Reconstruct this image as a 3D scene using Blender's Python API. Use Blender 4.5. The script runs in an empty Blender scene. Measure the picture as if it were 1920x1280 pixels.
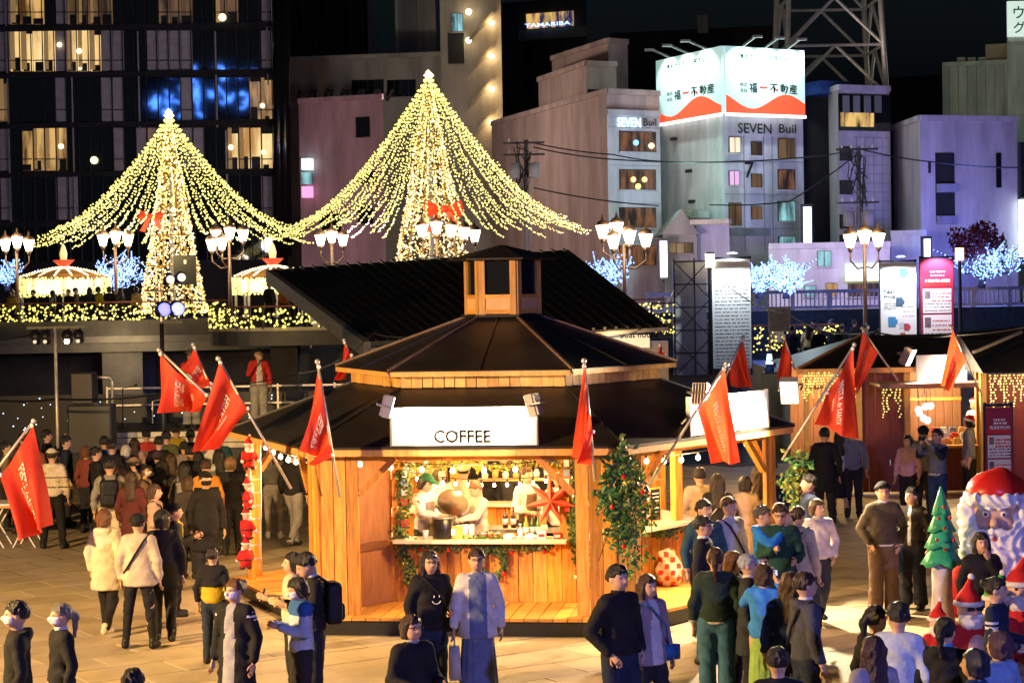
import bpy, bmesh, math, random
import numpy as np
from mathutils import Vector, Matrix
R = math.radians
rnd = random.Random(7)
sc = bpy.context.scene
COL = sc.collection

# ------------------------------------------------------------------ camera, sky, exposure
F_PX, CX, CY = 3800.0, 960.0, 640.0
CAMH = 4.4
PITCH, ROLL = 103.0 / 3800.0, R(1.05)
cam_d = bpy.data.cameras.new('camera')
cam_d.lens = F_PX / 1920 * 36
cam_d.sensor_width = 36
cam_d.clip_start, cam_d.clip_end = 0.1, 3000
cam = bpy.data.objects.new('camera', cam_d)
COL.objects.link(cam)
CAMROT = Matrix.Rotation(R(90) - PITCH, 4, 'X') @ Matrix.Rotation(-ROLL, 4, 'Z')
cam.matrix_world = Matrix.Translation((0, 0, CAMH)) @ CAMROT
sc.camera = cam

world = bpy.data.worlds.new('World')
sc.world = world
world.use_nodes = True
nt = world.node_tree
bg = nt.nodes['Background']
sky = nt.nodes.new('ShaderNodeTexSky')
sky.sky_type = 'NISHITA'
sky.sun_disc = False
sky.sun_elevation = R(-2.0)
sky.sun_rotation = R(180)
bw = nt.nodes.new('ShaderNodeRGBToBW')
tint = nt.nodes.new('ShaderNodeVectorMath'); tint.operation = 'SCALE'; tint.inputs[0].default_value = (.55, .80, 1.0)   # city night sky: no colour of dusk left
nt.links.new(sky.outputs[0], bw.inputs[0]); nt.links.new(bw.outputs[0], tint.inputs['Scale']); nt.links.new(tint.outputs[0], bg.inputs[0])
bg.inputs[1].default_value = 0.045
sc.view_settings.view_transform = 'Standard'
sc.view_settings.look = 'None'
sc.view_settings.exposure = 0.35
sc.view_settings.gamma = 1.0
cy = sc.cycles
cy.use_denoising = True
cy.max_bounces = 5
cy.diffuse_bounces = 2
cy.glossy_bounces = 3
cy.transmission_bounces = 3
cy.transparent_max_bounces = 6
cy.sample_clamp_indirect = 4.0
cy.sample_clamp_direct = 0.0
cy.caustics_reflective = False
cy.caustics_refractive = False
cy.use_light_tree = True


def ray(px, py):
    v = Vector(((px - CX) / F_PX, -(py - CY) / F_PX, -1.0))
    return (CAMROT.to_3x3() @ v)


def W(px, py, Y):            # the point of the place seen at a pixel, at depth Y
    d = ray(px, py)
    t = Y / d.y
    return Vector((d.x * t, Y, CAMH + d.z * t))


def G(px, py, z=0.0):        # the point of the place seen at a pixel, at height z
    d = ray(px, py)
    t = (z - CAMH) / d.z
    return Vector((d.x * t, d.y * t, z))


# ------------------------------------------------------------------ lights
def lamp(kind, loc, power, color, name, size=0.1, aim=None, angle=90, blend=0.5, size_y=None):
    d = bpy.data.lights.new(name, kind)
    d.energy = power
    d.color = color
    if kind == 'AREA':
        d.size = size
        if size_y:
            d.shape = 'RECTANGLE'
            d.size_y = size_y
    else:
        d.shadow_soft_size = size
    if kind == 'SPOT':
        d.spot_size = R(angle)
        d.spot_blend = blend
    o = bpy.data.objects.new(name, d)
    COL.objects.link(o)
    o.location = loc
    if aim is not None:
        o.rotation_euler = (Vector(aim) - Vector(loc)).to_track_quat('-Z', 'Y').to_euler()
    return o


WARM = (1.0, 0.62, 0.24)
WARMW = (1.0, 0.78, 0.48)
COOL = (0.62, 0.68, 1.0)

# floodlights of the square: a warm one on the left beyond the frame, a violet one behind the viewer on the right
lamp('SPOT', (-13.5, 16.5, 5.6), 17000, (1.0, .62, .24), 'warm square floodlight', .25, (-1.5, 27, 1.2), 115, .6)
lamp('SPOT', (8.5, 1.0, 7.5), 7400, (.30, .30, 1.0), 'violet square floodlight', .3, (3.5, 20, 1.0), 75, .6)

# ------------------------------------------------------------------ materials
MATS = {}


def mat(key, col, rough=0.7, metal=0.0, var=0.25, nscale=4.0, bump=0.15, bscale=30.0, emit=0.0, ecol=None, spec=0.4, rand=0.0, stretch=None):
    if key in MATS:
        return MATS[key]
    m = bpy.data.materials.new(key)
    m.use_nodes = True
    n, l = m.node_tree.nodes, m.node_tree.links
    b = n['Principled BSDF']
    b.inputs['Roughness'].default_value = rough
    b.inputs['Metallic'].default_value = metal
    b.inputs['Specular IOR Level'].default_value = spec
    b.inputs['Base Color'].default_value = (*col, 1)
    geo = n.new('ShaderNodeNewGeometry')
    vec = geo.outputs['Position']
    if rand or stretch:
        oi = n.new('ShaderNodeObjectInfo')
        mul = n.new('ShaderNodeMath'); mul.operation = 'MULTIPLY'; mul.inputs[1].default_value = 37.0
        l.new(oi.outputs['Random'], mul.inputs[0])
        add = n.new('ShaderNodeVectorMath'); add.operation = 'ADD'
        l.new(vec, add.inputs[0]); l.new(mul.outputs[0], add.inputs[1])
        vec = add.outputs[0]
    if stretch:
        mp = n.new('ShaderNodeVectorMath'); mp.operation = 'MULTIPLY'; mp.inputs[1].default_value = stretch
        l.new(vec, mp.inputs[0]); vec = mp.outputs[0]
    if var > 0:
        tx = n.new('ShaderNodeTexNoise')
        tx.inputs['Scale'].default_value = nscale
        tx.inputs['Detail'].default_value = 5
        tx.inputs['Roughness'].default_value = 0.65
        l.new(vec, tx.inputs['Vector'])
        mr = n.new('ShaderNodeMapRange')
        mr.inputs[1].default_value, mr.inputs[2].default_value = 0.3, 0.7
        mr.inputs[3].default_value, mr.inputs[4].default_value = 1 - var, 1 + var
        l.new(tx.outputs[0], mr.inputs[0])
        val = mr.outputs[0]
        if rand:
            m2 = n.new('ShaderNodeMapRange')
            m2.inputs[3].default_value, m2.inputs[4].default_value = 1 - rand, 1 + rand
            l.new(oi.outputs['Random'], m2.inputs[0])
            mm = n.new('ShaderNodeMath'); mm.operation = 'MULTIPLY'
            l.new(val, mm.inputs[0]); l.new(m2.outputs[0], mm.inputs[1]); val = mm.outputs[0]
        vm = n.new('ShaderNodeVectorMath'); vm.operation = 'SCALE'
        vm.inputs[0].default_value = col
        l.new(val, vm.inputs['Scale'])
        l.new(vm.outputs[0], b.inputs['Base Color'])
    if bump > 0:
        t2 = n.new('ShaderNodeTexNoise')
        t2.inputs['Scale'].default_value = bscale
        t2.inputs['Detail'].default_value = 3
        l.new(vec, t2.inputs['Vector'])
        bp = n.new('ShaderNodeBump')
        bp.inputs['Strength'].default_value = bump
        bp.inputs['Distance'].default_value = 0.02
        l.new(t2.outputs[0], bp.inputs['Height'])
        l.new(bp.outputs[0], b.inputs['Normal'])
    if emit:
        b.inputs['Emission Color'].default_value = (*(ecol or col), 1)
        b.inputs['Emission Strength'].default_value = emit
        if hasattr(m.cycles, 'emission_sampling'):
            m.cycles.emission_sampling = 'NONE'
    MATS[key] = m
    return m


def glow(key, col, strength, sample=False):
    if key in MATS:
        return MATS[key]
    m = mat(key, (0.6, 0.6, 0.6), var=0, bump=0, emit=strength, ecol=col)
    if sample:
        m.cycles.emission_sampling = 'AUTO'
    return m


wood_v = mat('wood upright grain', (0.60, 0.25, 0.045), 0.55, var=0.45, nscale=3.0, bump=0.3, bscale=8, rand=0.42, stretch=(9, 9, 0.8))
wood_h = mat('wood level grain', (0.60, 0.275, 0.055), 0.5, var=0.35, nscale=3.0, bump=0.2, bscale=8, rand=0.22, stretch=(1.0, 9, 9))
wood_pale = mat('pale new wood', (0.64, 0.34, 0.10), 0.5, var=0.25, nscale=3.0, bump=0.15, bscale=8, rand=0.2, stretch=(6, 6, 1))
wood_door = mat('brown door board', (0.26, 0.11, 0.045), 0.6, var=0.2, nscale=3.0, rand=0.1, stretch=(6, 6, 1))
roof_m = mat('black roof sheet', (0.018, 0.014, 0.012), 0.42, var=0.5, nscale=1.5, bump=0.12, bscale=5, spec=0.5)
tarp_m = mat('dark roof', (0.012, 0.012, 0.014), 0.55, var=0.4, nscale=1.5, bump=0.15, bscale=6)
trim_m = mat('roof trim', (0.13, 0.075, 0.05), 0.5, var=0.3)
black_m = mat('black metal', (0.012, 0.012, 0.013), 0.45, var=0.3)
steel_m = mat('grey steel', (0.32, 0.31, 0.30), 0.4, 0.7, var=0.25)
alu_m = mat('bare pole metal', (0.55, 0.5, 0.44), 0.4, 0.5, var=0.2)
brass_m = mat('brown post paint', (0.10, 0.055, 0.03), 0.4, 0.4, var=0.3)
white_m = mat('white board', (0.80, 0.79, 0.76), 0.6, var=0.05)
conc_m = mat('concrete', (0.27, 0.25, 0.22), 0.85, var=0.3, nscale=0.8)
dconc_m = mat('dark stained concrete', (0.11, 0.10, 0.09), 0.85, var=0.45, nscale=0.5)
paper_m = mat('white print sheet', (0.80, 0.81, 0.80), 0.6, var=0.03, bump=0)
ink_m = mat('dark print', (0.006, 0.006, 0.007), 0.95, var=0, bump=0, spec=0.05)
glass_m = mat('dark window glass', (0.010, 0.012, 0.016), 0.06, var=0, bump=0.0, spec=0.9)


# ------------------------------------------------------------------ objects
def link(o, parent=None):
    COL.objects.link(o)
    if parent is not None:
        o.parent = parent
        o.matrix_parent_inverse = world_of(parent).inverted()
    return o


def world_of(o):
    m = o.matrix_basis.copy()
    if o.parent is not None:
        m = world_of(o.parent) @ o.matrix_parent_inverse @ m
    return m


def tag(o, label=None, cat=None, group=None, kind=None):
    if label: o['label'] = label
    if cat: o['category'] = cat
    if group: o['group'] = group
    if kind: o['kind'] = kind
    return o


def thing(name, label, cat, loc, rz=0.0, group=None):
    o = bpy.data.objects.new(name, None)
    o.empty_display_size = 0.2
    o.location = loc
    o.rotation_euler = (0, 0, rz)
    COL.objects.link(o)
    return tag(o, label, cat, group)


def mesh_obj(name, verts, faces, m, parent=None, smooth=False, mats=None, midx=None):
    me = bpy.data.meshes.new(name)
    me.from_pydata([tuple(v) for v in verts], [], [tuple(f) for f in faces])
    for q in (mats or [m]):
        me.materials.append(q)
    if midx is not None:
        me.polygons.foreach_set('material_index', np.asarray(midx, dtype=np.int32))
    if smooth:
        me.polygons.foreach_set('use_smooth', np.ones(len(me.polygons), dtype=bool))
    me.update()
    return link(bpy.data.objects.new(name, me), parent)


CUBES = {}
CV = [(-.5, -.5, -.5), (.5, -.5, -.5), (.5, .5, -.5), (-.5, .5, -.5), (-.5, -.5, .5), (.5, -.5, .5), (.5, .5, .5), (-.5, .5, .5)]
CF = [(0, 3, 2, 1), (4, 5, 6, 7), (0, 1, 5, 4), (1, 2, 6, 5), (2, 3, 7, 6), (3, 0, 4, 7)]


def box(name, c, s, m, parent=None, rz=0.0, rot=None):
    if m.name not in CUBES:
        me = bpy.data.meshes.new('block ' + m.name)
        me.from_pydata(CV, [], CF)
        me.materials.append(m)
        CUBES[m.name] = me
    o = bpy.data.objects.new(name, CUBES[m.name])
    M = Matrix.Translation(c) @ (rot.to_4x4() if rot is not None else Matrix.Rotation(rz, 4, 'Z')) @ Matrix.Diagonal((*s, 1))
    o.matrix_basis = M
    return link(o, parent)


def bar(name, a, b, r, m, parent=None, r2=None):       # a square bar from a to b
    a, b = Vector(a), Vector(b)
    d = b - a
    q = d.to_track_quat('Z', 'Y').to_matrix()
    return box(name, (a + b) / 2, (r * 2, (r2 or r) * 2, d.length), m, parent, rot=q)


class MB:                                               # collects shapes into one mesh
    def __init__(self):
        self.v, self.f = [], []

    def add(self, vs, fs):
        o = len(self.v)
        self.v += [tuple(v) for v in vs]
        self.f += [tuple(i + o for i in f) for f in fs]
        return self

    def box(self, c, s, rot=None):
        c = Vector(c)
        vs = [Vector((x * s[0], y * s[1], z * s[2])) for x, y, z in CV]
        if rot is not None:
            vs = [rot @ v for v in vs]
        return self.add([c + v for v in vs], CF)

    def bar(self, a, b, r, r2=None):
        a, b = Vector(a), Vector(b)
        d = b - a
        return self.box((a + b) / 2, (r * 2, (r2 or r) * 2, d.length), d.to_track_quat('Z', 'Y').to_matrix())

    def tube(self, pts, rad, n=8, cap=True):
        pts = [Vector(p) for p in pts]
        rs = rad if isinstance(rad, (list, tuple)) else [rad] * len(pts)
        vs, fs = [], []
        for i, p in enumerate(pts):
            d = pts[min(i + 1, len(pts) - 1)] - pts[max(i - 1, 0)]
            if d.length < 1e-9: d = Vector((0, 0, 1))
            d.normalize()
            up = Vector((0, 0, 1)) if abs(d.z) < 0.95 else Vector((0, 1, 0))
            u = d.cross(up).normalized(); w = d.cross(u).normalized()
            for k in range(n):
                t = 2 * math.pi * k / n
                vs.append(p + (u * math.cos(t) + w * math.sin(t)) * rs[i])
        for i in range(len(pts) - 1):
            for k in range(n):
                a, b = i * n + k, i * n + (k + 1) % n
                fs.append((a, a + n, b + n, b))
        if cap:
            fs.append(tuple(range(n)))
            fs.append(tuple(reversed(range((len(pts) - 1) * n, len(pts) * n))))
        return self.add(vs, fs)

    def lathe(self, c, prof, n=12, sy=1.0):
        c = Vector(c)
        vs, fs = [], []
        for r, z in prof:
            for k in range(n):
                t = 2 * math.pi * k / n
                vs.append(c + Vector((r * math.cos(t), r * sy * math.sin(t), z)))
        for i in range(len(prof) - 1):
            for k in range(n):
                a, b = i * n + k, i * n + (k + 1) % n
                fs.append((a, b, b + n, a + n))
        fs.append(tuple(reversed(range(n))))
        fs.append(tuple(range((len(prof) - 1) * n, len(prof) * n)))
        return self.add(vs, fs)

    def ball(self, c, r, n=8, m=5, s=(1, 1, 1)):
        c = Vector(c)
        prof = [(max(r * math.sin(math.pi * i / m), 1e-4), -r * math.cos(math.pi * i / m)) for i in range(m + 1)]
        vs, fs = [], []
        for rr, z in prof:
            for k in range(n):
                t = 2 * math.pi * k / n
                vs.append(c + Vector((rr * math.cos(t) * s[0], rr * math.sin(t) * s[1], z * s[2])))
        for i in range(m):
            for k in range(n):
                a, b = i * n + k, i * n + (k + 1) % n
                fs.append((a, b, b + n, a + n))
        return self.add(vs, fs)

    def octas(self, pts, r):                             # many small bulbs
        for p in pts:
            rr = r * rnd.uniform(0.75, 1.25)
            x, y, z = p
            self.add([(x + rr, y, z), (x, y + rr, z), (x - rr, y, z), (x, y - rr, z), (x, y, z + rr), (x, y, z - rr)],
                     [(0, 1, 4), (1, 2, 4), (2, 3, 4), (3, 0, 4), (1, 0, 5), (2, 1, 5), (3, 2, 5), (0, 3, 5)])
        return self

    def build(self, name, m, parent=None, smooth=False):
        return mesh_obj(name, self.v, self.f, m, parent, smooth)


def prism(name, poly, z0, z1, m, parent=None):           # poly: list of (x, y), counter-clockwise from above
    n = len(poly)
    a = sum(poly[i][0] * poly[(i + 1) % n][1] - poly[(i + 1) % n][0] * poly[i][1] for i in range(n))
    if a < 0: poly = poly[::-1]
    vs = [(x, y, z0) for x, y in poly] + [(x, y, z1) for x, y in poly]
    fs = [tuple(reversed(range(n))), tuple(range(n, 2 * n))] + [(i, (i + 1) % n, n + (i + 1) % n, n + i) for i in range(n)]
    return mesh_obj(name, vs, fs, m, parent)


TXT = {}


def text2d(body):
    if body in TXT:
        return TXT[body]
    c = bpy.data.curves.new('lettering', 'FONT')
    c.body = body
    c.size = 1.0
    c.align_x = 'CENTER'
    c.resolution_u = 2
    c.offset = .012
    o = bpy.data.objects.new('lettering', c)
    COL.objects.link(o)
    me = o.to_mesh()
    v = [(q.co.x, q.co.y) for q in me.vertices]
    f = [tuple(p.vertices) for p in me.polygons]
    o.to_mesh_clear()
    bpy.data.objects.remove(o)
    bpy.data.curves.remove(c)
    ys = [q[1] for q in v] or [0]
    xs = [q[0] for q in v] or [0]
    cy_ = (min(ys) + max(ys)) / 2
    cx_ = (min(xs) + max(xs)) / 2
    v = [(x - cx_, y - cy_) for x, y in v]
    TXT[body] = (v, f, max(xs) - min(xs), max(ys) - min(ys))
    return TXT[body]


def lettering(body, c, ux, uy, m, parent, width=None, height=None, name='lettering', off=0.01):
    # flat letters centred at c; ux, uy unit vectors along and up the sign
    v, f, w, h = text2d(body)
    ux, uy = Vector(ux).normalized(), Vector(uy).normalized()
    nrm = ux.cross(uy)
    sx = (width / w) if width else (height / h)
    sy = (height / h) if height else sx
    vs = [Vector(c) + ux * (x * sx) + uy * (y * sy) + nrm * off for x, y in v]
    return mesh_obj(name, vs, f, m, parent)

# ------------------------------------------------------------------ people: smooth bodies grown from a distance field
def rcone(P, a, b, r1, r2, sy=1.0):
    X, Y, Z = P
    ax, ay, az = a; bx, by, bz = b[0] - ax, (b[1] - ay) / sy, b[2] - az
    px, py, pz = X - ax, (Y - ay) / sy, Z - az
    t = np.clip((px * bx + py * by + pz * bz) / (bx * bx + by * by + bz * bz + 1e-9), 0, 1)
    d = np.sqrt((px - t * bx) ** 2 + (py - t * by) ** 2 + (pz - t * bz) ** 2) - (r1 + (r2 - r1) * t)
    return d * (sy if sy < 1 else 1.0)


def ell(P, c, r):
    x, y, z = P[0] - c[0], P[1] - c[1], P[2] - c[2]
    k0 = np.sqrt((x / r[0]) ** 2 + (y / r[1]) ** 2 + (z / r[2]) ** 2) + 1e-6
    k1 = np.sqrt((x / r[0] ** 2) ** 2 + (y / r[1] ** 2) ** 2 + (z / r[2] ** 2) ** 2) + 1e-6
    return k0 * (k0 - 1) / k1


def smin(a, b, k=0.03):
    h = np.clip(0.5 + 0.5 * (b - a) / k, 0, 1)
    return b + (a - b) * h - k * h * (1 - h)


def smax(a, b, k=0.01):
    return -smin(-a, -b, k)


def nets(fn, xs, ys, zs):
    xs, ys, zs = (np.asarray(q, dtype=np.float32) for q in (xs, ys, zs))
    X, Y, Z = np.meshgrid(xs, ys, zs, indexing='ij')
    D = fn((X, Y, Z)).astype(np.float32)
    S = D < 0
    nx, ny, nz = D.shape
    c = (nx - 1, ny - 1, nz - 1)
    acc = np.zeros(c + (3,), np.float32); cnt = np.zeros(c, np.float32)
    co = (xs, ys, zs)
    offs = [(i, j, k) for i in (0, 1) for j in (0, 1) for k in (0, 1)]

    def sub(A, o):
        return A[o[0]:o[0] + c[0], o[1]:o[1] + c[1], o[2]:o[2] + c[2]]
    for ax in range(3):
        for o in offs:
            if o[ax]: continue
            o2 = list(o); o2[ax] = 1
            d0, d1 = sub(D, o), sub(D, o2)
            m = (d0 < 0) != (d1 < 0)
            idx = np.nonzero(m)
            if not len(idx[0]): continue
            a, b = d0[idx], d1[idx]
            t = a / (a - b)
            p = np.empty((len(a), 3), np.float32)
            for q in range(3):
                base = co[q][idx[q] + o[q]]
                p[:, q] = base + (t * (co[q][idx[q] + 1] - base) if q == ax else 0)
            acc[idx] += p
            cnt[idx] += 1
    act = cnt > 0
    ids = -np.ones(c, np.int64)
    ids[act] = np.arange(act.sum())
    V = acc[act] / cnt[act][:, None]
    quads = []
    for ax in range(3):
        u, v = (ax + 1) % 3, (ax + 2) % 3
        A = np.moveaxis(S, (ax, u, v), (0, 1, 2))
        I = np.moveaxis(ids, (ax, u, v), (0, 1, 2))
        e0, e1 = A[:-1, 1:-1, 1:-1], A[1:, 1:-1, 1:-1]
        m = np.nonzero(e0 != e1)
        if not len(m[0]): continue
        i, j, k = m
        q = np.stack([I[i, j, k], I[i, j + 1, k], I[i, j + 1, k + 1], I[i, j, k + 1]], 1)
        fl = e1[m]
        q[fl] = q[fl][:, ::-1]
        quads.append(q)
    Q = np.concatenate(quads) if quads else np.zeros((0, 4), np.int64)
    Q = Q[(Q >= 0).all(1)]
    return V, Q


def steps(*segs):
    out = []
    for a, b, s in segs:
        n = max(1, int(round((b - a) / s)))
        out += [a + (b - a) * i / n for i in range(n)]
    return out + [segs[-1][1]]


def np_obj(name, V, Q, mats, parent, midx=None):
    me = bpy.data.meshes.new(name)
    me.vertices.add(len(V)); me.vertices.foreach_set('co', np.asarray(V, np.float32).ravel())
    me.loops.add(Q.size); me.loops.foreach_set('vertex_index', Q.ravel().astype(np.int32))
    me.polygons.add(len(Q))
    me.polygons.foreach_set('loop_start', (np.arange(len(Q)) * 4).astype(np.int32))
    me.polygons.foreach_set('use_smooth', np.ones(len(Q), dtype=bool))
    for m in mats: me.materials.append(m)
    if midx is not None: me.polygons.foreach_set('material_index', np.asarray(midx, np.int32))
    me.update(calc_edges=True)
    me.validate()
    o = bpy.data.objects.new(name, me)
    if parent is not None:
        COL.objects.link(o); o.parent = parent
    return o


ARMS = {  # elbow, wrist for the arm at +x; forward is -y
    'down': ((.245, .03, 1.12), (.25, -.05, .88)), 'swing': ((.24, .10, 1.13), (.25, .14, .90)),
    'pocket': ((.28, .08, 1.12), (.19, -.09, .94)), 'phone': ((.235, -.04, 1.12), (.09, -.27, 1.20)),
    'photo': ((.27, -.17, 1.25), (.07, -.30, 1.50)), 'hold': ((.235, .0, 1.11), (.17, -.26, 1.08)),
    'hip': ((.37, .08, 1.15), (.21, .0, 1.02)), 'chin': ((.19, -.15, 1.14), (.05, -.17, 1.40)),
    'reach': ((.24, -.14, 1.20), (.20, -.38, 1.16)), 'mic': ((.24, -.12, 1.16), (.03, -.17, 1.46)),
    'bag': ((.24, .0, 1.12), (.26, -.10, .89)), 'cross': ((.23, -.05, 1.12), (-.06, -.17, 1.13)),
}
LEGS = {
    'stand': (((.09, 0, .9), (.10, -.01, .48), (.11, .02, .08)), ((-.09, 0, .9), (-.10, -.01, .48), (-.11, .02, .08))),
    'walk': (((.085, 0, .9), (.09, -.13, .49), (.09, -.17, .085)), ((-.085, 0, .9), (-.09, .0, .48), (-.09, .24, .13))),
    'walk2': (((.085, 0, .9), (.09, .02, .48), (.09, .20, .12)), ((-.085, 0, .9), (-.09, -.10, .49), (-.09, -.13, .08))),
    'apart': (((.09, 0, .9), (.15, -.01, .48), (.19, .0, .08)), ((-.09, 0, .9), (-.13, -.01, .48), (-.17, .03, .08))),
    'crouch': (((.09, .05, .42), (.15, -.33, .52), (.13, -.12, .08)), ((-.09, .05, .42), (-.15, -.33, .50), (-.13, -.05, .08))),
}
SKIN = mat('skin', (0.56, 0.335, 0.225), 0.5, var=0.06, bump=0.03, spec=0.4)
LIP = mat('lips', (0.42, 0.12, 0.10), 0.45, var=0, bump=0)
EYE = mat('dark eyes', (0.05, 0.035, 0.03), 0.3, var=0, bump=0)


def cloth(col, rough=0.85, kind='cloth'):
    k = kind + ' %.2f %.2f %.2f' % col
    return mat(k, col, rough, var=0.22, nscale=7, bump=0.5 if kind != 'knit' else 0.7, bscale=18 if kind != 'knit' else 90, spec=0.25)


def hairmat(col):
    return mat('hair %.3f %.3f %.3f' % col, col, 0.36, var=0.6, nscale=26, bump=0.8, bscale=70, spec=0.5, stretch=(3, 3, 0.4), rand=0.1)


NECK = Vector((0, 0.005, 1.47))


def head_mat(yaw, pitch):
    return Matrix.Translation(NECK) @ Matrix.Rotation(R(yaw), 4, 'Z') @ Matrix.Rotation(R(pitch), 4, 'X') @ Matrix.Translation(-NECK)


def inv_pts(P, M):
    A = np.array(M.inverted())
    X, Y, Z = P
    return tuple(A[i, 0] * X + A[i, 1] * Y + A[i, 2] * Z + A[i, 3] for i in range(3))


def f_head(P):
    d = ell(P, (0, 0.0, 1.595), (.077, .097, .108))
    d = smin(d, ell(P, (0, -.035, 1.535), (.055, .060, .056)), .04)
    d = smin(d, rcone(P, (0, -.094, 1.605), (0, -.113, 1.568), .009, .015), .015)
    ax = np.abs(P[0])
    Q = (ax, P[1], P[2])
    d = smin(d, ell(Q, (.079, .005, 1.58), (.012, .024, .032)), .008)
    d = smax(d, -(ell(Q, (.034, -.108, 1.603), (.02, .016, .013))), .012)
    d = smin(d, ell(P, (0, -.088, 1.540), (.024, .012, .009)), .008)
    return d


def hand_mesh():
    mb = MB()
    mb.lathe((0, 0, 0), [(.020, .015), (.026, -.01), (.036, -.05), (.036, -.085), (.030, -.098)], 8, 0.45)
    for i, (x, L) in enumerate(((-.027, .06), (-.009, .075), (.009, .07), (.027, .052))):
        mb.tube([(x, 0, -.085), (x * 1.08, -.008, -.085 - L * .5), (x * 1.05, -.028, -.085 - L * .9)], [.0095, .0088, .0065], 5)
    mb.tube([(.026, -.004, -.03), (.05, -.016, -.06), (.052, -.03, -.09)], [.012, .010, .007], 5)
    return np.array(mb.v, np.float32), mb.f


HAND = hand_mesh()
HAIR_CACHE = {}


def hair_mesh(style):
    if style in HAIR_CACHE: return HAIR_CACHE[style]
    def fn(P):
        X, Y, Z = P
        g = .007 * np.sin(X * 75 + Z * 22 + 3 * np.sin(Y * 30)) * np.sin(Z * 26 + Y * 45) + (.006 * np.sin(X * 160 + Y * 90) if style in ('short', 'grey') else 0)
        d = ell(P, (0, .012, 1.612), (.096, .110, .110)) + g
        bot = {'short': 1.555, 'bob': 1.485, 'long': 1.50, 'pony': 1.545, 'bun': 1.545, 'grey': 1.55}[style]
        if style == 'bob':
            d = smin(d, rcone(P, (0, .03, 1.60), (0, .035, 1.50), .100, .098) + g, .03)
        if style == 'long':
            d = smin(d, rcone(P, (0, .045, 1.58), (0, .095, 1.27), .098, .085, .75) + g, .04)
            Q = (np.abs(X), Y, Z)
            d = smin(d, rcone(Q, (.075, .0, 1.58), (.095, -.02, 1.32), .035, .028) + g, .02)
            bot = 1.2
        d = smax(d, bot - Z, .02)
        # the face stays free: cut a window below the fringe
        fr = 1.635 + .012 * np.sin(X * 60)
        face = np.maximum(np.maximum(Y + .045 - .55 * np.maximum(1.60 - Z, 0) * (0 if style == 'long' else 1), Z - fr), np.abs(X) - .072)
        d = smax(d, -face, .012)
        if style in ('short', 'pony', 'bun', 'grey'):
            d = smax(d, -np.maximum(np.maximum(Z - 1.60, Y - .02), -1e3), .015)
        if style == 'pony':
            d = smin(d, rcone(P, (0, .115, 1.63), (0, .15, 1.57), .03, .036), .02)
            d = smin(d, rcone(P, (0, .15, 1.57), (0, .135, 1.38), .036, .018) + g, .02)
        if style == 'bun':
            d = smin(d, ell(P, (0, .12, 1.655), (.042, .038, .042)) + g, .015)
        return d
    HAIR_CACHE[style] = nets(fn, steps((-.15, .15, .012)), steps((-.15, .21, .012)), steps((1.17 if style == 'long' else 1.34, 1.76, .0125)))
    return HAIR_CACHE[style]


def limb_prims(s):
    L = []
    dz = s['dz']
    for sx, arm in ((1, s['al']), (-1, s['ar'])):
        e, w = ARMS[arm]
        sh = (sx * .158, .0, 1.375 + dz)
        e = (sx * e[0], e[1], e[2] + dz); w = (sx * w[0], w[1], w[2] + dz)
        L.append((sh, e, w))
    return L


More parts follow.
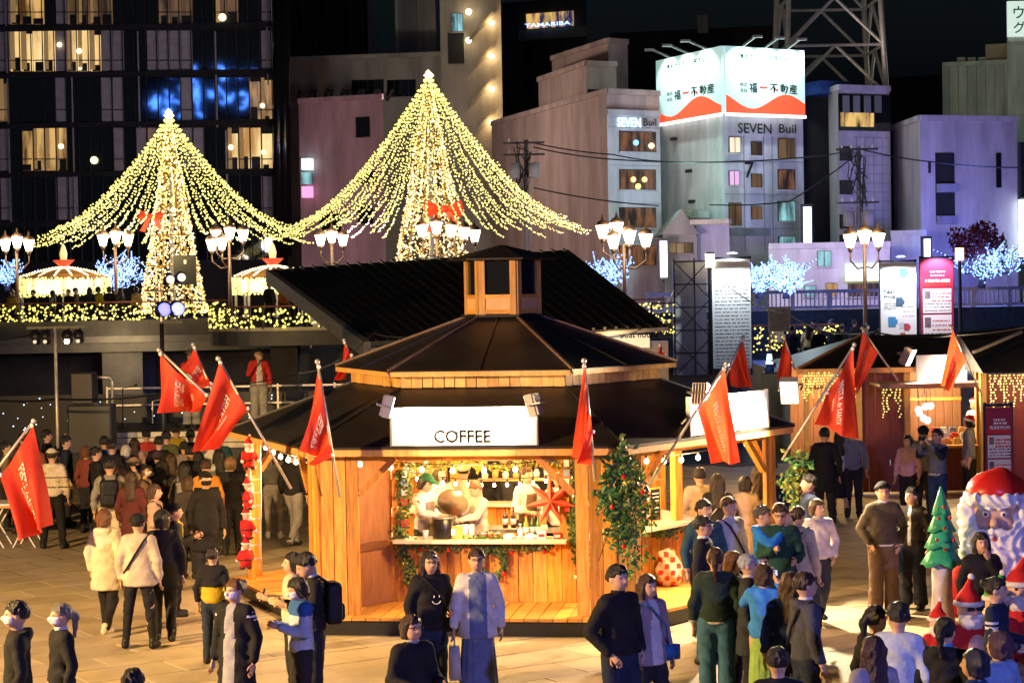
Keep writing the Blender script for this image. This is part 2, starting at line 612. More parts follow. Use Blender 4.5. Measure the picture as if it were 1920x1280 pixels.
def person(name_label, px, py, H, yaw, top=(.03, .03, .035), bottom=(.02, .02, .024), hair='short', hcol=(.012, .010, .009), arms='down', legs='stand',
           hy=0, hp=0, hem=.90, fit=.024, style='', inner=None, skirt=None, hat=None, hatcol=(.01, .01, .012), shoe=(.02, .02, .02), mask=None, glasses=False,
           bag=None, base=0.0, group=None, w=1.0, res=1.0, stripes=None, apron=None, strap=None, loc=None, collar=None, iw=.052):
    """the head's top is seen at pixel (px, py); H is the height, yaw 0 looks to the camera, +90 to the right"""
    crouch = legs == 'crouch'
    fit = .012 + fit * .5
    dz = -.48 if crouch else 0.0
    k = H / 1.70
    tophead = base + (1.705 + dz) * k
    p = loc if loc is not None else G(px, py, tophead)
    root = bpy.data.objects.new('person', None)
    root.empty_display_size = .2
    COL.objects.link(root)
    tag(root, name_label, 'person', group)
    root.location = (p.x, p.y, base)
    root.rotation_euler = (0, 0, R(yaw))
    root.scale = (k * w, k * w, k)
    al, ar = (arms if isinstance(arms, tuple) else (arms, arms))
    s = dict(dz=dz, al=al, ar=ar)
    limbs = limb_prims(s)
    lg = LEGS[legs]
    hm = Matrix.Translation((0, 0, dz)) @ head_mat(hy, hp)
    h1 = .024 * res; h2 = .0135 * res
    xs = steps((-.52, -.11, h1), (-.11, .11, h2), (.11, .52, h1))
    ys = steps((-.50, -.15, h1), (-.15, .13, h2), (.13, .42, h1))
    zs = steps((-.03, 1.44 + dz, h1), (1.44 + dz, 1.74 + dz, h2))

    def torso(P, o=0.0):
        hipy = .05 if crouch else 0
        d = rcone(P, (0, hipy, .95 + dz), (0, 0, 1.27 + dz), .130 + o, .136 + o, .72)
        d = smin(d, rcone(P, (-.125, .005, 1.37 + dz), (.125, .005, 1.37 + dz), .056 + o, .056 + o), .07)
        return d

    def arm_d(P, o=0.0, cut=1.0):
        d = None
        for sh, e, wr in limbs:
            we = tuple(e[i] + (wr[i] - e[i]) * cut for i in range(3))
            q = np.minimum(rcone(P, sh, e, .052 + o, .043 + o), rcone(P, e, we, .043 + o, .030 + o))
            d = q if d is None else np.minimum(d, q)
        return d

    def leg_d(P, o=0.0, flare=0.0):
        d = None
        for hp_, kn, an in lg:
            q = smin(rcone(P, hp_, kn, .086 + o, .058 + o), rcone(P, kn, an, .056 + o, .040 + o + flare), .02)
            d = q if d is None else smin(d, q, .015)
        return d

    def body(P):
        d = smin(torso(P), arm_d(P), .035)
        d = smin(d, rcone(P, (0, .01, 1.40 + dz), (0, .0, 1.53 + dz), .056, .050), .03)
        d = smin(d, f_head(inv_pts(P, hm)), .02)
        d = smin(d, leg_d(P), .03)
        for hp_, kn, an in lg:
            d = smin(d, rcone(P, (an[0], an[1] + .03, an[2] - .035), (an[0] * 1.15, an[1] - .13, an[2] - .05), .038, .030), .02)
        return d
    V, Q = nets(body, xs, ys, zs)
    cen = V[Q].mean(1)
    A = np.array(hm.inverted())
    hl = cen @ A[:3, :3].T + A[:3, 3]
    mi = np.zeros(len(Q), np.int32)
    front = hl[:, 1] < -.06
    mi[front & (np.abs(hl[:, 2] - 1.543) < .0055) & (np.abs(hl[:, 0]) < .020)] = 1
    mi[front & (np.abs(hl[:, 2] - 1.604) < .006) & (np.abs(np.abs(hl[:, 0]) - .034) < .012)] = 2
    vs, fs = [V], [Q]
    n0 = len(V)
    polys = [tuple(q) for q in Q]
    mlist = list(mi)
    for sx, (sh, e, wr) in zip((1, -1), limbs):
        d = (Vector(wr) - Vector(e)).normalized()
        rot = (-d).to_track_quat('Z', 'X').to_matrix()
        hv = HAND[0].copy()
        hv[:, 0] *= sx
        hv = hv @ np.array(rot).T + np.array(wr, np.float32) + np.array(d) * .012
        vs.append(hv)
        polys += [tuple(i + n0 for i in f) for f in HAND[1]]
        mlist += [0] * len(HAND[1])
        n0 += len(hv)
    b = mesh_obj('body', np.concatenate(vs), polys, None, None, True, mats=[SKIN, LIP, EYE], midx=mlist)
    b.parent = root

    def fold(P, a=.0065):
        q = P[2] * 34 + 5.0 * np.sin(P[0] * 9 + yaw) + P[1] * 12 + px
        return a * (np.sin(q) + .7 * np.sin(q * 1.7 + P[0] * 40)) * (.55 + .45 * np.sin(P[0] * 14 + P[2] * 6 + px))

    long_ = hem < .82
    tm = top if not isinstance(top, tuple) else cloth(top, kind='knit' if 'knit' in style else 'cloth')

    def top_f(P):
        X, Y, Z = P
        o = fit
        if 'puffer' in style:
            o = fit + .014 * np.abs(np.sin((Z) * math.pi / .095))
        d = smin(torso(P, o), arm_d(P, fit * .62, .55 if 'short' in style else .93), .03)
        d = smin(d, rcone(P, (0, .012, 1.40 + dz), (0, .0, 1.47 + dz), .066, .060), .02)
        if long_:
            d = smin(d, rcone(P, (0, .0, 1.0), (0, .0, hem - .02), .15 + fit, .175 + fit + .02, .74), .04)
        else:
            d = smin(d, rcone(P, (0, .0, 1.02 + dz), (0, .0, .90 + dz), .145 + fit, .150 + fit, .74), .03)
        if 'hood' in style:
            d = smin(d, ell(P, (0, .085, 1.43 + dz), (.125, .062, .062)), .03)
        if 'scarf' in style:
            d = smin(d, ell(P, (0, -.01, 1.455 + dz), (.105, .10, .045)), .02)
        d = d + fold(P)
        d = smax(d, hem + (dz if not long_ else 0) - Z - (0.0), .008)
        return smax(d, Z - (1.492 + dz if 'scarf' in style else 1.468 + dz), .008)
    V, Q = nets(top_f, steps((-.54, .54, h1)), steps((-.50, .42, h1)), steps((min(hem, .9) + min(dz, 0) - .05, 1.56 + dz, h1)))
    mats_, mi = [tm], None
    c = V[Q].mean(1)
    mi = np.zeros(len(Q), np.int32)
    if inner is not None:
        mats_.append(cloth(inner))
        mi[(np.abs(c[:, 0]) < iw + .03 * np.clip(1.45 - c[:, 2], 0, .4)) & (c[:, 1] < -.04)] = len(mats_) - 1
    if stripes is not None:                       # (colour, z low, z high) bands
        for col, za, zb, where in stripes:
            mats_.append(cloth(col))
            z = c[:, 2]
            if where == 'body': sel = (np.abs(c[:, 0]) < .2)
            elif where == 'arm': sel = (np.abs(c[:, 0]) > .19)
            elif where == 'zip': sel = (np.abs(c[:, 0]) < .014) & (c[:, 1] < 0)
            else: sel = np.ones(len(c), bool)
            mi[sel & (z > za + dz) & (z < zb + dz)] = len(mats_) - 1
    np_obj('top' if not long_ else 'coat', V, Q, mats_, root, mi)
    if collar is not None:
        V, Q = nets(lambda P: smax(rcone(P, (0, .005, 1.445 + dz), (0, -.004, 1.485 + dz), .069, .064), np.abs(P[2] - 1.47 - dz) - .022, .006),
                    steps((-.1, .1, .015)), steps((-.1, .1, .015)), steps((1.42 + dz, 1.52 + dz, .012)))
        np_obj('collar', V, Q, [cloth(collar)], root)
    # legs
    if skirt is not None:
        zl, r2 = skirt
        V, Q = nets(lambda P: smax(smax(rcone(P, (0, 0, 1.02), (0, 0, zl), .150, r2, .78) + .008 * np.sin(np.arctan2(P[1], P[0]) * 14) * np.clip((1.0 - P[2]) * 3, 0, 1),
                    zl + .03 - P[2], .01), P[2] - 1.03, .01), steps((-.34, .34, h1)), steps((-.30, .30, h1)), steps((zl - .03, 1.07, h1)))
        np_obj('skirt', V, Q, [cloth(bottom)], root)
    else:
        flare = .03 if 'wide' in style else .0
        off = .02 if 'wide' not in style else .032

        def tr(P):
            d = leg_d(P, off if 'tight' not in style else .008, flare)
            d = smin(d, rcone(P, (0, lg[0][0][1], lg[0][0][2] + .02), (0, lg[0][0][1] * .5, lg[0][0][2] + .11), .135 + off * .6, .128 + off * .6, .74), .03)
            d = d + fold(P, .007)
            return smax(d, .065 - P[2], .01)
        V, Q = nets(tr, steps((-.36, .36, h1)), steps((-.50, .42, h1)), steps((.03, lg[0][0][2] + .2, h1)))
        np_obj('trousers', V, Q, [cloth(bottom)], root)
    for hp_, kn, an in lg:
        a = an
        V, Q = nets(lambda P: smax(smin(rcone(P, (a[0], a[1] + .035, a[2] - .03), (a[0] * 1.15, a[1] - .15, a[2] - .042), .052, .042), rcone(P, a, (a[0], a[1], a[2] + .04), .05, .05), .02),
                    (a[2] - .078) - P[2], .004), steps((a[0] - .12, a[0] + .12, .02)), steps((a[1] - .24, a[1] + .13, .02)), steps((a[2] - .10, a[2] + .13, .02)))
        np_obj('shoe', V, Q, [cloth(shoe, .5, 'shoe')], root)
    # head wear
    if hair:
        V, Q = hair_mesh(hair)
        key = ('hairme', hair, hcol)
        if key not in HAIR_CACHE:
            HAIR_CACHE[key] = np_obj('hair', V, Q, [hairmat(hcol)], None).data
        o = bpy.data.objects.new('hair', HAIR_CACHE[key])
        COL.objects.link(o); o.parent = root; o.matrix_basis = hm
    if hat:
        key = ('hat', hat, hatcol)
        if key not in HAIR_CACHE:
            def hf(P):
                d = ell(P, (0, .008, 1.622), (.103, .118, .108))
                if hat == 'beanie':
                    d = smin(smax(d, 1.632 - P[2] - .25 * P[1], .01), smax(ell(P, (0, .008, 1.622), (.109, .124, .112)), np.abs(P[2] - 1.648 + .25 * P[1]) - .022, .01), .01)
                elif hat == 'cap':
                    d = smax(d, 1.645 - P[2], .01)
                    d = smin(d, smax(ell(P, (0, -.10, 1.65), (.085, .11, .016)), P[1] + .03, .01), .01)
                elif hat == 'brim':
                    d = smax(d, 1.65 - P[2], .01)
                    d = smin(d, ell(P, (0, .0, 1.652), (.155, .165, .014)), .012)
                else:
                    d = smax(d, 1.63 - P[2] - .25 * P[1], .01)
                    d = smin(d, rcone(P, (0, .03, 1.68), (.09, .10, 1.71), .07, .028), .03)
                    d = smin(d, rcone(P, (.09, .10, 1.71), (.13, .13, 1.60), .028, .014), .02)
                return d
            V, Q = nets(hf, steps((-.18, .18, .014)), steps((-.23, .2, .014)), steps((1.55, 1.78, .013)))
            HAIR_CACHE[key] = np_obj('hat', V, Q, [cloth(hatcol)], None).data
            if hat == 'santa':
                V, Q = nets(lambda P: smax(ell(P, (0, .008, 1.622), (.116, .131, .12)), np.abs(P[2] - 1.645 + .25 * P[1]) - .026, .012),
                            steps((-.15, .18, .015)), steps((-.16, .2, .015)), steps((1.53, 1.75, .015)))
                HAIR_CACHE[('trim', hat)] = np_obj('hat_trim', V, Q, [cloth((.75, .74, .72), kind='knit')], None).data
        o = bpy.data.objects.new('hat', HAIR_CACHE[key])
        COL.objects.link(o); o.parent = root; o.matrix_basis = hm
        if hat == 'santa':
            t = bpy.data.objects.new('hat_trim', HAIR_CACHE[('trim', hat)])
            COL.objects.link(t); t.parent = o
            MB().ball((.135, .135, 1.585), .032, 10, 6).build('pompom', cloth((.75, .74, .72), kind='knit'), None, True).parent = o
    if mask is not None:
        key = ('mask', mask)
        if key not in HAIR_CACHE:
            V, Q = nets(lambda P: smax(smax(f_head(P) - .009, np.abs(P[2] - 1.553) - .038, .008), P[1] + .03, .008), steps((-.1, .1, .012)), steps((-.15, .0, .012)), steps((1.5, 1.62, .012)))
            HAIR_CACHE[key] = np_obj('face_mask', V, Q, [cloth(mask, kind='paper')], None).data
        o = bpy.data.objects.new('face_mask', HAIR_CACHE[key]); COL.objects.link(o); o.parent = root; o.matrix_basis = hm
    if glasses:
        if 'glasses' not in HAIR_CACHE:
            mb = MB()
            for sx in (-1, 1):
                ring = [(sx * .034 + .022 * math.cos(t), -.112, 1.604 + .017 * math.sin(t)) for t in np.linspace(0, 2 * math.pi, 11)]
                mb.tube(ring, .0028, 4, False)
                mb.tube([(sx * .056, -.110, 1.608), (sx * .084, .0, 1.60)], .0026, 4)
            mb.tube([(-.012, -.114, 1.606), (.012, -.114, 1.606)], .0026, 4)
            HAIR_CACHE['glasses'] = mb.build('glasses', black_m).data
            bpy.data.objects.remove(bpy.data.objects['glasses'])
        o = bpy.data.objects.new('glasses', HAIR_CACHE['glasses']); COL.objects.link(o); o.parent = root; o.matrix_basis = hm

    def extra(nm, mb, m):
        o = mb.build(nm, m, None, True); o.parent = root
        return o
    T = Matrix.Translation((0, 0, dz))
    if strap is not None:
        for yy in (-1, 1):
            pts = [Vector((-.15, 0, 1.46 + dz)), Vector((-.10, yy * (.098 + fit), 1.38 + dz)), Vector((.02, yy * (.110 + fit), 1.2 + dz)), Vector((.12, yy * (.105 + fit), 1.04 + dz)), Vector((.20, 0, .95 + dz))]
            extra('strap', MB().tube(pts, .014, 5), cloth(strap))
    if bag:
        kind, col = bag
        cm = cloth(col, .6, 'bag')
        if kind == 'backpack':
            V, Q = nets(lambda P: smax(np.abs(P[0]) - .145, smax(np.abs(P[1] - .20) - .085, np.abs(P[2] - 1.19 - dz) - .21, .05), .05), steps((-.22, .22, .03)), steps((.05, .36, .03)), steps((.9 + dz, 1.5 + dz, .03)))
            o = np_obj('backpack', V, Q, [cm], root)
            V, Q = nets(lambda P: smax(np.abs(P[0]) - .10, smax(np.abs(P[1] - .285) - .03, np.abs(P[2] - 1.10 - dz) - .09, .03), .03), steps((-.16, .16, .025)), steps((.22, .36, .025)), steps((.95 + dz, 1.25 + dz, .025)))
            np_obj('backpack_pocket', V, Q, [cm], root)
            for sx in (-1, 1):
                extra('strap', MB().tube([(sx * .10, .14, 1.40 + dz), (sx * .115, .04, 1.475 + dz), (sx * .12, -.11, 1.38 + dz), (sx * .13, -.12, 1.2 + dz), (sx * .15, .1, 1.08 + dz)], .018, 5), cm)
        elif kind == 'shoulder':
            mb = MB().box((.24, -.06, .90 + dz), (.20, .09, .15))
            extra('shoulder_bag', mb, cm)
            extra('strap', MB().tube([(.22, -.06, .97 + dz), (.10, -.16, 1.2 + dz), (-.08, -.13, 1.41 + dz), (-.12, .03, 1.47 + dz), (0, .15, 1.25 + dz), (.22, .0, .97 + dz)], .010, 5), cm)
        elif kind == 'tote':
            wr = limbs[1][2]
            extra('carrier_bag', MB().add([Vector((wr[0], wr[1], wr[2] - .12)) + Vector(q) for q in ((-.05, -.13, -.08), (.05, -.13, -.08), (.05, .13, -.08), (-.05, .13, -.08), (-.06, -.15, -.42), (.06, -.15, -.42), (.06, .15, -.42), (-.06, .15, -.42))],
                  [(0, 1, 2, 3), (7, 6, 5, 4), (0, 4, 5, 1), (1, 5, 6, 2), (2, 6, 7, 3), (3, 7, 4, 0)]), cm)
            extra('handle', MB().tube([(wr[0], wr[1] - .08, wr[2] - .2), (wr[0], wr[1] - .03, wr[2] - .08), (wr[0], wr[1] + .03, wr[2] - .08), (wr[0], wr[1] + .08, wr[2] - .2)], .006, 5), cm)
        elif kind == 'phone':
            wr = limbs[0][2]
            up = .07 if al in ('photo',) else .05
            c = ((limbs[0][2][0] + limbs[1][2][0]) / 2, min(limbs[0][2][1], limbs[1][2][1]) - .075, wr[2] + up) if al == ar else (wr[0] - .01, wr[1] - .08, wr[2] + up)
            o = box('phone', (0, 0, 0), (.15 if al == 'photo' else .075, .010, .075 if al == 'photo' else .15), black_m)
            o.parent = root
            o.matrix_basis = Matrix.Translation(c) @ Matrix.Rotation(R(-20), 4, 'X') @ Matrix.Diagonal((.15 if al == 'photo' else .075, .010, .075 if al == 'photo' else .15, 1))
            g = box('screen', (0, 0, 0), (1, 1, 1), glow('phone screen', (.5, .7, 1.0), 0.9))
            g.parent = o
            g.matrix_basis = Matrix.Translation((0, .56, 0)) @ Matrix.Diagonal((.9, .1, .9, 1))
    if apron is not None:
        V, Q = nets(lambda P: smax(smax(smin(torso(P, fit + .018), rcone(P, (0, 0, 1.0), (0, 0, .6), .18, .19, .74), .03), P[1] + .01, .01), np.maximum(P[2] - 1.33 - dz, np.maximum(.62 - P[2], np.abs(P[0]) - np.where(P[2] > 1.1, .10, .3))), .01),
                    steps((-.3, .3, h1)), steps((-.25, .06, h1)), steps((.56, 1.4, h1)))
        np_obj('apron', V, Q, [cloth(apron)], root)
    return root

# ------------------------------------------------------------------ ground, river, banks
joint_m = mat('paving joint', (0.06, 0.05, 0.04), 0.9, var=0.3)
tile_m = mat('paving tile', (0.42, 0.34, 0.22), 0.62, var=0.22, nscale=1.3, bump=0.12, bscale=40, rand=0.10)
ground = mesh_obj('plaza_ground', [(-60, 3, -.012), (60, 3, -.012), (60, 49, -.012), (-60, 49, -.012)], [(0, 1, 2, 3)], joint_m)
tag(ground, 'beige stone paved plaza lit by warm lamps', 'plaza', kind='structure')
TILE = bpy.data.meshes.new('paving tile')
TILE.from_pydata([(-.5, -.5, 0), (.5, -.5, 0), (.5, .5, 0), (-.5, .5, 0), (-.5, -.5, -.02), (.5, -.5, -.02), (.5, .5, -.02), (-.5, .5, -.02)], [],
                 [(0, 1, 2, 3), (0, 4, 5, 1), (1, 5, 6, 2), (2, 6, 7, 3), (3, 7, 4, 0)])
TILE.materials.append(tile_m)
ta = R(33)
cand = []
for i in range(-60, 61):
    for j in range(-60, 61):
        u, v = i * 1.2 + (0.6 if j % 2 else 0), j * 0.75
        x, y = u * math.cos(ta) - v * math.sin(ta), 22 + u * math.sin(ta) + v * math.cos(ta)
        if 14.0 < y < 48.6 and abs(x) < 0.275 * y + 1.0:
            cand.append((y, x))
cand.sort()
def tile_shape(mb, x, y):
    c, s = math.cos(ta), math.sin(ta)
    vs = [(x + (a * 1.182) * c - (b * 0.732) * s, y + (a * 1.182) * s + (b * 0.732) * c) for a, b in ((-.5, -.5), (.5, -.5), (.5, .5), (-.5, .5))]
    mb.add([(q[0], q[1], 0) for q in vs], [(0, 1, 2, 3)])
for y, x in cand[:300]:
    o = bpy.data.objects.new('paving_tile', TILE)
    o.matrix_basis = Matrix.Translation((x, y, rnd.uniform(-.002, .0015))) @ Matrix.Rotation(ta, 4, 'Z') @ Matrix.Diagonal((1.182, 0.732, 1, 1))
    link(o, ground)
mb = MB()
for y, x in cand[300:]: tile_shape(mb, x, y)
o = mb.build('paving_tiles_beyond', tile_m, ground); o['kind'] = 'stuff'

water_m = mat('river water', (0.006, 0.008, 0.010), 0.10, var=0, bump=0.25, bscale=1.6, spec=0.6)
o = mesh_obj('river_water', [(-200, 49, -1.4), (200, 49, -1.4), (200, 84.5, -1.4), (-200, 84.5, -1.4)], [(0, 1, 2, 3)], water_m)
tag(o, 'dark river water behind the stage', 'river', kind='structure')
o = box('quay_wall', (0, 49.2, -.85), (120, .4, 1.66), dconc_m); tag(o, 'dark concrete quay edge behind the plaza', 'quay', kind='structure')
street_m = mat('street paving', (0.10, 0.095, 0.09), 0.8, var=0.3)
o = mesh_obj('far_street_ground', [(-300, 84, 2.95), (300, 84, 2.95), (300, 900, 2.95), (-300, 900, 2.95)], [(0, 1, 2, 3)], street_m)
tag(o, 'street level across the river', 'street', kind='structure')
o = box('far_bank_wall', (0, 84.2, .6), (400, .4, 4.5), dconc_m); tag(o, 'dark embankment wall across the river', 'embankment', kind='structure')
# rising path on the right
path_m = mat('grey path paving', (0.24, 0.235, 0.22), 0.8, var=0.2, nscale=1.0)
mb = MB()
mb.add([(9.5, 49, -1.6), (60, 49, -1.6), (60, 49, .0), (9.5, 49, .0), (9.5, 64, 1.2), (60, 64, 1.2), (60, 84, 1.2), (9.5, 84, 1.2), (9.5, 84, -1.6), (60, 84, -1.6)],
       [(0, 1, 2, 3), (3, 2, 5, 4), (4, 5, 6, 7), (0, 3, 4, 7, 8), (1, 9, 6, 5, 2)])
o = mb.build('rising_path', path_m); tag(o, 'grey path rising towards the bridge on the right', 'path', kind='structure')

# pedestrian bridge with light curtains
deck = thing('pedestrian_bridge', 'concrete footbridge with golden light curtains on its railing', 'bridge', (-20, 80, 2.95))
box('bridge_deck', (-26, 82.2, 2.72), (36.0, 5.2, .46), conc_m, deck)
box('bridge_fascia', (-26, 79.5, 3.05), (36.0, .2, .62), dconc_m, deck)
# rounded terrace in front
pts = []
xl, xr = W(393, 600, 74).x, 7.0
for t in np.linspace(0, math.pi / 2, 8):
    pts.append((xl + 2.2 - 2.2 * math.cos(t) if False else xl + 2.2 * (1 - math.sin(t)), 72 + 2.2 * (1 - math.cos(t))))
pts = [(xl + 2.2 * (1 - math.cos(t)), 74.2 - 2.2 * math.sin(t)) for t in np.linspace(0, math.pi / 2, 8)]
terr = pts + [(xr, 72), (xr, 79.3), (xl, 79.3)]
prism('terrace_deck', terr, 2.45, 3.0, dconc_m, deck)
rim = MB()
for a, b in zip(pts[:-1] + [pts[-1]], pts[1:] + [(xr, 72)]):
    rim.bar((a[0], a[1], 3.04), (b[0], b[1], 3.04), .06)
rim.build('terrace_rim', mat('pale kerb stone', (.5, .42, .28), .7), deck)  # rim in a paler, yellower tone than the deck concrete
for x in (-31, -23, -15.5):
    box('bridge_pier', (x, 82, .5), (1.6, 3.0, 4.0), conc_m, deck)
for x in (-8.5, -3.5, 2.5):
    box('bridge_pier', (x, 76, .5), (1.0, 1.0, 3.9), dconc_m, deck)
box('bridge_beam', (-26, 80.6, 2.30), (36, .8, .40), conc_m, deck)
bulb_y = glow('yellow light bulb', (1.0, .84, .15), 1.3)
bulb_w = glow('warm light bulb', (1.0, .80, .38), 2.2)
bulb_g = glow('golden light bulb', (1.0, .52, .08), 1.1)
rail_pts = [(W(0, 590, 79.3).x - 3, 79.3), (xl, 79.3)]
def curtain(name, path, z0, z1, parent, dens, r=.045, m=bulb_y):
    """bulb strings hanging from a rail along a path; one part per bay with posts and a rail"""
    for a, b in zip(path[:-1], path[1:]):
        a, b = Vector((*a, 0)), Vector((*b, 0))
        L = (b - a).length
        n = max(1, int(L / 2.0))
        for i in range(n):
            p, q = a.lerp(b, i / n), a.lerp(b, (i + 1) / n)
            bar('railing_post', (p.x, p.y, z0 - .05), (p.x, p.y, z1 + .04), .03, black_m, parent)
            bar('handrail', (p.x, p.y, z1 + .05), (q.x, q.y, z1 + .05), .03, mat('red brown rail', (.25, .09, .05), .5), parent)
            mb = MB()
            nb = int((q - p).length * dens)
            pts_ = []
            for _ in range(nb):
                t = rnd.random()
                zz = z1 - (z1 - z0) * rnd.random() ** 0.85
                pts_.append((p.x + (q.x - p.x) * t + rnd.gauss(0, .02), p.y + (q.y - p.y) * t - .08 + rnd.gauss(0, .03), zz))
            mb.octas(pts_, r)
            o = mb.build(name, m, parent); o['kind'] = 'stuff'
curtain('light_curtain', rail_pts, 3.38, 4.02, deck, 42)
curtain('light_curtain', [(x, y - .05) for x, y in pts] + [(5.5, 71.95)], 3.10, 3.80, deck, 34)

# ------------------------------------------------------------------ the coffee kiosk (six-sided)
KY = 28.9
KX = W(947, 800, KY).x
TH = 8.5
ANG = [-90 - TH + 60 * i for i in range(6)]
def hexp(r, i, z=0.0):
    a = R(ANG[i % 6])
    return Vector((KX + r * math.sin(a), KY - r * math.cos(a), z))
kiosk = thing('coffee_kiosk', 'six-sided wooden coffee kiosk with black two-tier roof and little glazed turret', 'kiosk', (KX, KY, 0))
RO, RI = 4.05, 2.5
ZD = .235
prism('deck_base', [tuple(hexp(RO - .06, i)[:2]) for i in range(6)], 0.0, ZD - .045, black_m, kiosk)
prism('inner_floor', [tuple(hexp(RI, i)[:2]) for i in range(6)], ZD - .044, ZD - .004, wood_h, kiosk)
ZE, ZU, RU, RM = 2.40, 3.30, 2.47, 2.22
def side(i):
    a, b = hexp(1, i), hexp(1, i + 1)
    u = (b - a).normalized()
    n = Vector((u.y, -u.x, 0))
    if n.dot((a + b) / 2 - Vector((KX, KY, 0))) < 0: n = -n
    return u, n
C0 = Vector((KX, KY, 0))
for i in range(6):
    u, n = side(i)
    ap_o, ap_i, so = RO * .866, RI * .866, RO / 2
    np_ = 22 if i in (0, 1, 2) else 12
    for k in range(np_):
        u0, u1 = -so + 2 * so * k / np_, -so + 2 * so * (k + 1) / np_ - .012
        y0, y1 = max(ap_i, abs(u0) * 1.7321), max(ap_i, abs(u1) * 1.7321)
        if y0 > ap_o - .01 and y1 > ap_o - .01: continue
        q = [C0 + u * u0 + n * min(y0, ap_o), C0 + u * u1 + n * min(y1, ap_o), C0 + u * u1 + n * ap_o, C0 + u * u0 + n * ap_o]
        prism('deck_plank', [(p.x, p.y) for p in q], ZD - .04, ZD + rnd.uniform(-.003, .003), wood_h, kiosk)
def ring_panel(name, i, r1, z1, r2, z2, th, m, parent):
    a, b, c, d = hexp(r1, i, z1), hexp(r1, i + 1, z1), hexp(r2, i + 1, z2), hexp(r2, i, z2)
    dn = Vector((0, 0, -th))
    return mesh_obj(name, [a, b, c, d, a + dn, b + dn, c + dn, d + dn], [(0, 1, 2, 3), (7, 6, 5, 4), (0, 4, 5, 1), (1, 5, 6, 2), (2, 6, 7, 3), (3, 7, 4, 0)], m, parent)
for i in range(6):
    u, n = side(i)
    lo = ring_panel('lower_roof_panel', i, RO + .05, ZE, RM - .05, 3.08, .03, roof_m, kiosk)
    up = ring_panel('upper_roof_panel', i, RU, ZU, .5, 3.985, .03, roof_m, kiosk)
    bar('roof_seam', (hexp(RU, i, ZU + .012)), hexp(.5, i, 3.997), .016, trim_m, up)
    bar('roof_seam', (hexp(RO + .05, i, ZE + .008)), hexp(RM, i, 3.075), .010, roof_m, lo)
    m1, m2 = (hexp(RU, i) + hexp(RU, i + 1)) / 2, (hexp(.5, i) + hexp(.5, i + 1)) / 2
    bar('roof_batten', (m1.x, m1.y, ZU + .006), (m2.x, m2.y, 3.992), .010, roof_m, up)
    a, b = hexp(RU - .02, i, ZU - .045), hexp(RU - .02, i + 1, ZU - .045)
    bar('upper_fascia', a + u * .02, b - u * .02, .018, wood_pale, kiosk, .032)
    a, b = hexp(RO + .02, i, ZE - .07), hexp(RO + .02, i + 1, ZE - .07)
    bar('eave_fascia', a + u * .02, b - u * .02, .02, wood_pale, kiosk, .045)
    a, b = hexp(RO - .32, i, ZE - .12), hexp(RO - .32, i + 1, ZE - .12)
    bar('eave_beam', a, b, .06, wood_h, kiosk, .07)
    # wooden slats between the two roofs
    ns = 15
    for k in range(ns):
        a, b = hexp(RM, i), hexp(RM, i + 1)
        L = (b - a).length
        wdt = L / ns
        c = a + u * (wdt * (k + .5))
        box('band_slat', (c.x, c.y, 3.155 + rnd.uniform(-.004, .004)), (wdt - rnd.choice([.006, .01, .022]), .03, .17), wood_pale, kiosk, math.atan2(u.y, u.x))
    # hut walls: boards under the counter, posts, header
    a, b = hexp(RI, i), hexp(RI, i + 1)
    L = (b - a).length
    nb = 13
    zt = 1.04
    rz = math.atan2(u.y, u.x)
    for k in range(nb):
        wdt = L / nb
        c = a + u * (wdt * (k + .5))
        box('wall_board', (c.x, c.y, (ZD + zt) / 2), (wdt - .012, .04 + rnd.uniform(0, .014), zt - ZD - .004), wood_v, kiosk, rz)
    c = (a + b) / 2
    box('counter_top', (c.x + n.x * .04, c.y + n.y * .04, zt + .02), (L - .2, .5, .04), mat('counter top', (.62, .55, .45), .35, var=.1), kiosk, rz)
    box('window_header', (c.x, c.y, 2.24), (L - .14, .06, .26), wood_h, kiosk, rz)
    for e, sg in ((a, 1), (b, -1)):
        p = e + u * (sg * .13)
        box('corner_post', (p.x, p.y, (zt + 2.3) / 2 + .1), (.16, .09, 1.36), wood_v, kiosk, rz)
ring_pts = [tuple(hexp(RI + .1, i)[:2]) for i in range(6)]
prism('hut_ceiling', ring_pts, 2.372, 2.40, wood_pale, kiosk)
# outer pillars of upright boards at the corners, with knee braces
for i in range(6):
    c = hexp(RO - .25, i)
    for (j, wid, nbd) in (((i, 1, 3) if i != 0 else (i, .3, 1)), ((i - 1, 1, 3) if i != 0 else (i - 1, .35, 1))):
        u, n = side(j)
        sg = 1 if j == i else -1
        run = {1: .50, 2: .52}.get(i, .26) if wid == 1 else .22
        for k in range(nbd):
            wdt = run / nbd
            p = c + u * (sg * wdt * (k + .5))
            box('pillar_board', (p.x, p.y, (ZD + ZE - .13) / 2), (wdt - .012, .05 + rnd.uniform(0, .012), ZE - .13 - ZD), wood_v, kiosk, math.atan2(u.y, u.x))
        e0 = c + u * (sg * (run + .02)); e1 = c + u * (sg * (run + .48))
        bar('knee_brace', (e0.x, e0.y, 1.78), (e1.x, e1.y, 2.25), .04, wood_v, kiosk)
# brown partition from the front left pillar to the hut
p0, p1 = hexp(RO - .30, 1), hexp(RI + .02, 1)
d = (p1 - p0).normalized()
mid = (p0 + p1) / 2
part = box('partition_panel', (mid.x, mid.y, (ZD + 2.25) / 2), ((p1 - p0).length, .04, 2.0), wood_door, kiosk, math.atan2(d.y, d.x))
nn = Vector((-d.y, d.x, 0)); nn = nn if nn.y < 0 else -nn
q0 = mid + nn * .035
box('partition_rail', (q0.x, q0.y, 1.02), ((p1 - p0).length * .9, .03, .10), mat('dark rail', (.14, .05, .02), .6), kiosk, math.atan2(d.y, d.x))
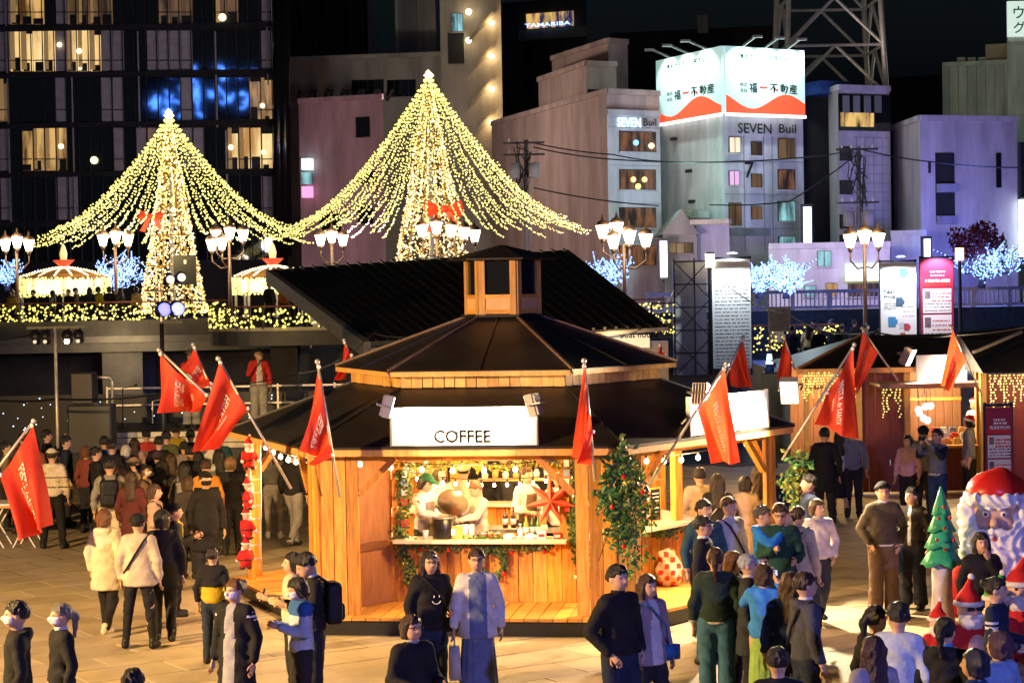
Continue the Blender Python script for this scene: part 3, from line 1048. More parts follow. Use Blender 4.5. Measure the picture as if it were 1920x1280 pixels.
# turret
tur = prism('turret_floor', [tuple(hexp(.62, i)[:2]) for i in range(6)], 3.975, 4.01, black_m, kiosk)
for i in range(6):
    u, n = side(i)
    a, b = hexp(.53, i), hexp(.53, i + 1)
    rz = math.atan2(u.y, u.x)
    c = (a + b) / 2
    for e, sg in ((a, 1), (b, -1)):
        p = e + u * sg * .045
        box('turret_post', (p.x, p.y, 4.40), (.085, .055, .78), wood_pale, kiosk, rz)
    box('turret_panel', (c.x, c.y, 4.16), (.36, .03, .16), mat('turret ply', (.66, .40, .18), .5, var=.15), kiosk, rz)
    box('turret_rail', (c.x, c.y, 4.265), (.36, .05, .05), wood_h, kiosk, rz)
    box('turret_rail', (c.x, c.y, 4.05), (.36, .05, .06), wood_h, kiosk, rz)
    p = c - n * .01
    box('turret_pane', (p.x, p.y, 4.53), (.36, .008, .48), glass_m, kiosk, rz)
    ring_panel('turret_roof_panel', i, .80, 4.80, .04, 4.99, .025, roof_m, kiosk)
tb = [hexp(.62, i) for i in range(6)]

# white signs standing on the eave, with floodlights
FRONT, RIGHT = 1, 2
def eave_at(i, px):
    """point on the eave line of side i seen at column px"""
    a, b = hexp(RO, i, ZE), hexp(RO, i + 1, ZE)
    best = min((abs(W_px(a.lerp(b, t / 200)) - px), t / 200) for t in range(201))
    return a.lerp(b, best[1])
def W_px(p):
    v = CAMROT.to_3x3().transposed() @ (Vector(p) - Vector((0, 0, CAMH)))
    return CX + F_PX * v.x / -v.z
def W_py(p):
    v = CAMROT.to_3x3().transposed() @ (Vector(p) - Vector((0, 0, CAMH)))
    return CY - F_PX * v.y / -v.z
sign_m = mat('white sign face', (.86, .86, .84), .5, var=.02, bump=0)
def eave_sign(i, pa, pb, hgt, label, txt=None, tpos=.5):
    a, b = eave_at(i, pa), eave_at(i, pb)
    u, n = side(i)
    L = (b - a).length
    c = (a + b) / 2 + n * .02 + Vector((0, 0, .02 + hgt / 2))
    t = thing('shop_sign', label, 'sign', (c.x, c.y, ZE))
    rz = math.atan2(u.y, u.x)
    box('sign_board', c, (L, .05, hgt), sign_m, t, rz)
    for e in (a, b):
        q = e + n * .02
        box('sign_edge', (q.x, q.y, ZE + .02 + hgt / 2), (.02, .07, hgt + .02), steel_m, t, rz)
    for s_ in (-.35, .35):
        q = c + u * (L * s_) - n * .3
        bar('sign_stay', (q.x, q.y, ZE + .15), (q.x + n.x * .28, q.y + n.y * .28, ZE + hgt * .8), .012, steel_m, t)
    if txt:
        lettering(txt, c + n * .028 + Vector((0, 0, -hgt * .5 + hgt * .24)) + u * (L * (tpos - .5)), u, (0, 0, 1), ink_m, t, width=L * .39, height=hgt * .34)
    return c, u, n, L
fl_body = mat('floodlight casing', (.32, .29, .30), .4, .5, var=.1)
lens_m = glow('floodlight lens', (1.0, .86, .62), 30.0)
def floodlight(loc, aim, label, power, col=WARMW, angle=120, scale=1.0, lens=True):
    loc, aim = Vector(loc), Vector(aim)
    d = (aim - loc).normalized()
    rot = d.to_track_quat('Z', 'Y').to_matrix()
    t = thing('floodlight', label, 'floodlight', loc)
    box('casing', loc, (.20 * scale, .28 * scale, .10 * scale), fl_body, t, rot=rot)
    mb = MB()
    for k in range(5):
        mb.box(loc - d * .065 * scale + rot @ Vector(((k - 2) * .04 * scale, 0, 0)), (.012 * scale, .26 * scale, .04 * scale), rot)
    mb.build('cooling_fins', fl_body, t)
    box('lens', loc + d * .053 * scale, (.17 * scale, .25 * scale, .006), lens_m if lens else white_m, t, rot=rot)
    mb = MB().tube([loc + rot @ Vector((.12 * scale, 0, 0)), loc + rot @ Vector((.13 * scale, 0, -.14 * scale)), loc + rot @ Vector((-.13 * scale, 0, -.14 * scale)), loc + rot @ Vector((-.12 * scale, 0, 0))], .012 * scale, 5)
    mb.build('bracket', steel_m, t)
    lamp('SPOT', loc + d * .08 * scale, power, col, 'flood beam', .06, aim, angle, .6)
    return t
cs, u, n, L = eave_sign(FRONT, 734, 1009, .48, 'long white COFFEE sign standing on the kiosk eave', 'COFFEE', .49)
for sg, tx in ((-1, 'left'), (1, 'right')):
    lo = cs + u * (sg * (L / 2 - .02)) + n * .26 + Vector((0, 0, .27))
    floodlight(lo, cs - u * (sg * .25) + Vector((0, 0, -.05)), 'small floodlight clamped to the %s end of the COFFEE sign' % tx, 190)
cs2, u2, n2, L2 = eave_sign(RIGHT, 1290, 1436, .50, 'blank white lit sign on the right side of the kiosk eave')
lo = cs2 + u2 * (L2 / 2 + .12) + n2 * .30 + Vector((0, 0, .24))
floodlight(lo, cs2 - u2 * .3 + n2 * .9 + Vector((0, 0, -.5)), 'glaring floodlight at the right end of the blank kiosk sign', 1900, WARMW, 165, 1.25)
lo = cs2 - u2 * (L2 / 2 + .05) + n2 * .22 + Vector((0, 0, .3))
floodlight(lo, cs2 + u2 * .2, 'small floodlight at the left end of the blank kiosk sign', 110)
# lamps inside and under the eaves
for i in range(6):
    u, n = side(i)
    c = (hexp(RI, i) + hexp(RI, i + 1)) / 2
    lamp('POINT', (c.x - n.x * .7, c.y - n.y * .7, 2.22), 85 if i in (1, 2, 0) else 60, (1.0, .66, .27), 'kiosk ceiling lamp', .12)
bulb_hot = glow('festoon bulb', (1.0, .78, .42), 14.0)
def festoon(a, b, n, sag, label, grp, power=0, m=bulb_hot, r=.032):
    a, b = Vector(a), Vector(b)
    t = thing('festoon_lights', label, 'string lights', a, 0, grp)
    P = lambda s: a.lerp(b, s) + Vector((0, 0, -sag * 4 * s * (1 - s)))
    MB().tube([P(k / 14) for k in range(15)], .006, 4).build('cable', black_m, t)
    for k in range(n):
        p = P((k + .5) / n)
        MB().lathe(p + Vector((0, 0, -.075)), [(.004, -r * 1.2), (r * .8, -r * .8), (r, 0), (r * .7, r * .8), (.012, r * 1.2)], 8).build('bulb', m, t, True)
        MB().lathe(p + Vector((0, 0, -.032)), [(.014, -.012), (.014, .025)], 6).build('socket', black_m, t)
    if power:
        lamp('POINT', P(.5) + Vector((0, 0, -.1)), power, WARM, 'festoon glow', .25)
    return t
side_words = ['left passage', 'front', 'right', 'far right', 'back', 'far left']
for i in range(6):
    u, n = side(i)
    a, b = hexp(RO - .42, i, 2.26), hexp(RO - .42, i + 1, 2.26)
    festoon(a + u * .2, b - u * .2, 8, .12, 'festoon bulbs under the %s eave of the kiosk' % side_words[i], 'festoon bulbs under the kiosk eaves', 210 if i in (0, 1, 2, 5) else 90)

# ------------------------------------------------------------------ far buildings
def litmat(key, ca, cb, scale, strength, seed=0.0):
    if key in MATS: return MATS[key]
    m = bpy.data.materials.new(key); m.use_nodes = True
    n, l = m.node_tree.nodes, m.node_tree.links
    b = n['Principled BSDF']
    b.inputs['Base Color'].default_value = (.02, .02, .02, 1); b.inputs['Roughness'].default_value = .15
    g = n.new('ShaderNodeNewGeometry')
    t = n.new('ShaderNodeTexNoise'); t.inputs['Scale'].default_value = scale; t.inputs['Detail'].default_value = 4
    ad = n.new('ShaderNodeVectorMath'); ad.operation = 'ADD'; ad.inputs[1].default_value = (seed, seed * 2, 0)
    st_ = n.new('ShaderNodeVectorMath'); st_.operation = 'MULTIPLY'; st_.inputs[1].default_value = (1.6, .2, .35)
    l.new(g.outputs['Position'], ad.inputs[0]); l.new(ad.outputs[0], st_.inputs[0]); l.new(st_.outputs[0], t.inputs['Vector'])
    r = n.new('ShaderNodeValToRGB')
    r.color_ramp.elements[0].position, r.color_ramp.elements[1].position = .38, .62
    r.color_ramp.elements[0].color = (*ca, 1); r.color_ramp.elements[1].color = (*cb, 1)
    l.new(t.outputs[0], r.inputs[0]); l.new(r.outputs[0], b.inputs['Emission Color'])
    b.inputs['Emission Strength'].default_value = strength
    m.cycles.emission_sampling = 'NONE'
    MATS[key] = m
    return m
lit_warm = litmat('warm lit room', (.10, .045, .012), (.95, .55, .18), .9, .62)
lit_dim = litmat('dim lit room', (.035, .018, .008), (.22, .12, .05), .8, .55, 3)
lit_bright = litmat('bright lit room', (.45, .22, .05), (1.0, .72, .32), .7, .9, 5)
lit_cool = litmat('cool lit room', (.03, .06, .07), (.35, .75, .8), 1.2, .7, 9)
lit_bar = litmat('dim bar room', (.02, .012, .01), (.30, .12, .05), 2.0, .55, 2)
curtain_m = mat('drawn curtain', (.42, .38, .42), .8, var=.2, nscale=2, bump=.2, bscale=6)
dglass = mat('mirror dark glass', (.008, .009, .011), .03, var=0, bump=0, spec=1.0)
frame_m = mat('dark window frame', (.02, .02, .022), .5, var=.2)
paint = {k: mat('wall ' + k, c, .8, var=.32, nscale=.55, bump=.25, bscale=4, stretch=(1.6, 1.6, .35)) for k, c in dict(
    beige=(.36, .33, .28), pale=(.42, .39, .34), pink=(.40, .24, .25), rose=(.40, .29, .27), white=(.52, .51, .52), lilac=(.47, .43, .48), dark=(.045, .045, .05),
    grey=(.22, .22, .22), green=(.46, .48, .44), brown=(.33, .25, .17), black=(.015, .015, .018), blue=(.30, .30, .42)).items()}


def onface(px, py, A, B):
    d = ray(px, py)
    ex, ey = B[0] - A[0], B[1] - A[1]
    t = (A[0] * ey - A[1] * ex) / (d.x * ey - d.y * ex)
    return Vector((d.x * t, d.y * t, CAMH + d.z * t))


class Building:
    def __init__(self, label, front, depth, py_top, m, py_bot=None, roof=None, name='building', z0=2.9):
        """front: [(px, Y), ...] left to right"""
        self.P = [(W(px, 400, Y).x, Y) for px, Y in front]
        ztop = W(front[0][0], py_top, front[0][1]).z
        self.zt = ztop
        c = self.P[0]
        self.t = thing(name, label, 'building', (c[0], c[1], z0))
        back = [(x * (1 + depth / y), y + depth) for x, y in (self.P[-1], self.P[0])]
        prism('wall', self.P + back, z0 if py_bot is None else W(front[0][0], py_bot, front[0][1]).z, ztop, m, self.t)
        self.m = m
        for a, b in zip(self.P[:-1], self.P[1:]):
            a_, b_ = Vector((a[0], a[1] - .06, ztop)), Vector((b[0], b[1] - .06, ztop))
            bar('parapet', a_, b_, .12, roof or m, self.t, .15)

    def rect(self, nm, px0, py0, px1, py1, m, f=0, proud=.03, th=.05, parent=None):
        A, B = self.P[f], self.P[f + 1]
        ym, xm = (py0 + py1) / 2, (px0 + px1) / 2
        a, b = onface(px0, ym, A, B), onface(px1, ym, A, B)
        lo_, hi_ = onface(xm, py1, A, B).z, onface(xm, py0, A, B).z
        c = (a + b) / 2
        c.z = (lo_ + hi_) / 2
        u = Vector((B[0] - A[0], B[1] - A[1], 0)).normalized()
        n = Vector((u.y, -u.x, 0))
        w = abs((b - a).dot(u))
        return box(nm, c + n * proud, (w, th, hi_ - lo_), m, parent or self.t, math.atan2(u.y, u.x))

    def win(self, px0, py0, px1, py1, m=None, f=0, mull=1, sill=True, trans=False):
        o = self.rect('window', px0, py0, px1, py1, frame_m, f, .03, .08)
        k = max(mull, 1)
        for i in range(k):
            a = px0 + (px1 - px0) * i / k; b = px0 + (px1 - px0) * (i + 1) / k
            self.rect('pane', a + .8, py0 + 1, b - .8, py1 - 1, m or dglass, f, .075, .02, parent=o)
        if sill: self.rect('sill', px0 - 2, py1, px1 + 2, py1 + 2.5, self.m, f, .08, .14, parent=o)
        return o

    def text(self, s, px0, py0, px1, py1, m, f=0, proud=.12):
        A, B = self.P[f], self.P[f + 1]
        a, b = onface(px0, py1, A, B), onface(px1, py0, A, B)
        u = Vector((B[0] - A[0], B[1] - A[1], 0)).normalized()
        n = Vector((u.y, -u.x, 0))
        lettering(s, (a + b) / 2 + n * proud, u, (0, 0, 1), m, self.t, width=abs((b - a).dot(u)), height=abs(b.z - a.z), name='sign_lettering')


# hotel of dark glass
H = Building('tall dark glass hotel with a grid of lit and curtained rooms', [(-70, 125), (512, 125)], 14, -60, paint['black'], name='hotel_building')
lits = [(22, 0, 87, 33, lit_warm), (133, 0, 217, 44, lit_dim), (300, 0, 365, 50, lit_dim), (408, 0, 435, 62, lit_dim), (30, 62, 110, 132, lit_bright), (137, 72, 190, 135, lit_bright),
        (470, 165, 508, 240, lit_warm), (36, 243, 120, 320, lit_warm), (430, 248, 508, 328, lit_bright), (285, 245, 330, 322, lit_dim), (0, 145, 12, 225, lit_dim)]
curts = [(112, 0, 133, 420), (200, 60, 238, 228), (285, 60, 305, 130), (345, 0, 365, 130), (305, 60, 345, 130), (345, 150, 368, 235), (497, 0, 508, 420), (0, 0, 9, 420), (225, 240, 240, 322), (255, 245, 275, 322), (352, 245, 370, 322), (123, 330, 146, 420)]
rows = [(-60, -45), (-38, 46), (58, 134), (146, 228), (240, 320), (331, 412), (424, 490)]
xs_ = [-66 + 21.4 * i for i in range(28)]
for r0, r1 in rows:
    for xa in xs_:
        xb = xa + 20.2
        if xb > 512: continue
        cx, cy_ = (xa + xb) / 2, (r0 + r1) / 2
        m = dglass
        for q in curts:
            if q[0] - 3 <= cx <= q[2] + 3 and q[1] <= cy_ <= q[3]: m = curtain_m
        for q in lits:
            if q[0] - 4 <= cx <= q[2] + 4 and q[1] <= max(cy_, 2) <= q[3]: m = q[4]
        H.rect('window_pane', xa, r0, xb, r1, m, 0, .03, .06)
        if m in (lit_warm, lit_bright, lit_dim):
            w = xb - xa
            if rnd.random() < .5: H.rect('curtain', xa, r0, xa + w * rnd.uniform(.25, .5), r1 - 3, mat('lit curtain', (.3, .17, .06), .8, emit=.16, ecol=(1, .6, .25)), 0, .07, .02)
            if rnd.random() < .75: H.rect('furniture', xa + w * rnd.uniform(0, .3), r1 - (r1 - r0) * rnd.uniform(.12, .34), xb - w * rnd.uniform(0, .3), r1, frame_m, 0, .068, .02)
            if rnd.random() < .5: H.rect('ceiling_strip', xa, r0, xb, r0 + (r1 - r0) * rnd.uniform(.06, .16), frame_m, 0, .069, .02)
        if m is not dglass:
            H.rect('transom', xa, r0 + (r1 - r0) * .72, xb, r0 + (r1 - r0) * .72 + 2, frame_m, 0, .075, .03)
for r0, r1 in rows:
    H.rect('floor_slab', -66, r1 + 1, 512, r1 + 10.5, paint['black'], 0, .12, .3)
for xa in xs_: H.rect('mullion', xa - 1.3, -60, xa + .4, 490, frame_m, 0, .09, .12)
pipe_m = mat('pale facade pipe', (.45, .42, .40), .4, .3)
for x, a, b in ((15, -40, 420), (137, 60, 420), (260, 60, 240), (405, 60, 240), (425, 245, 420), (500, -40, 160)):
    H.rect('facade_pipe', x, a, x + 2.6, b, pipe_m, 0, .2, .08)
for x, y, r in ((150, 97, .22), (152, 130, .12), (113, 85, .2), (116, 275, .22), (434, 277, .22), (495, 286, .2), (493, 199, .2), (178, 301, .3), (418, 34, .3)):
    p = onface(x, y, *H.P); MB().ball((p.x, p.y - .25, p.z), r * .8, 8, 5).build('room_lamp', bulb_w, H.t, True)
mb = MB()
for x in (520, 532): mb.tube([W(x, -60, 123.2), W(x + 4, 480, 123.2)], .35, 10)
mb.build('corner_column', mat('polished dark column', (.05, .05, .05), .15, .8), H.t, True)
# the neon sign whose glow mirrors in the hotel glass stands on a roof behind the viewer
def mirror(px, py, yg=125.0, ys=-22.0):
    p = W(px, py, 2 * yg - ys); return Vector((p.x, ys, p.z))
neon = thing('neon_sign', 'blue neon sign on a roof behind the viewer, seen mirrored in the hotel glass', 'sign', mirror(365, 230))
neon_m = glow('blue neon', (.06, .22, 1.0), 26.0)
a, b = mirror(268, 218), mirror(478, 130)
nr = random.Random(3)
for x0, y0, x1, y1, cnt in ((275, 130, 470, 146, 9), (268, 176, 290, 214, 3), (288, 158, 372, 202, 12), (388, 160, 440, 196, 5), (448, 168, 474, 200, 3), (288, 206, 395, 222, 5)):
    for k in range(cnt):
        cx, cy_ = nr.uniform(x0, x1), nr.uniform(y0, y1)
        p = [mirror(cx + nr.uniform(-9, 9) + 3 * j, cy_ + nr.uniform(-.4, .4) * (y1 - y0)) for j in range(4)]
        q = [p[0].lerp(p[1], .5), p[1], p[1].lerp(p[2], .5) + Vector((.2, 0, .2)), p[2], p[3]]
        MB().tube(q, .16, 5).build('neon_tube', neon_m, neon)
mb = MB(); mb.box((a + b) / 2 + Vector((0, -.6, 0)), (abs(b.x - a.x) * 1.05, .2, abs(b.z - a.z) * 1.1)); mb.build('sign_backing', black_m, neon)
MB().bar(((a.x + b.x) / 2, -22.8, 0), ((a.x + b.x) / 2, -22.8, a.z), .6).build('sign_mast', black_m, neon)

B = Building('unlit black office block behind the hotel', [(530, 160), (705, 160)], 12, -80, paint['black'])
for i in range(7): B.rect('facade_fin', 545 + i * 22, -70, 549 + i * 22, 100, frame_m, 0, .15, .3)
B.rect('drain_pipe', 690, -60, 706, 112, paint['grey'], 0, .3, .5)
Cb = Building('long beige office block with dark strip windows', [(538, 140), (905, 138)], 12, 112, paint['beige'])
for x0, x1 in ((660, 720), (726, 780), (838, 905)): Cb.win(x0, 150, x1, 182, f=0, mull=4)
for x0, x1 in ((600, 650), (838, 905)): Cb.win(x0, 240, x1, 285, mull=3)
Cb.rect('stained_panel', 545, 112, 618, 190, paint['brown'], 0, .1, .2)
mb = MB()
for k in range(12): mb.bar(W(560 + k * 15, 190, 137), W(566 + k * 15 + (6 if k % 2 else -4), 168, 137), .1)
mb.build('roof_railing', frame_m, Cb.t)
C2 = Building('beige stair block rising above the long office block', [(748, 145), (824, 144)], 8, -30, paint['pale'])
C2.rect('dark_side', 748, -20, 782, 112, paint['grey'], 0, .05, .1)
St = Building('brown stair tower with zigzag outside steps and warm wall lamps', [(832, 137), (946, 137)], 6, -60, paint['beige'], name='stair_tower')
St.win(846, 25, 868, 60, lit_cool, mull=2)
St.rect('shade_panel', 840, 62, 870, 120, paint['black'], 0, .03, .06)  # flat black panel on the wall, standing in for a hollow's shade
for k in range(4):
    y = 18 + k * 62
    a, b = onface(880, y + 60, *St.P), onface(926, y + 8, *St.P)
    bar('stair_flight', a + Vector((0, -.5, 0)), b + Vector((0, -.5, 0)), .35, paint['beige'], St.t, .10)
    c = onface(922, 45 + k * 62, *St.P)
    MB().ball(c + Vector((0, -.35, 0)), .17, 8, 5).build('wall_lamp', bulb_hot, St.t, True)
    lamp('POINT', c + Vector((0, -1.0, 0)), 45, WARM, 'stair lamp', .2)
for y in (25, 78):
    c = onface(879, y, *St.P)
    MB().ball(c + Vector((0, -.6, 0)), .2, 8, 5).build('wall_lamp', bulb_hot, St.t, True)
Pk = Building('rose pink building with a dark upper window and stacked signs', [(564, 121), (722, 119)], 10, 190, paint['pink'])
Pk.win(668, 220, 694, 258); Pk.win(672, 322, 706, 345, mull=2); Pk.win(672, 385, 700, 420, mull=2); Pk.win(600, 400, 640, 440, mull=2)
for i, m in enumerate((glow('white cyan sign', (.55, .95, 1.0), 1.6), lit_cool, glow('pink sign', (1, .35, .75), .8))):
    Pk.rect('projecting_sign', 574, 298 + i * 26, 589, 319 + i * 26, m, 0, .35, .5)
Tw = Building('dark unlit tower with a lit rooftop bar sign', [(948, 175), (1106, 172)], 14, 10, paint['dark'], name='tower_building')
Tw.rect('bar_window', 988, 24, 1076, 52, litmat('rooftop bar', (.02, .02, .10), (.9, .55, .15), 1.4, .7, 4), 0, .1, .1)
Tw.rect('terrace_wall', 976, 55, 1106, 74, paint['grey'], 0, .3, .4)
Tw.text('TAMARIBA', 990, 41, 1075, 54, glow('blue white letters', (.35, .55, 1.0), 2.2), 0, .7)
for i in range(3):
    for x in (985, 1010, 1060, 1082): Tw.win(x, 82 + i * 62, x + 15, 116 + i * 62, sill=False)
Bk = Building('low dark building under the night sky behind the billboard', [(1150, 200), (1462, 196)], 10, 66, paint['dark'])
Bk.rect('roof_tank', 1310, 30, 1330, 64, paint['green'], 0, .3, 1.0)
Bk2 = Building('dark flat roofed block behind the purple building', [(1640, 180), (1790, 176)], 10, 152, paint['dark'])
Fw = Building('reddish stepped building with blank side wall and SEVEN Buil front', [(925, 134), (1141, 113), (1240, 115)], 9, 232, paint['rose'])
F2 = Building('upper block of the stepped reddish building', [(1014, 127), (1104, 118), (1160, 119)], 7, 150, paint['rose'])
F2.rect('terrace_shade_panel', 1102, 168, 1140, 212, paint['black'], 1, .03, .05); F2.win(1104, 176, 1136, 206, lit_dim, 1)  # black panel painted as the shade inside the terrace notch
F3 = Building('pale stair head on top of the reddish building', [(1040, 130), (1146, 121), (1182, 122)], 5, 110, paint['rose'])
Fp = Building('narrow lilac SEVEN Buil front with a column of bar windows', [(1141, 112.6), (1240, 114.6)], 1.2, 210, paint['lilac'])
for i, (m, mm) in enumerate(((lit_bar, 3), (lit_bar, 5), (lit_bar, 3), (lit_bar, 3))):
    y = 247 + i * 71
    Fp.win(1161, y, 1229, y + 38, m, 0, mm)
    Fp.rect('wall_joint', 1142, y - 8, 1239, y - 7, paint['grey'], 0, .02, .02)
for x, y, m in ((1192, 268, glow('blue glow', (.1, .45, 1), 1.5)), (1221, 274, bulb_w), (1196, 350, glow('yellow glow', (1, .8, .05), 1.3)), (1187, 337, bulb_g), (1208, 337, bulb_g)):
    p = onface(x, y, *Fp.P); MB().ball(p + Vector((0, -.2, 0)), .17, 6, 4).build('bar_lamp', m, Fp.t)
Fp.text('SEVEN', 1155, 222, 1199, 238, glow('cyan white letters', (.45, .85, 1.0), 3.0)); Fp.text('Buil', 1204, 223, 1228, 237, frame_m)

G7 = Building('pale SEVEN Buil corner building under the big billboard', [(1237, 119), (1358, 112), (1508, 115)], 10, 218, paint['white'])
for (a, b, c, d, m) in ((1366, 257, 1387, 287, glow('yellow blind', (1, .6, .12), .6)), (1458, 260, 1490, 298, lit_dim), (1366, 320, 1385, 348, glow('magenta screen', (.8, .1, .5), .5)), (1458, 318, 1490, 356, lit_bar),
                        (1366, 380, 1389, 424, lit_dim), (1458, 377, 1490, 415, lit_cool), (1459, 443, 1490, 481, lit_cool), (1531, 470, 1557, 499, lit_cool)):
    if a < 1508: G7.win(a, b, c, d, m, 1, 2)
for y in (302, 364, 428): G7.rect('wall_joint', 1359, y, 1507, y + 1, paint['grey'], 1, .02, .02)
for x in (1395, 1432, 1448): G7.rect('wall_joint', x, 255, x + .8, 470, paint['grey'], 1, .02, .02)
G7.text('SEVEN', 1381, 233, 1444, 250, frame_m, 1); G7.text('Buil', 1458, 234, 1490, 250, frame_m, 1)
G7.text('7', 1394, 304, 1411, 334, frame_m, 1)
for x, y in ((1262, 258), (1290, 318), (1296, 375)): G7.rect('vent', x, y, x + 8, y + 6, frame_m, 0, .1, .2)
for y in (262, 322, 382): G7.win(1408, y + 4, 1428, y + 30, lit_dim, 1, 2)
for k in range(3):
    G7.rect('air_conditioner', 1286 + k * 17, 392 + k * 2, 1301 + k * 17, 405 + k * 2, paint['pale'], 0, .5, .7)
G7.rect('shutter_box', 1363, 428, 1437, 442, paint['grey'], 1, .2, .3)
# billboard
bb = thing('billboard', 'two-sided lit rooftop billboard with red wave and real estate lettering', 'billboard', (G7.P[1][0], G7.P[1][1], G7.zt))
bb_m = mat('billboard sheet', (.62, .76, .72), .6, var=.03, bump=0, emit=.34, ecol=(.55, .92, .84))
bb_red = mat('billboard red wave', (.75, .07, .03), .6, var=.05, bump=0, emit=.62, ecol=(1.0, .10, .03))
for f, (pa, pb, ya, yb) in enumerate(((1235, 1357, 103, 222), (1359, 1507, 88, 216))):
    A, Bq = ((G7.P[0][0], G7.P[0][1] - .3), (G7.P[1][0], G7.P[1][1] - .3)) if f == 0 else ((G7.P[1][0], G7.P[1][1] - .3), (G7.P[2][0], G7.P[2][1] - .3))
    u = Vector((Bq[0] - A[0], Bq[1] - A[1], 0)).normalized(); n = Vector((u.y, -u.x, 0))
    a, b = onface(pa, yb, A, Bq), onface(pb, yb - (4 if f == 0 else 0), A, Bq)
    z0 = onface(1358, 214, *G7.P[1:]).z; z1 = onface(1358, 88, *G7.P[1:]).z
    L = (Vector((b.x, b.y, 0)) - Vector((a.x, a.y, 0))).length
    c = Vector(((a.x + b.x) / 2, (a.y + b.y) / 2, (z0 + z1) / 2))
    rz = math.atan2(u.y, u.x)
    box('billboard_panel', c, (L, .25, z1 - z0), bb_m, bb, rz)
    pts_ = []
    for k in range(25):
        s = k / 24
        hh = (.20 + .115 * math.sin((s * 1.15 - .05) * 2 * math.pi + (math.pi * 1.05 if f == 0 else math.pi * .85))) * (z1 - z0)
        pts_.append((s, hh))
    o = Vector((a.x, a.y, z0)) + n * .135
    vs = [o + u * (L * s) for s, h in pts_] + [o + u * (L * s) + Vector((0, 0, h)) for s, h in pts_]
    mesh_obj('red_wave', vs, [(k, k + 1, k + 26, k + 25) for k in range(24)], bb_red, bb)
    Hh = z1 - z0
    def tx(s, x, y, w, h, m=ink_m):
        lettering(s, Vector((a.x, a.y, z0)) + n * .14 + u * (L * x) + Vector((0, 0, Hh * y)), u, (0, 0, 1), m, bb, width=L * w, height=Hh * h, name='billboard_lettering')
    tx('博多でテナント探すなら', .50, .86, .66, .075)
    tx('株式', .22, .44, .09, .06); tx('会社', .22, .355, .09, .06)
    tx('福', .34, .40, .10, .15); tx('不', .60, .40, .10, .14); tx('動産', .79, .40, .22, .15)
    red_ink = mat('red print', (.6, .04, .03), .6, var=0, bump=0)
    tx('一', .47, .41, .10, .025, red_ink); tx('・', .64, .38, .03, .045, red_ink)
    mb = MB().bar(Vector((a.x, a.y, z0 - .05)) + n * .15, Vector((b.x, b.y, z0 - .05)) + n * .15, .08); mb.build('light_strip', glow('white tube', (1, .95, .9), 1.6), bb)
    for k in (.22, .5, .78):
        q = Vector((a.x, a.y, z1)) + u * (L * k)
        mb = MB().bar(q, q + n * 1.3 + Vector((0, 0, .45)), .05).box(q + n * 1.4 + Vector((0, 0, .42)), (.55, .3, .12)); mb.build('billboard_lamp', steel_m, bb)
        lamp('SPOT', q + n * 1.5 + Vector((0, 0, .25)), 420, (.75, 1.0, .93), 'billboard beam', .1, q + n * .1 + Vector((0, 0, -1.6)), 95, .5)

Gp = Building('black gap building between the pale corner building and the tiled tower block', [(1509, 119), (1562, 119)], 8, 172, paint['black'])
It = Building('lilac tiled tower block with a glazed golden top floor', [(1556, 117), (1574, 114.5), (1671, 116)], 9, 172, paint['lilac'])
It.rect('glazed_floor', 1572, 178, 1669, 246, dglass, 1, .05, .1)
It.rect('lit_lounge', 1574, 212, 1636, 238, litmat('golden lounge', (.03, .02, .01), (1.0, .62, .2), 1.8, .7, 6), 1, .12, .05)
for k in range(4): It.rect('drape', 1578 + k * 20, 180, 1590 + k * 20, 212, paint['grey'], 1, .12, .06)
for y in (275, 338, 402, 440): It.win(1574, y, 1597, y + 27, f=1)
for k in range(11): It.rect('tile_joint', 1600, 258 + k * 17, 1670, 258.8 + k * 17, paint['grey'], 1, .02, .02)
for k in range(4): It.rect('tile_joint', 1606 + k * 16, 258, 1606.8 + k * 16, 440, paint['grey'], 1, .02, .02)
It.rect('blue_tank', 1567, 147, 1624, 171, mat('blue tarp', (.03, .08, .35), .6), 1, -2.5, 2.0)
# lattice mast
ms = thing('lattice_mast', 'tall steel lattice telecom mast on the tiled tower block', 'mast', (W(1552, 170, 122).x, 122, It.zt))
cx_, cz = W(1553, 170, 122).x, It.zt
mast_m = mat('weathered glowing mast steel', (.42, .36, .31), .5, .4, var=.3, emit=.02, ecol=(.8, .7, .6))  # steel has a faint glow of its own, imitating light on it
def leg(sx, sy, z):
    k = 3.0 - .045 * (z - cz)
    return Vector((cx_ + sx * k * .98, 122 + sy * k, z))
for sx in (-1, 1):
    for sy in (-1, 1): MB().tube([leg(sx, sy, cz - 1), leg(sx, sy, cz + 9)], .16, 8).build('mast_leg', mast_m, ms, True)
zs_ = [cz, cz + 2.9, cz + 5.7, cz + 8.6]
for z in zs_:
    for a, b in (((-1, -1), (1, -1)), ((1, -1), (1, 1)), ((1, 1), (-1, 1)), ((-1, 1), (-1, -1))):
        MB().tube([leg(*a, z), leg(*b, z)], .09, 6).build('mast_girt', mast_m, ms)
for z, z2 in zip(zs_[:-1], zs_[1:]):
    for a, b in (((-1, -1), (1, -1)), ((1, -1), (1, 1)), ((1, 1), (-1, 1)), ((-1, 1), (-1, -1))):
        m_ = (leg(*a, z2) + leg(*b, z2)) / 2
        MB().tube([leg(*a, z), m_], .10, 6).build('mast_brace', mast_m, ms); MB().tube([leg(*b, z), m_], .10, 6).build('mast_brace', mast_m, ms)
lamp('SPOT', (cx_ - 3, 114, cz + 1), 900, (1, .9, .75), 'mast light', .2, (cx_, 122, cz + 5), 80)

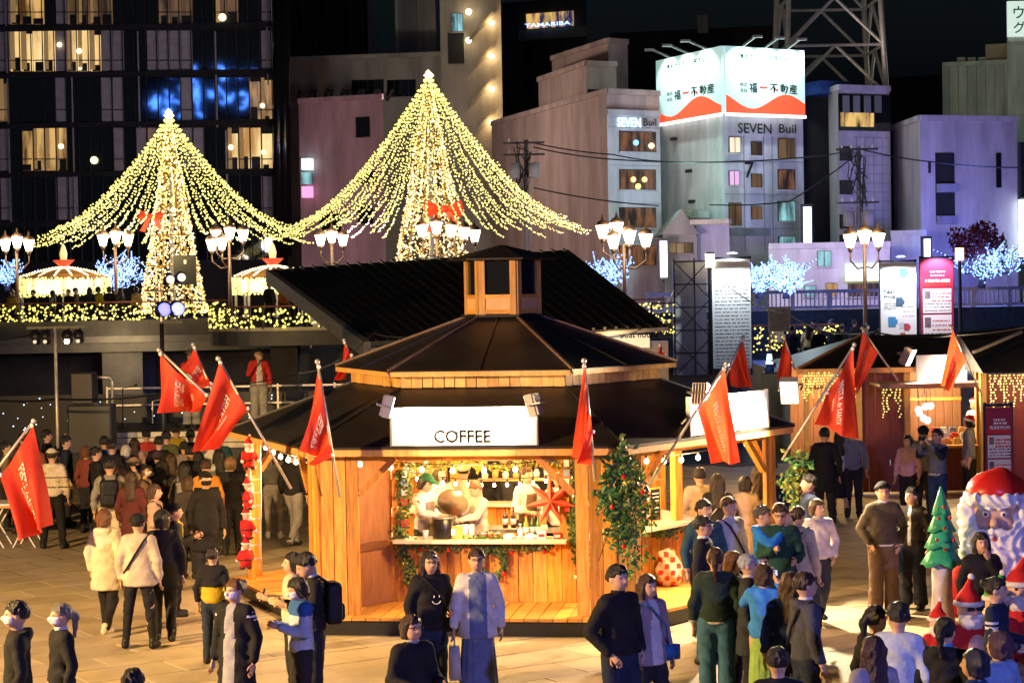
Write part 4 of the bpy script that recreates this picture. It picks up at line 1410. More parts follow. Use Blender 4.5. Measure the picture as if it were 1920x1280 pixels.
J = Building('blue and purple lit windowless building on the right', [(1676, 119), (1727, 112), (1908, 114)], 10, 240, paint['lilac'])
J.rect('balcony_shade_panel', 1754, 287, 1789, 418, paint['black'], 1, .03, .06)  # flat black panel paints the deep shade behind the balconies
for y in (345, 405): J.rect('balcony_front', 1755, y, 1788, y + 16, paint['blue'], 1, .2, .3)
J.rect('slot_window', 1867, 287, 1876, 352, dglass, 1, .05, .05); J.rect('vent', 1740, 303, 1744, 325, frame_m, 1, .05, .05)
J.rect('light_sign', 1904, 375, 1915, 482, glow('white blue sign', (.75, .92, 1.0), 3.0), 1, .5, .4)
J.rect('sign_frame', 1902, 268, 1913, 372, frame_m, 1, .5, .3)
K = Building('pale grey corrugated block at the top right with rooftop machines', [(1770, 140), (1960, 138)], 10, 122, paint['green'])
K2 = Building('taller pale block carrying a green lettered sign', [(1892, 136), (1980, 136)], 8, 75, paint['green'])
for k in range(9): K.rect('wall_rib', 1780 + k * 17, 124, 1781 + k * 17, 238, paint['grey'], 0, .05, .05)
K.rect('cooling_unit', 1846, 80, 1890, 116, paint['brown'], 0, -1.5, 1.2)
for k in range(3): K.rect('air_conditioner', 1793 + k * 20, 106, 1808 + k * 20, 121, paint['pale'], 0, -1.0, .7)
K2.rect('roof_sign', 1886, 4, 1985, 70, mat('white roof sign', (.8, .85, .8), .6, emit=.55, ecol=(.8, 1.0, .9)), 0, .4, .3)
K2.text('ウチ', 1896, 14, 1942, 38, mat('green print', (.01, .20, .10), .6, emit=.02), 0, .6); K2.text('グル', 1896, 42, 1942, 65, MATS['green print'], 0, .6)
Lo = Building('small dark gabled house beside a violet block', [(1244, 108), (1306, 107)], 6, 440, paint['grey'], name='house')
a, b, c = onface(1240, 440, *Lo.P), onface(1310, 440, *Lo.P), onface(1276, 393, *Lo.P)
mesh_obj('gable_roof', [a + Vector((0, -.5, 0)), b + Vector((0, -.5, 0)), c + Vector((0, -.5, 0)), a + Vector((0, 6, 0)), b + Vector((0, 6, 0)), c + Vector((0, 6, 0))], [(0, 1, 2), (5, 4, 3), (0, 2, 5, 3), (1, 4, 5, 2), (0, 3, 4, 1)], paint['grey'], Lo.t)
Lo.win(1254, 455, 1300, 475, lit_dim, mull=3)
Vb = Building('plain violet walled block beside the gabled house', [(1306, 107.5), (1367, 107)], 6, 421, paint['blue'])
Vb.rect('roof_canopy', 1300, 412, 1372, 421, paint['pale'], 0, .4, 1.0)
Sh = Building('low shop row with a yellow green lit storefront', [(1440, 104), (1668, 104)], 5, 462, paint['white'], name='shop_building')
Sh.rect('shop_sign', 1584, 494, 1650, 516, glow('shop cyan panel', (.65, .95, .95), 1.1), 0, .2, .2); Sh.rect('awning_light', 1584, 517, 1650, 527, glow('lime strip', (.75, .9, .15), 1.0), 0, .3, .3)
Sh.win(1590, 531, 1650, 556, lit_bar, 0, 4); Sh.win(1532, 470, 1558, 500, lit_cool, 0, 2); Sh.win(1508, 535, 1530, 556, lit_cool); Sh.win(1548, 530, 1570, 556, lit_warm)
Lb = Building('low grey block with a pale fascia left of the purple building', [(1670, 109), (1735, 108)], 5, 438, paint['white'])
for x0, y0, x1, y1, Y, lab in ((1507, 388, 1520, 482, 110, 'white vertical light sign on the pale corner building'), (1238, 452, 1250, 520, 106, 'white vertical light sign beside the gabled house'), (1732, 448, 1743, 482, 105, 'small white vertical sign left of the red leaved tree')):
    a, b = W(x0, y1, Y), W(x1, y0, Y)
    t = thing('vertical_sign', lab, 'sign', ((a.x + b.x) / 2, Y, a.z))
    box('sign_box', (a + b) / 2, (abs(b.x - a.x), .4, b.z - a.z), glow('white vertical sign', (.8, .95, 1.0), 2.4), t)
    box('sign_frame', (a + b) / 2 + Vector((0, .1, 0)), (abs(b.x - a.x) + .2, .4, b.z - a.z + .3), frame_m, t)
    bar('sign_post', ((a.x + b.x) / 2, Y + .35, 2.9), ((a.x + b.x) / 2, Y + .35, b.z), .08, frame_m, t)
# road bridge parapet on the right
rp = thing('road_railing', 'pale lavender lit balustrade along the road on the right', 'railing', (20, 86, 2.95))
x0, x1 = W(1215, 575, 86).x, W(1960, 575, 86).x
rail_m = mat('pale rail paint', (.5, .47, .52), .6)
bar('top_rail', (x0, 86, 3.95), (x1, 86, 3.95), .07, rail_m, rp); bar('bottom_rail', (x0, 86, 3.28), (x1, 86, 3.28), .06, rail_m, rp)
n_ = int((x1 - x0) / .18)
mb = MB()
for k in range(n_): mb.box((x0 + (x1 - x0) * k / n_, 86, 3.6), (.05, .05, .64))
o = mb.build('balusters', rail_m, rp); o['kind'] = 'stuff'
for k in range(12): box('railing_post', (x0 + (x1 - x0) * k / 11, 85.95, 3.5), (.16, .16, 1.05), rail_m, rp)
hedge_m = mat('dark hedge', (.02, .022, .015), .9, var=.5, bump=.8, bscale=8)
o = box('embankment_hedge', (W(1700, 600, 84).x, 83.6, 2.1), (26, .8, 2.2), hedge_m); tag(o, 'dark hedge bank below the road railing', 'hedge', kind='structure')
# unseen coloured point lamps without fixtures, added to light the facades
for px, py, Y, pw, c in ((1600, 420, 96, 900, (.70, .52, 1.0)), (1430, 420, 94, 1300, (.80, .95, 1.0)), (1850, 470, 105, 1500, (.20, .26, 1.0)), (1760, 470, 98, 900, (.50, .32, 1.0)), (1290, 330, 108, 520, (.45, 1.0, .85)), (1840, 160, 128, 420, (.85, 1.0, .8)),
                        (1180, 470, 100, 1150, (1.0, .72, .80)), (650, 440, 105, 1050, (1.0, .66, .75)), (760, 250, 120, 1100, (1.0, .88, .70)), (330, 430, 105, 300, (.9, .8, 1.0))):
    lamp('POINT', W(px, py, Y), pw, c, 'added facade glow', .5)

# ------------------------------------------------------------------ boat house with its great black roof
bh = thing('boat_house', 'boat house with a huge black sloping roof and lettered fascia', 'building', (0, 54, 0))
A_, B_, C_, D_ = W(510, 505, 64), W(1066, 468, 64), W(1252, 612, 52), W(695, 640, 52)
dn = Vector((0, 0, -.10))
mesh_obj('roof_slab', [A_, B_, C_, D_, A_ + dn, B_ + dn, C_ + dn, D_ + dn], [(0, 3, 2, 1), (4, 5, 6, 7), (0, 1, 5, 4), (1, 2, 6, 5), (2, 3, 7, 6), (3, 0, 4, 7)], tarp_m, bh)
for k in range(26):
    s = (k + .5) / 26
    bar('standing_seam', A_.lerp(B_, s) + Vector((0, 0, .03)), D_.lerp(C_, s) + Vector((0, 0, .03)), .035, tarp_m, bh)
rake_m = mat('grey roof edge', (.20, .19, .19), .6)
bar('rake_board', A_ + Vector((-.1, 0, -.2)), D_ + Vector((-.1, 0, -.2)), .10, rake_m, bh, .2)
bar('eave_board', D_ + Vector((0, -.1, -.22)), C_ + Vector((0, -.06, -.06)), .05, rake_m, bh, .05)
a, b = W(1010, 618, 52.6), W(1248, 640, 52.6)
box('front_wall', ((D_.x + C_.x) / 2 + .6, 53.4, 1.3), (C_.x - D_.x - 1.0, .3, 3.2), mat('boat house wall', (.34, .29, .24), .7), bh)
bar('blue_light_strip', W(1098, 619, 53.1), W(1247, 615, 53.1), .03, glow('blue led strip', (.12, .3, 1.0), 7), bh)
lettering('boat house', W(1198, 626, 53.1), (1, 0, 0), (0, 0, 1), ink_m, bh, width=.98, height=.2)
box('lit_window', W(1175, 640, 53.15), (1.2, .1, .34), glow('pale window', (1, .8, .45), .55), bh)
lamp('POINT', W(1150, 628, 51.5), 60, WARM, 'boat house lamp', .2)

# ------------------------------------------------------------------ trees of light
def light_tree(label, ax, ay, Y, Rm, zend_py, half_px, base_py, bow, nstr=46):
    ap = W(ax, ay, Y)
    ze = W(ax, zend_py, Y).z
    t = thing('light_tree', label, 'light tree', (ap.x, Y, 2.95))
    MB().tube([(ap.x, Y, 2.95), (ap.x, Y, ap.z)], [.14, .05], 8).build('mast_pole', steel_m, t)
    zb = W(ax, base_py, Y).z
    rb = half_px / F_PX * Y
    for k in range(nstr):
        th = 2 * math.pi * (k + rnd.uniform(-.3, .3)) / nstr
        Rk = Rm * (1.06 - .16 * (k % 3) / 2 + rnd.uniform(-.02, .02))
        zk = ze + (.0, .35, .7)[k % 3] + rnd.uniform(-.1, .1)
        L = math.hypot(Rk, ap.z - zk)
        nb = int(L / .175)
        mb = MB(); pts_ = []
        for j in range(nb):
            q = (j / nb) ** .9
            pts_.append((ap.x + Rk * q * math.cos(th) + rnd.gauss(0, .03), Y + Rk * q * math.sin(th), ap.z - (ap.z - zk) * (1 - (1 - q) ** 1.6) + rnd.gauss(0, .03)))
        mb.octas(pts_, .046)
        o = mb.build('light_strand', bulb_y, t); o['kind'] = 'stuff'
    # inner tower of denser lights on a golden frame
    fr = mat('golden frame', (.35, .22, .05), .4, .6)
    for k in range(6):
        th = math.pi * 2 * k / 6 + .3
        bar('tower_leg', (ap.x, Y, ap.z - .3), (ap.x + rb * math.cos(th), Y + rb * math.sin(th), zb - .8), .04, fr, t)
    for j in range(1, 6):
        s = j / 6; r_ = rb * s; z_ = ap.z + (zb - ap.z) * s
        MB().tube([(ap.x + r_ * math.cos(u), Y + r_ * math.sin(u), z_) for u in np.linspace(0, 2 * math.pi, 13)], .035, 5, False).build('tower_ring', fr, t)
    for band in range(6):
        pts_, pw = [], []
        for _ in range(int(150 + 560 * (band + .5) / 6)):
            s = (band + rnd.random()) / 6
            th = rnd.uniform(0, 2 * math.pi)
            r_ = rb * s * rnd.uniform(.93, 1.05) + .05
            (pts_ if rnd.random() < .6 else pw).append((ap.x + r_ * math.cos(th), Y + r_ * math.sin(th), ap.z + (zb - .8 - ap.z) * s))
        o = MB().octas(pts_, .045).build('tower_lights', bulb_g, t); o['kind'] = 'stuff'
        o = MB().octas(pw, .045).build('tower_lights', bulb_w, t); o['kind'] = 'stuff'
    MB().octas([(ap.x, Y - .1, ap.z + .1), (ap.x - .1, Y - .1, ap.z - .05), (ap.x + .1, Y - .1, ap.z - .06)], .16).build('star_cluster', bulb_w, t)
    bx, by, bs = bow
    c = W(bx, by, Y - rb - .35)
    bm = mat('red bow', (.55, .03, .015), .5, var=.2, emit=.16, ecol=(1, .12, .03))
    for sg in (-1, 1):
        MB().add([c + Vector(q) * bs for q in ((0, 0, .12), (sg * .9, .1, .48), (sg * 1.0, -.2, -.02), (sg * .85, .1, -.42), (0, 0, -.12), (sg * .5, -.35, .05))], [(0, 1, 5), (1, 2, 5), (2, 3, 5), (3, 4, 5), (4, 0, 5), (0, 4, 3, 2, 1)]).build('bow_loop', bm, t)
        MB().add([c + Vector(q) * bs for q in ((0, -.05, -.05), (sg * .35, -.05, -.1), (sg * .95, 0, -1.1), (sg * .55, 0, -1.2))], [(0, 1, 2, 3)]).build('bow_tail', bm, t)
    MB().ball(c + Vector((0, -.15 * bs, 0)), .2 * bs, 8, 5).build('bow_knot', bm, t)
    lamp('POINT', (ap.x, Y - rb - 3.0, zb + 2.5), 700, (1.0, .72, .25), 'light tree glow', 1.2)
    return t
light_tree('tall golden light tree with a red bow behind the boat house roof', 803, 140, 100, 7.6, 440, 70, 485, (832, 392, .95), 69)
light_tree('smaller golden light tree with a half hidden bow on the left', 317, 215, 93, 6.2, 458, 60, 555, (285, 405, .6), 60)

# street lanterns
lan_m = glow('lantern glass', (1.0, .86, .60), 5.0)
def lantern_post(label, px, py, Y, heads, power=0, z0=2.95):
    t = thing('street_lantern', label, 'street lamp', (W(px, py, Y).x, Y, z0), 0, 'lantern posts')
    k = Y / F_PX
    x = W(px, py, Y).x
    zt = W(px, max(h[1] for h in heads), Y).z
    MB().tube([(x, Y, z0), (x, Y, z0 + 1.2), (x, Y, zt - .1)], [.13, .085, .06], 8).build('post', brass_m, t, True)
    for hx, hy in heads:
        c = W(hx, hy, Y + rnd.uniform(-.15, .15))
        MB().lathe(c, [(.13, -.27), (.25, .17), (.25, .2)], 6).build('lantern_glass', lan_m, t)
        MB().lathe(c + Vector((0, 0, .2)), [(.28, 0), (.2, .13), (.06, .2), (.03, .34), (.005, .42)], 8).build('lantern_cap', brass_m, t, True)
        MB().lathe(c + Vector((0, 0, -.33)), [(.05, -.12), (.13, .06)], 8).build('lantern_cup', brass_m, t, True)
        if abs(c.x - x) > .2:
            MB().tube([(x, Y, c.z - 1.0), ((x + c.x) / 2, Y, c.z - 1.05), (c.x, c.y, c.z - .75), (c.x, c.y, c.z - .4)], .04, 6).build('arm', brass_m, t, True)
        else:
            MB().tube([(x, Y, zt - .6), (x, Y, c.z - .35)], .05, 6).build('arm', brass_m, t)
    if power: lamp('POINT', (x, Y - .8, zt + .2), power, (1, .85, .6), 'lantern light', .5)
lantern_post('lantern post with three heads at the far left edge', 31, 470, 88, [(10, 458), (32, 453), (54, 459)], 350)
lantern_post('lantern post with three heads left of the smaller light tree', 216, 470, 88, [(193, 449), (217, 444), (240, 449)], 350)
lantern_post('lantern post with five heads right of the smaller light tree', 430, 470, 88, [(405, 441), (431, 436), (456, 440), (397, 458), (416, 456)], 350)
lantern_post('lantern post with three heads beside the pink building', 622, 470, 90, [(601, 449), (622, 443), (643, 449)], 250)
lantern_post('lantern post with five heads in front of the tall light tree', 819, 470, 84, [(791, 432), (818, 426), (846, 432), (870, 436), (890, 441)], 350)
lantern_post('large lantern post with five heads right of the boat house roof', 1170, 470, 74, [(1130, 433), (1156, 428), (1150, 452), (1180, 443), (1211, 449)], 300)
lantern_post('lantern post with three heads above the right hand stalls', 1621, 470, 74, [(1594, 450), (1621, 443), (1647, 448)], 300, 1.2)
for px, py, Y, lab in ((1331, 488, 70, 'square white lamp on a slim post beside the long text banner'), (1799, 476, 76, 'small orange lamp above the maroon banner')):
    c = W(px, py, Y)
    t = thing('post_lamp', lab, 'lamp', (c.x, Y, 1.2))
    MB().lathe(c, [(.16, -.24), (.16, .22)], 10).build('lamp_glass', lan_m if px < 1500 else glow('orange lamp', (1, .6, .2), 4), t, True)
    MB().lathe(c + Vector((0, 0, .23)), [(.18, 0), (.16, .05)], 10).build('lamp_cap', black_m, t)
    MB().tube([(c.x, Y, 1.2), (c.x, Y, c.z - .25)], .07, 8).build('post', black_m, t)

# round pavilions with light curtains
def pavilion(label, px, Y, half, y_top, y_rim, y_bot):
    c = W(px, y_rim, Y); zr = c.z; zt = W(px, y_top, Y).z; zb = W(px, y_bot, Y).z; r = half / F_PX * Y
    t = thing('round_pavilion', label, 'pavilion', (c.x, Y, 2.95))
    MB().lathe((c.x, Y, 0), [(r, zr), (r * .7, zr + (zt - zr) * .55), (r * .3, zr + (zt - zr) * .9), (.05, zt)], 20).build('dome_roof', mat('orange brown canopy', (.30, .13, .04), .6), t, True)
    for k in range(8):
        th = 2 * math.pi * k / 8 + .2
        bar('pavilion_post', (c.x + r * .92 * math.cos(th), Y + r * .92 * math.sin(th), 2.95), (c.x + r * .92 * math.cos(th), Y + r * .92 * math.sin(th), zr), .05, alu_m, t)
    pts_ = []
    for k in range(16):
        th = 2 * math.pi * k / 16
        for j in range(16):
            s = j / 16
            pts_.append((c.x + r * 1.01 * s * math.cos(th), Y + r * 1.01 * s * math.sin(th), zt - (zt - zr) * s ** 1.7 + .05))
    o = MB().octas(pts_, .05).build('roof_lights', bulb_w, t); o['kind'] = 'stuff'
    pts_ = [(c.x + r * 1.02 * math.cos(a), Y + r * 1.02 * math.sin(a), zr - (zr - zb) * rnd.random() ** 1.2) for a in (rnd.uniform(0, 6.283) for _ in range(1100))]
    o = MB().octas(pts_, .042).build('light_curtain', bulb_y, t); o['kind'] = 'stuff'
    MB().lathe((c.x, Y, 0), [(r * .8, zb + .12), (r * .8, zr - .08)], 24).build('white_banner_ring', glow('lit banner', (1, .92, .7), 1.0), t, True)
    MB().lathe((c.x, Y, zt), [(.12, 0), (.5, .36), (.5, .38), (.12, .36)], 6).build('red_finial_bowl', mat('red finial', (.5, .04, .02), .5, emit=.25, ecol=(1, .12, .04)), t)
    MB().lathe((c.x, Y, zt + .36), [(.14, 0), (.18, .3), (.10, .6), (.02, .75)], 8).build('finial_flame', glow('amber flame', (1, .55, .12), .8), t, True)
pavilion('round pavilion with light curtains and red finial on the far left', 120, 92, 84, 503, 521, 556)
pavilion('round pavilion with light curtains half hidden by the boat house roof', 512, 92, 76, 500, 520, 552)
t = thing('tree_notice', 'black notice panel in front of the smaller light tree', 'notice', W(347, 530, 90))
box('panel', W(347, 506, 90), (1.0, .08, 1.3), black_m, t); box('emblem', W(347, 491, 89.94), (.1, .02, .16), bulb_g, t)

# blue lit trees
bulb_b = glow('blue white bulb', (.22, .42, 1.0), 2.0)
bark_m = mat('bark', (.07, .05, .04), .9, bump=.5)
def blue_tree(label, px, py_base, py_top, Y, spread, nb, r=.038, z0=None, bloom=True, lean=0):
    b = W(px, py_base, Y); top = W(px, py_top, Y)
    z0 = b.z if z0 is None else z0
    t = thing('illuminated_tree', label, 'tree', (b.x, Y, z0), 0, 'trees wound with blue lights')
    Ht = top.z - b.z
    mb = MB().tube([(b.x, Y, z0), (b.x + lean * .1, Y, b.z + Ht * .25)], [.16, .12], 7); mb.build('trunk', bark_m, t, True)
    pts_ = []
    bm_ = MB()
    for k in range(nb):
        th = rnd.uniform(0, 2 * math.pi); el = rnd.uniform(.25, 1.3)
        p = Vector((b.x + lean * .1, Y, b.z + Ht * .22))
        L = rnd.uniform(.6, 1.0)
        d = Vector((math.cos(th) * math.cos(el) * spread, math.sin(th) * math.cos(el) * spread * .6, math.sin(el) * Ht * .8)) * L + Vector((lean * .8 * L, 0, 0))
        line = [p + d * s + Vector((rnd.gauss(0, .06), rnd.gauss(0, .06), rnd.gauss(0, .06) + .2 * Ht * s * s * .3)) for s in np.linspace(0, 1, 7)]
        bm_.tube(line, [.06 * (1 - .12 * i) for i in range(7)], 5)
        for i in range(6):
            for _ in range(4):
                s = rnd.random(); q = line[i].lerp(line[i + 1], s)
                pts_.append((q.x + rnd.gauss(0, .05), q.y - .05, q.z + rnd.gauss(0, .05)))
            if i > 2 and rnd.random() < .8:
                e = line[i] + Vector((rnd.gauss(0, .4), rnd.gauss(0, .3), rnd.uniform(.1, .6)))
                bm_.tube([line[i], e], [.03, .01], 4)
                for s in np.linspace(.1, 1, 7): q = line[i].lerp(e, s); pts_.append((q.x, q.y - .03, q.z))
    bm_.build('limbs', bark_m, t)
    o = MB().octas(pts_, r).build('blue_lights', bulb_b, t); o['kind'] = 'stuff'
    lamp('POINT', (b.x, Y - 1.5, b.z + Ht * .5), 260, (.1, .2, 1.0), 'blue tree glow', .5)
    return t
blue_tree('tree wound with blue white lights behind the left pavilion', 222, 560, 472, 96, 2.3, 26)
blue_tree('blue lit tree at the far left behind the lantern post', 14, 545, 485, 104, 1.6, 14)
blue_tree('blue lit tree just right of the boat house roof', 1140, 560, 478, 80, 1.6, 20)
blue_tree('blue lit tree close to the long text banner', 1424, 560, 487, 82, 1.3, 22)
blue_tree('whiter blue lit tree in front of the shop row', 1474, 560, 494, 82, 1.0, 24)
rt = blue_tree('red leaved tree with blue lights along its low branches', 1840, 540, 455, 82, 2.6, 18, .04, None, True, .8)
leaf_red = mat('dark red leaves', (.16, .025, .03), .7, var=.4)
c = W(1832, 452, 82)
vs, fs = [], []
for k in range(900):
    u = Vector((rnd.gauss(0, 1), rnd.gauss(0, 1), rnd.gauss(0, 1))).normalized() * rnd.random() ** .4
    p = c + Vector((u.x * 1.25, u.y * 1.0, u.z * .75 + .15 * math.sin(u.x * 5)))
    a = Vector((rnd.gauss(0, 1), rnd.gauss(0, 1), rnd.gauss(0, 1))).normalized() * .11; b2 = a.orthogonal().normalized() * .07
    n0 = len(vs); vs += [p - a, p + b2, p + a, p - b2]; fs.append((n0, n0 + 1, n0 + 2, n0 + 3))
o = mesh_obj('crown', vs, fs, leaf_red, rt); o['kind'] = 'stuff'

# utility poles and cables
def cable(label, pts_px, r=.02, grp='overhead cables'):
    pp = [W(*q) for q in pts_px]
    out = []
    for a, b in zip(pp[:-1], pp[1:]):
        for k in range(10):
            s = k / 10; out.append(a.lerp(b, s) + Vector((0, 0, -(b - a).length * .02 * 4 * s * (1 - s))))
    out.append(pp[-1])
    o = MB().tube(out, r, 4).build('cable', black_m); tag(o, label, 'cable', grp)
def pole(label, px, y0, y1, Y, arms):
    a, b = W(px, y1, Y), W(px, y0, Y)
    t = thing('utility_pole', label, 'utility pole', (a.x, Y, 2.95))
    MB().tube([(a.x, Y, 2.95), (b.x, Y, b.z)], [.17, .11], 8).build('pole', mat('pole concrete', (.12, .11, .11), .8), t, True)
    for y in arms:
        z = W(px, y, Y).z
        box('crossarm', (a.x, Y - .1, z), (2.2, .1, .1), frame_m, t)
        for k in (-.8, -.3, .3, .8): MB().lathe((a.x + k, Y - .1, z + .05), [(.05, 0), (.07, .1), (.03, .2)], 6).build('insulator', paint['pale'], t)
    for k in range(2): MB().lathe((a.x + (-.5 if k else .5), Y - .2, W(px, arms[-1] + 30, Y).z), [(.3, -.4), (.3, .4)], 8).build('transformer', paint['grey'], t, True)
    mb = MB()
    for k in range(7):
        q = [Vector((a.x + rnd.uniform(-.6, .6), Y - .3, b.z - rnd.uniform(0, 3.5))) for _ in range(5)]
        mb.tube(q, .03, 4)
    mb.build('tangled_wires', black_m, t)
pole('utility pole with tangled wires beside the tall light tree', 986, 262, 480, 108, [268, 290])
pole('utility pole in front of the lilac tiled tower block', 1610, 276, 540, 106, [280, 380])
for i, (lab, q) in enumerate((('overhead cable from the tangled pole to the narrow SEVEN front', [(1000, 268, 108), (1150, 290, 109), (1245, 303, 110)]), ('second overhead cable just below the first by the SEVEN front', [(1000, 276, 108), (1150, 299, 109), (1500, 296, 108), (1606, 280, 106)]),
                              ('overhead cable sloping low across the reddish wall', [(1000, 352, 108), (1236, 386, 109)]), ('overhead cable from the right pole to the purple building', [(1614, 280, 106), (1760, 305, 106), (1925, 314, 106)]),
                              ('lower overhead cable left of the right pole', [(1606, 290, 106), (1480, 378, 107), (1330, 384, 108)]))):
    cable(lab, q, .035)

# ------------------------------------------------------------------ scaffold, banners, notices (right bank)
PY = 70
sf = thing('scaffold_tower', 'black scaffold frame with pale sheeting behind it', 'scaffold', (W(1300, 680, PY).x, PY, 1.2))
xa, xb = W(1265, 600, PY).x, W(1330, 600, PY).x
zt = W(1300, 490, PY).z; zb = 1.2
box('sheeting', ((xa + xb) / 2, PY + .8, (zt + zb) / 2), (xb - xa, .05, zt - zb), mat('pale sheeting', (.50, .50, .48), .8, var=.1), sf)
for x in (xa, (xa + xb) / 2 + .1, xb): bar('upright', (x, PY, zb), (x, PY, zt + .1), .03, black_m, sf)
for k in range(6):
    z = zb + (zt - zb) * k / 5
    bar('ledger', (xa, PY, z), (xb, PY, z), .025, black_m, sf)
for k in range(3):
    z, z2 = zb + (zt - zb) * k * .34, zb + (zt - zb) * (k * .34 + .32)
    bar('diagonal', (xa, PY - .03, z), (xb, PY - .03, z2), .018, black_m, sf); bar('diagonal', (xb, PY - .05, z), (xa, PY - .05, z2), .018, black_m, sf)
def banner(label, px0, py0, px1, py1, Y, m, name='banner'):
    ym, xm = (py0 + py1) / 2, (px0 + px1) / 2
    a, b = W(px0, ym, Y), W(px1, ym, Y)
    a.z, b.z = W(xm, py1, Y).z, W(xm, py0, Y).z
    t = thing(name, label, 'banner', ((a.x + b.x) / 2, Y, 1.2 if Y > 60 else 0))
    box('sheet', (a + b) / 2, (b.x - a.x, .04, b.z - a.z), m, t)
    for x in (a.x, b.x): bar('banner_post', (x, Y + .06, 1.2 if Y > 60 else 0), (x, Y + .06, b.z + .1), .03, black_m, t)
    bar('top_bar', (a.x, Y + .06, b.z + .05), (b.x, Y + .06, b.z + .05), .03, black_m, t)
    P = lambda u, v: Vector((a.x + (b.x - a.x) * u, Y - .024, b.z - (b.z - a.z) * v))
    return t, P, b.x - a.x, b.z - a.z
def lines(t, P, u0, u1, v0, v1, n, w, h, m=ink_m):
    mb = MB()
    for k in range(n):
        v = v0 + (v1 - v0) * k / max(n - 1, 1); u = u0
        while u < u1:
            l = rnd.uniform(.03, .12)
            c = (P(u, v) + P(min(u + l, u1), v)) / 2
            mb.add([c + Vector((-w * l / 2, 0, -h)), c + Vector((w * l / 2, 0, -h)), c + Vector((w * l / 2, 0, h)), c + Vector((-w * l / 2, 0, h))], [(0, 1, 2, 3)])
            u += l + rnd.uniform(.01, .05)
    o = mb.build('small_print', m, t); o['kind'] = 'stuff'
def rectp(t, P, u0, v0, u1, v1, m, name='printed_panel', off=0.0):
    a, b = P(u0, v1), P(u1, v0)
    return mesh_obj(name, [Vector((a.x, a.y - .004 - off, a.z)), Vector((b.x, a.y - .004 - off, a.z)), Vector((b.x, a.y - .004 - off, b.z)), Vector((a.x, a.y - .004 - off, b.z))], [(0, 1, 2, 3)], m, t)
t, P, w_, h_ = banner('tall white banner covered with lines of small text', 1335, 486, 1408, 690, PY, paper_m)
lines(t, P, .08, .92, .22, .98, 24, w_, .010)
c = P(.5, 0); lamp('SPOT', c + Vector((0, -.7, .35)), 420, (.85, .95, 1), 'banner lamp', .05, c + Vector((0, 0, -1.2)), 100); box('banner_lamp', c + Vector((0, -.5, .2)), (.4, .1, .06), black_m, t)
t, P, w_, h_ = banner('white Year mug banner with pictures of mugs', 1651, 492, 1718, 660, PY, paper_m)
lettering('Year', P(.24, .32), (1, 0, 0), (0, 0, 1), mat('grey print', (.07, .07, .08), .7, var=0, bump=0), t, width=w_ * .34, height=.15, off=.006)
lettering('mug', P(.26, .385), (1, 0, 0), (0, 0, 1), MATS['grey print'], t, width=w_ * .32, height=.11, off=.006)
lines(t, P, .10, .40, .46, .52, 4, w_, .008); lines(t, P, .62, .92, .44, .60, 4, w_, .006)
for u, v, s, col in ((.55, .44, .12, (.05, .10, .16)), (.34, .66, .13, (.05, .25, .5)), (.74, .72, .09, (.5, .05, .08)), (.63, .82, .09, (.45, .16, .12)), (.66, .12, .12, (.1, .25, .45)), (.6, .70, .08, (.6, .6, .65))):
    m_ = mat('mug print %.2f %.2f' % (u, v), col, .6, var=.1, bump=0)
    rectp(t, P, u - s, v - s * .42, u + s * .6, v + s * .42, m_, 'mug_picture')
    rectp(t, P, u + s * .6, v - s * .2, u + s, v + s * .2, m_, 'mug_handle_picture')
c = P(.5, 0); lamp('SPOT', c + Vector((0, -.7, .3)), 380, (.8, .97, 1), 'banner lamp', .05, c + Vector((0, 0, -1.2)), 100); box('banner_lamp', c + Vector((0, -.5, .2)), (.4, .1, .06), black_m, t)
maroon = mat('maroon print', (.30, .02, .06), .6, var=.1, bump=0)
red_p = mat('red print band', (.62, .03, .03), .6, var=.05, bump=0)
def menu_banner(label, q, Y):
    t, P, w_, h_ = banner(label, *q, Y, maroon)
    rectp(t, P, .10, .25, .93, .30, red_p); lines(t, P, .3, .75, .14, .18, 2, w_, .02, paper_m); lines(t, P, .15, .88, .23, .25, 2, w_, .03, paper_m)
    for v0, v1 in ((.32, .58), (.60, .92)):
        rectp(t, P, .07, v0, .93, v1, paper_m, 'white_card', .002)
        def P2(u, v, v0=v0, v1=v1): q_ = P(u, v0 + (v1 - v0) * v); return Vector((q_.x, q_.y - .010, q_.z))
        lines(t, P2, .35, .9, .2, .5, 3, w_, .016, red_p); lines(t, P2, .12, .9, .62, .9, 3, w_, .010)
        rectp(t, P2, .12, .08, .3, .4, mat('print picture', (.18, .14, .16), .6, var=.5, nscale=14, bump=0), 'picture')
    return t
t = menu_banner('maroon menu banner with two white cards beside the Year mug banner', (1726, 485, 1788, 660), PY)
c = W(1757, 480, PY); lamp('SPOT', c + Vector((0, -.7, .2)), 380, (1, .7, .95), 'banner lamp', .05, c + Vector((0, 0, -1.4)), 100)
menu_banner('maroon menu banner standing beside the stall on the plaza', (1848, 764, 1898, 925), 38.5)
t = thing('notice_board', 'tan notice board with lines of text beyond the stalls', 'notice board', (W(1461, 660, 72).x, 72, 1.2))
a, b = W(1441, 622, 72), W(1482, 575, 72)
box('board', (a + b) / 2, (b.x - a.x, .05, b.z - a.z), mat('tan board', (.42, .33, .20), .7), t)
for x in (a.x + .05, b.x - .05): bar('leg', (x, 72.05, 1.2), (x, 72.05, b.z), .03, wood_v, t)
P = lambda u, v: Vector((a.x + (b.x - a.x) * u, 71.97, b.z - (b.z - a.z) * v))
lines(t, P, .12, .88, .15, .9, 9, b.x - a.x, .010)
lr = thing('light_railing', 'railing with golden light curtains beyond the notice board', 'railing', (W(1500, 640, 74).x, 74, 1.2))
curtain('light_curtain', [(W(1410, 640, 74).x, 74), (W(1570, 640, 74).x, 74)], 1.85, 2.75, lr, 40, .04)
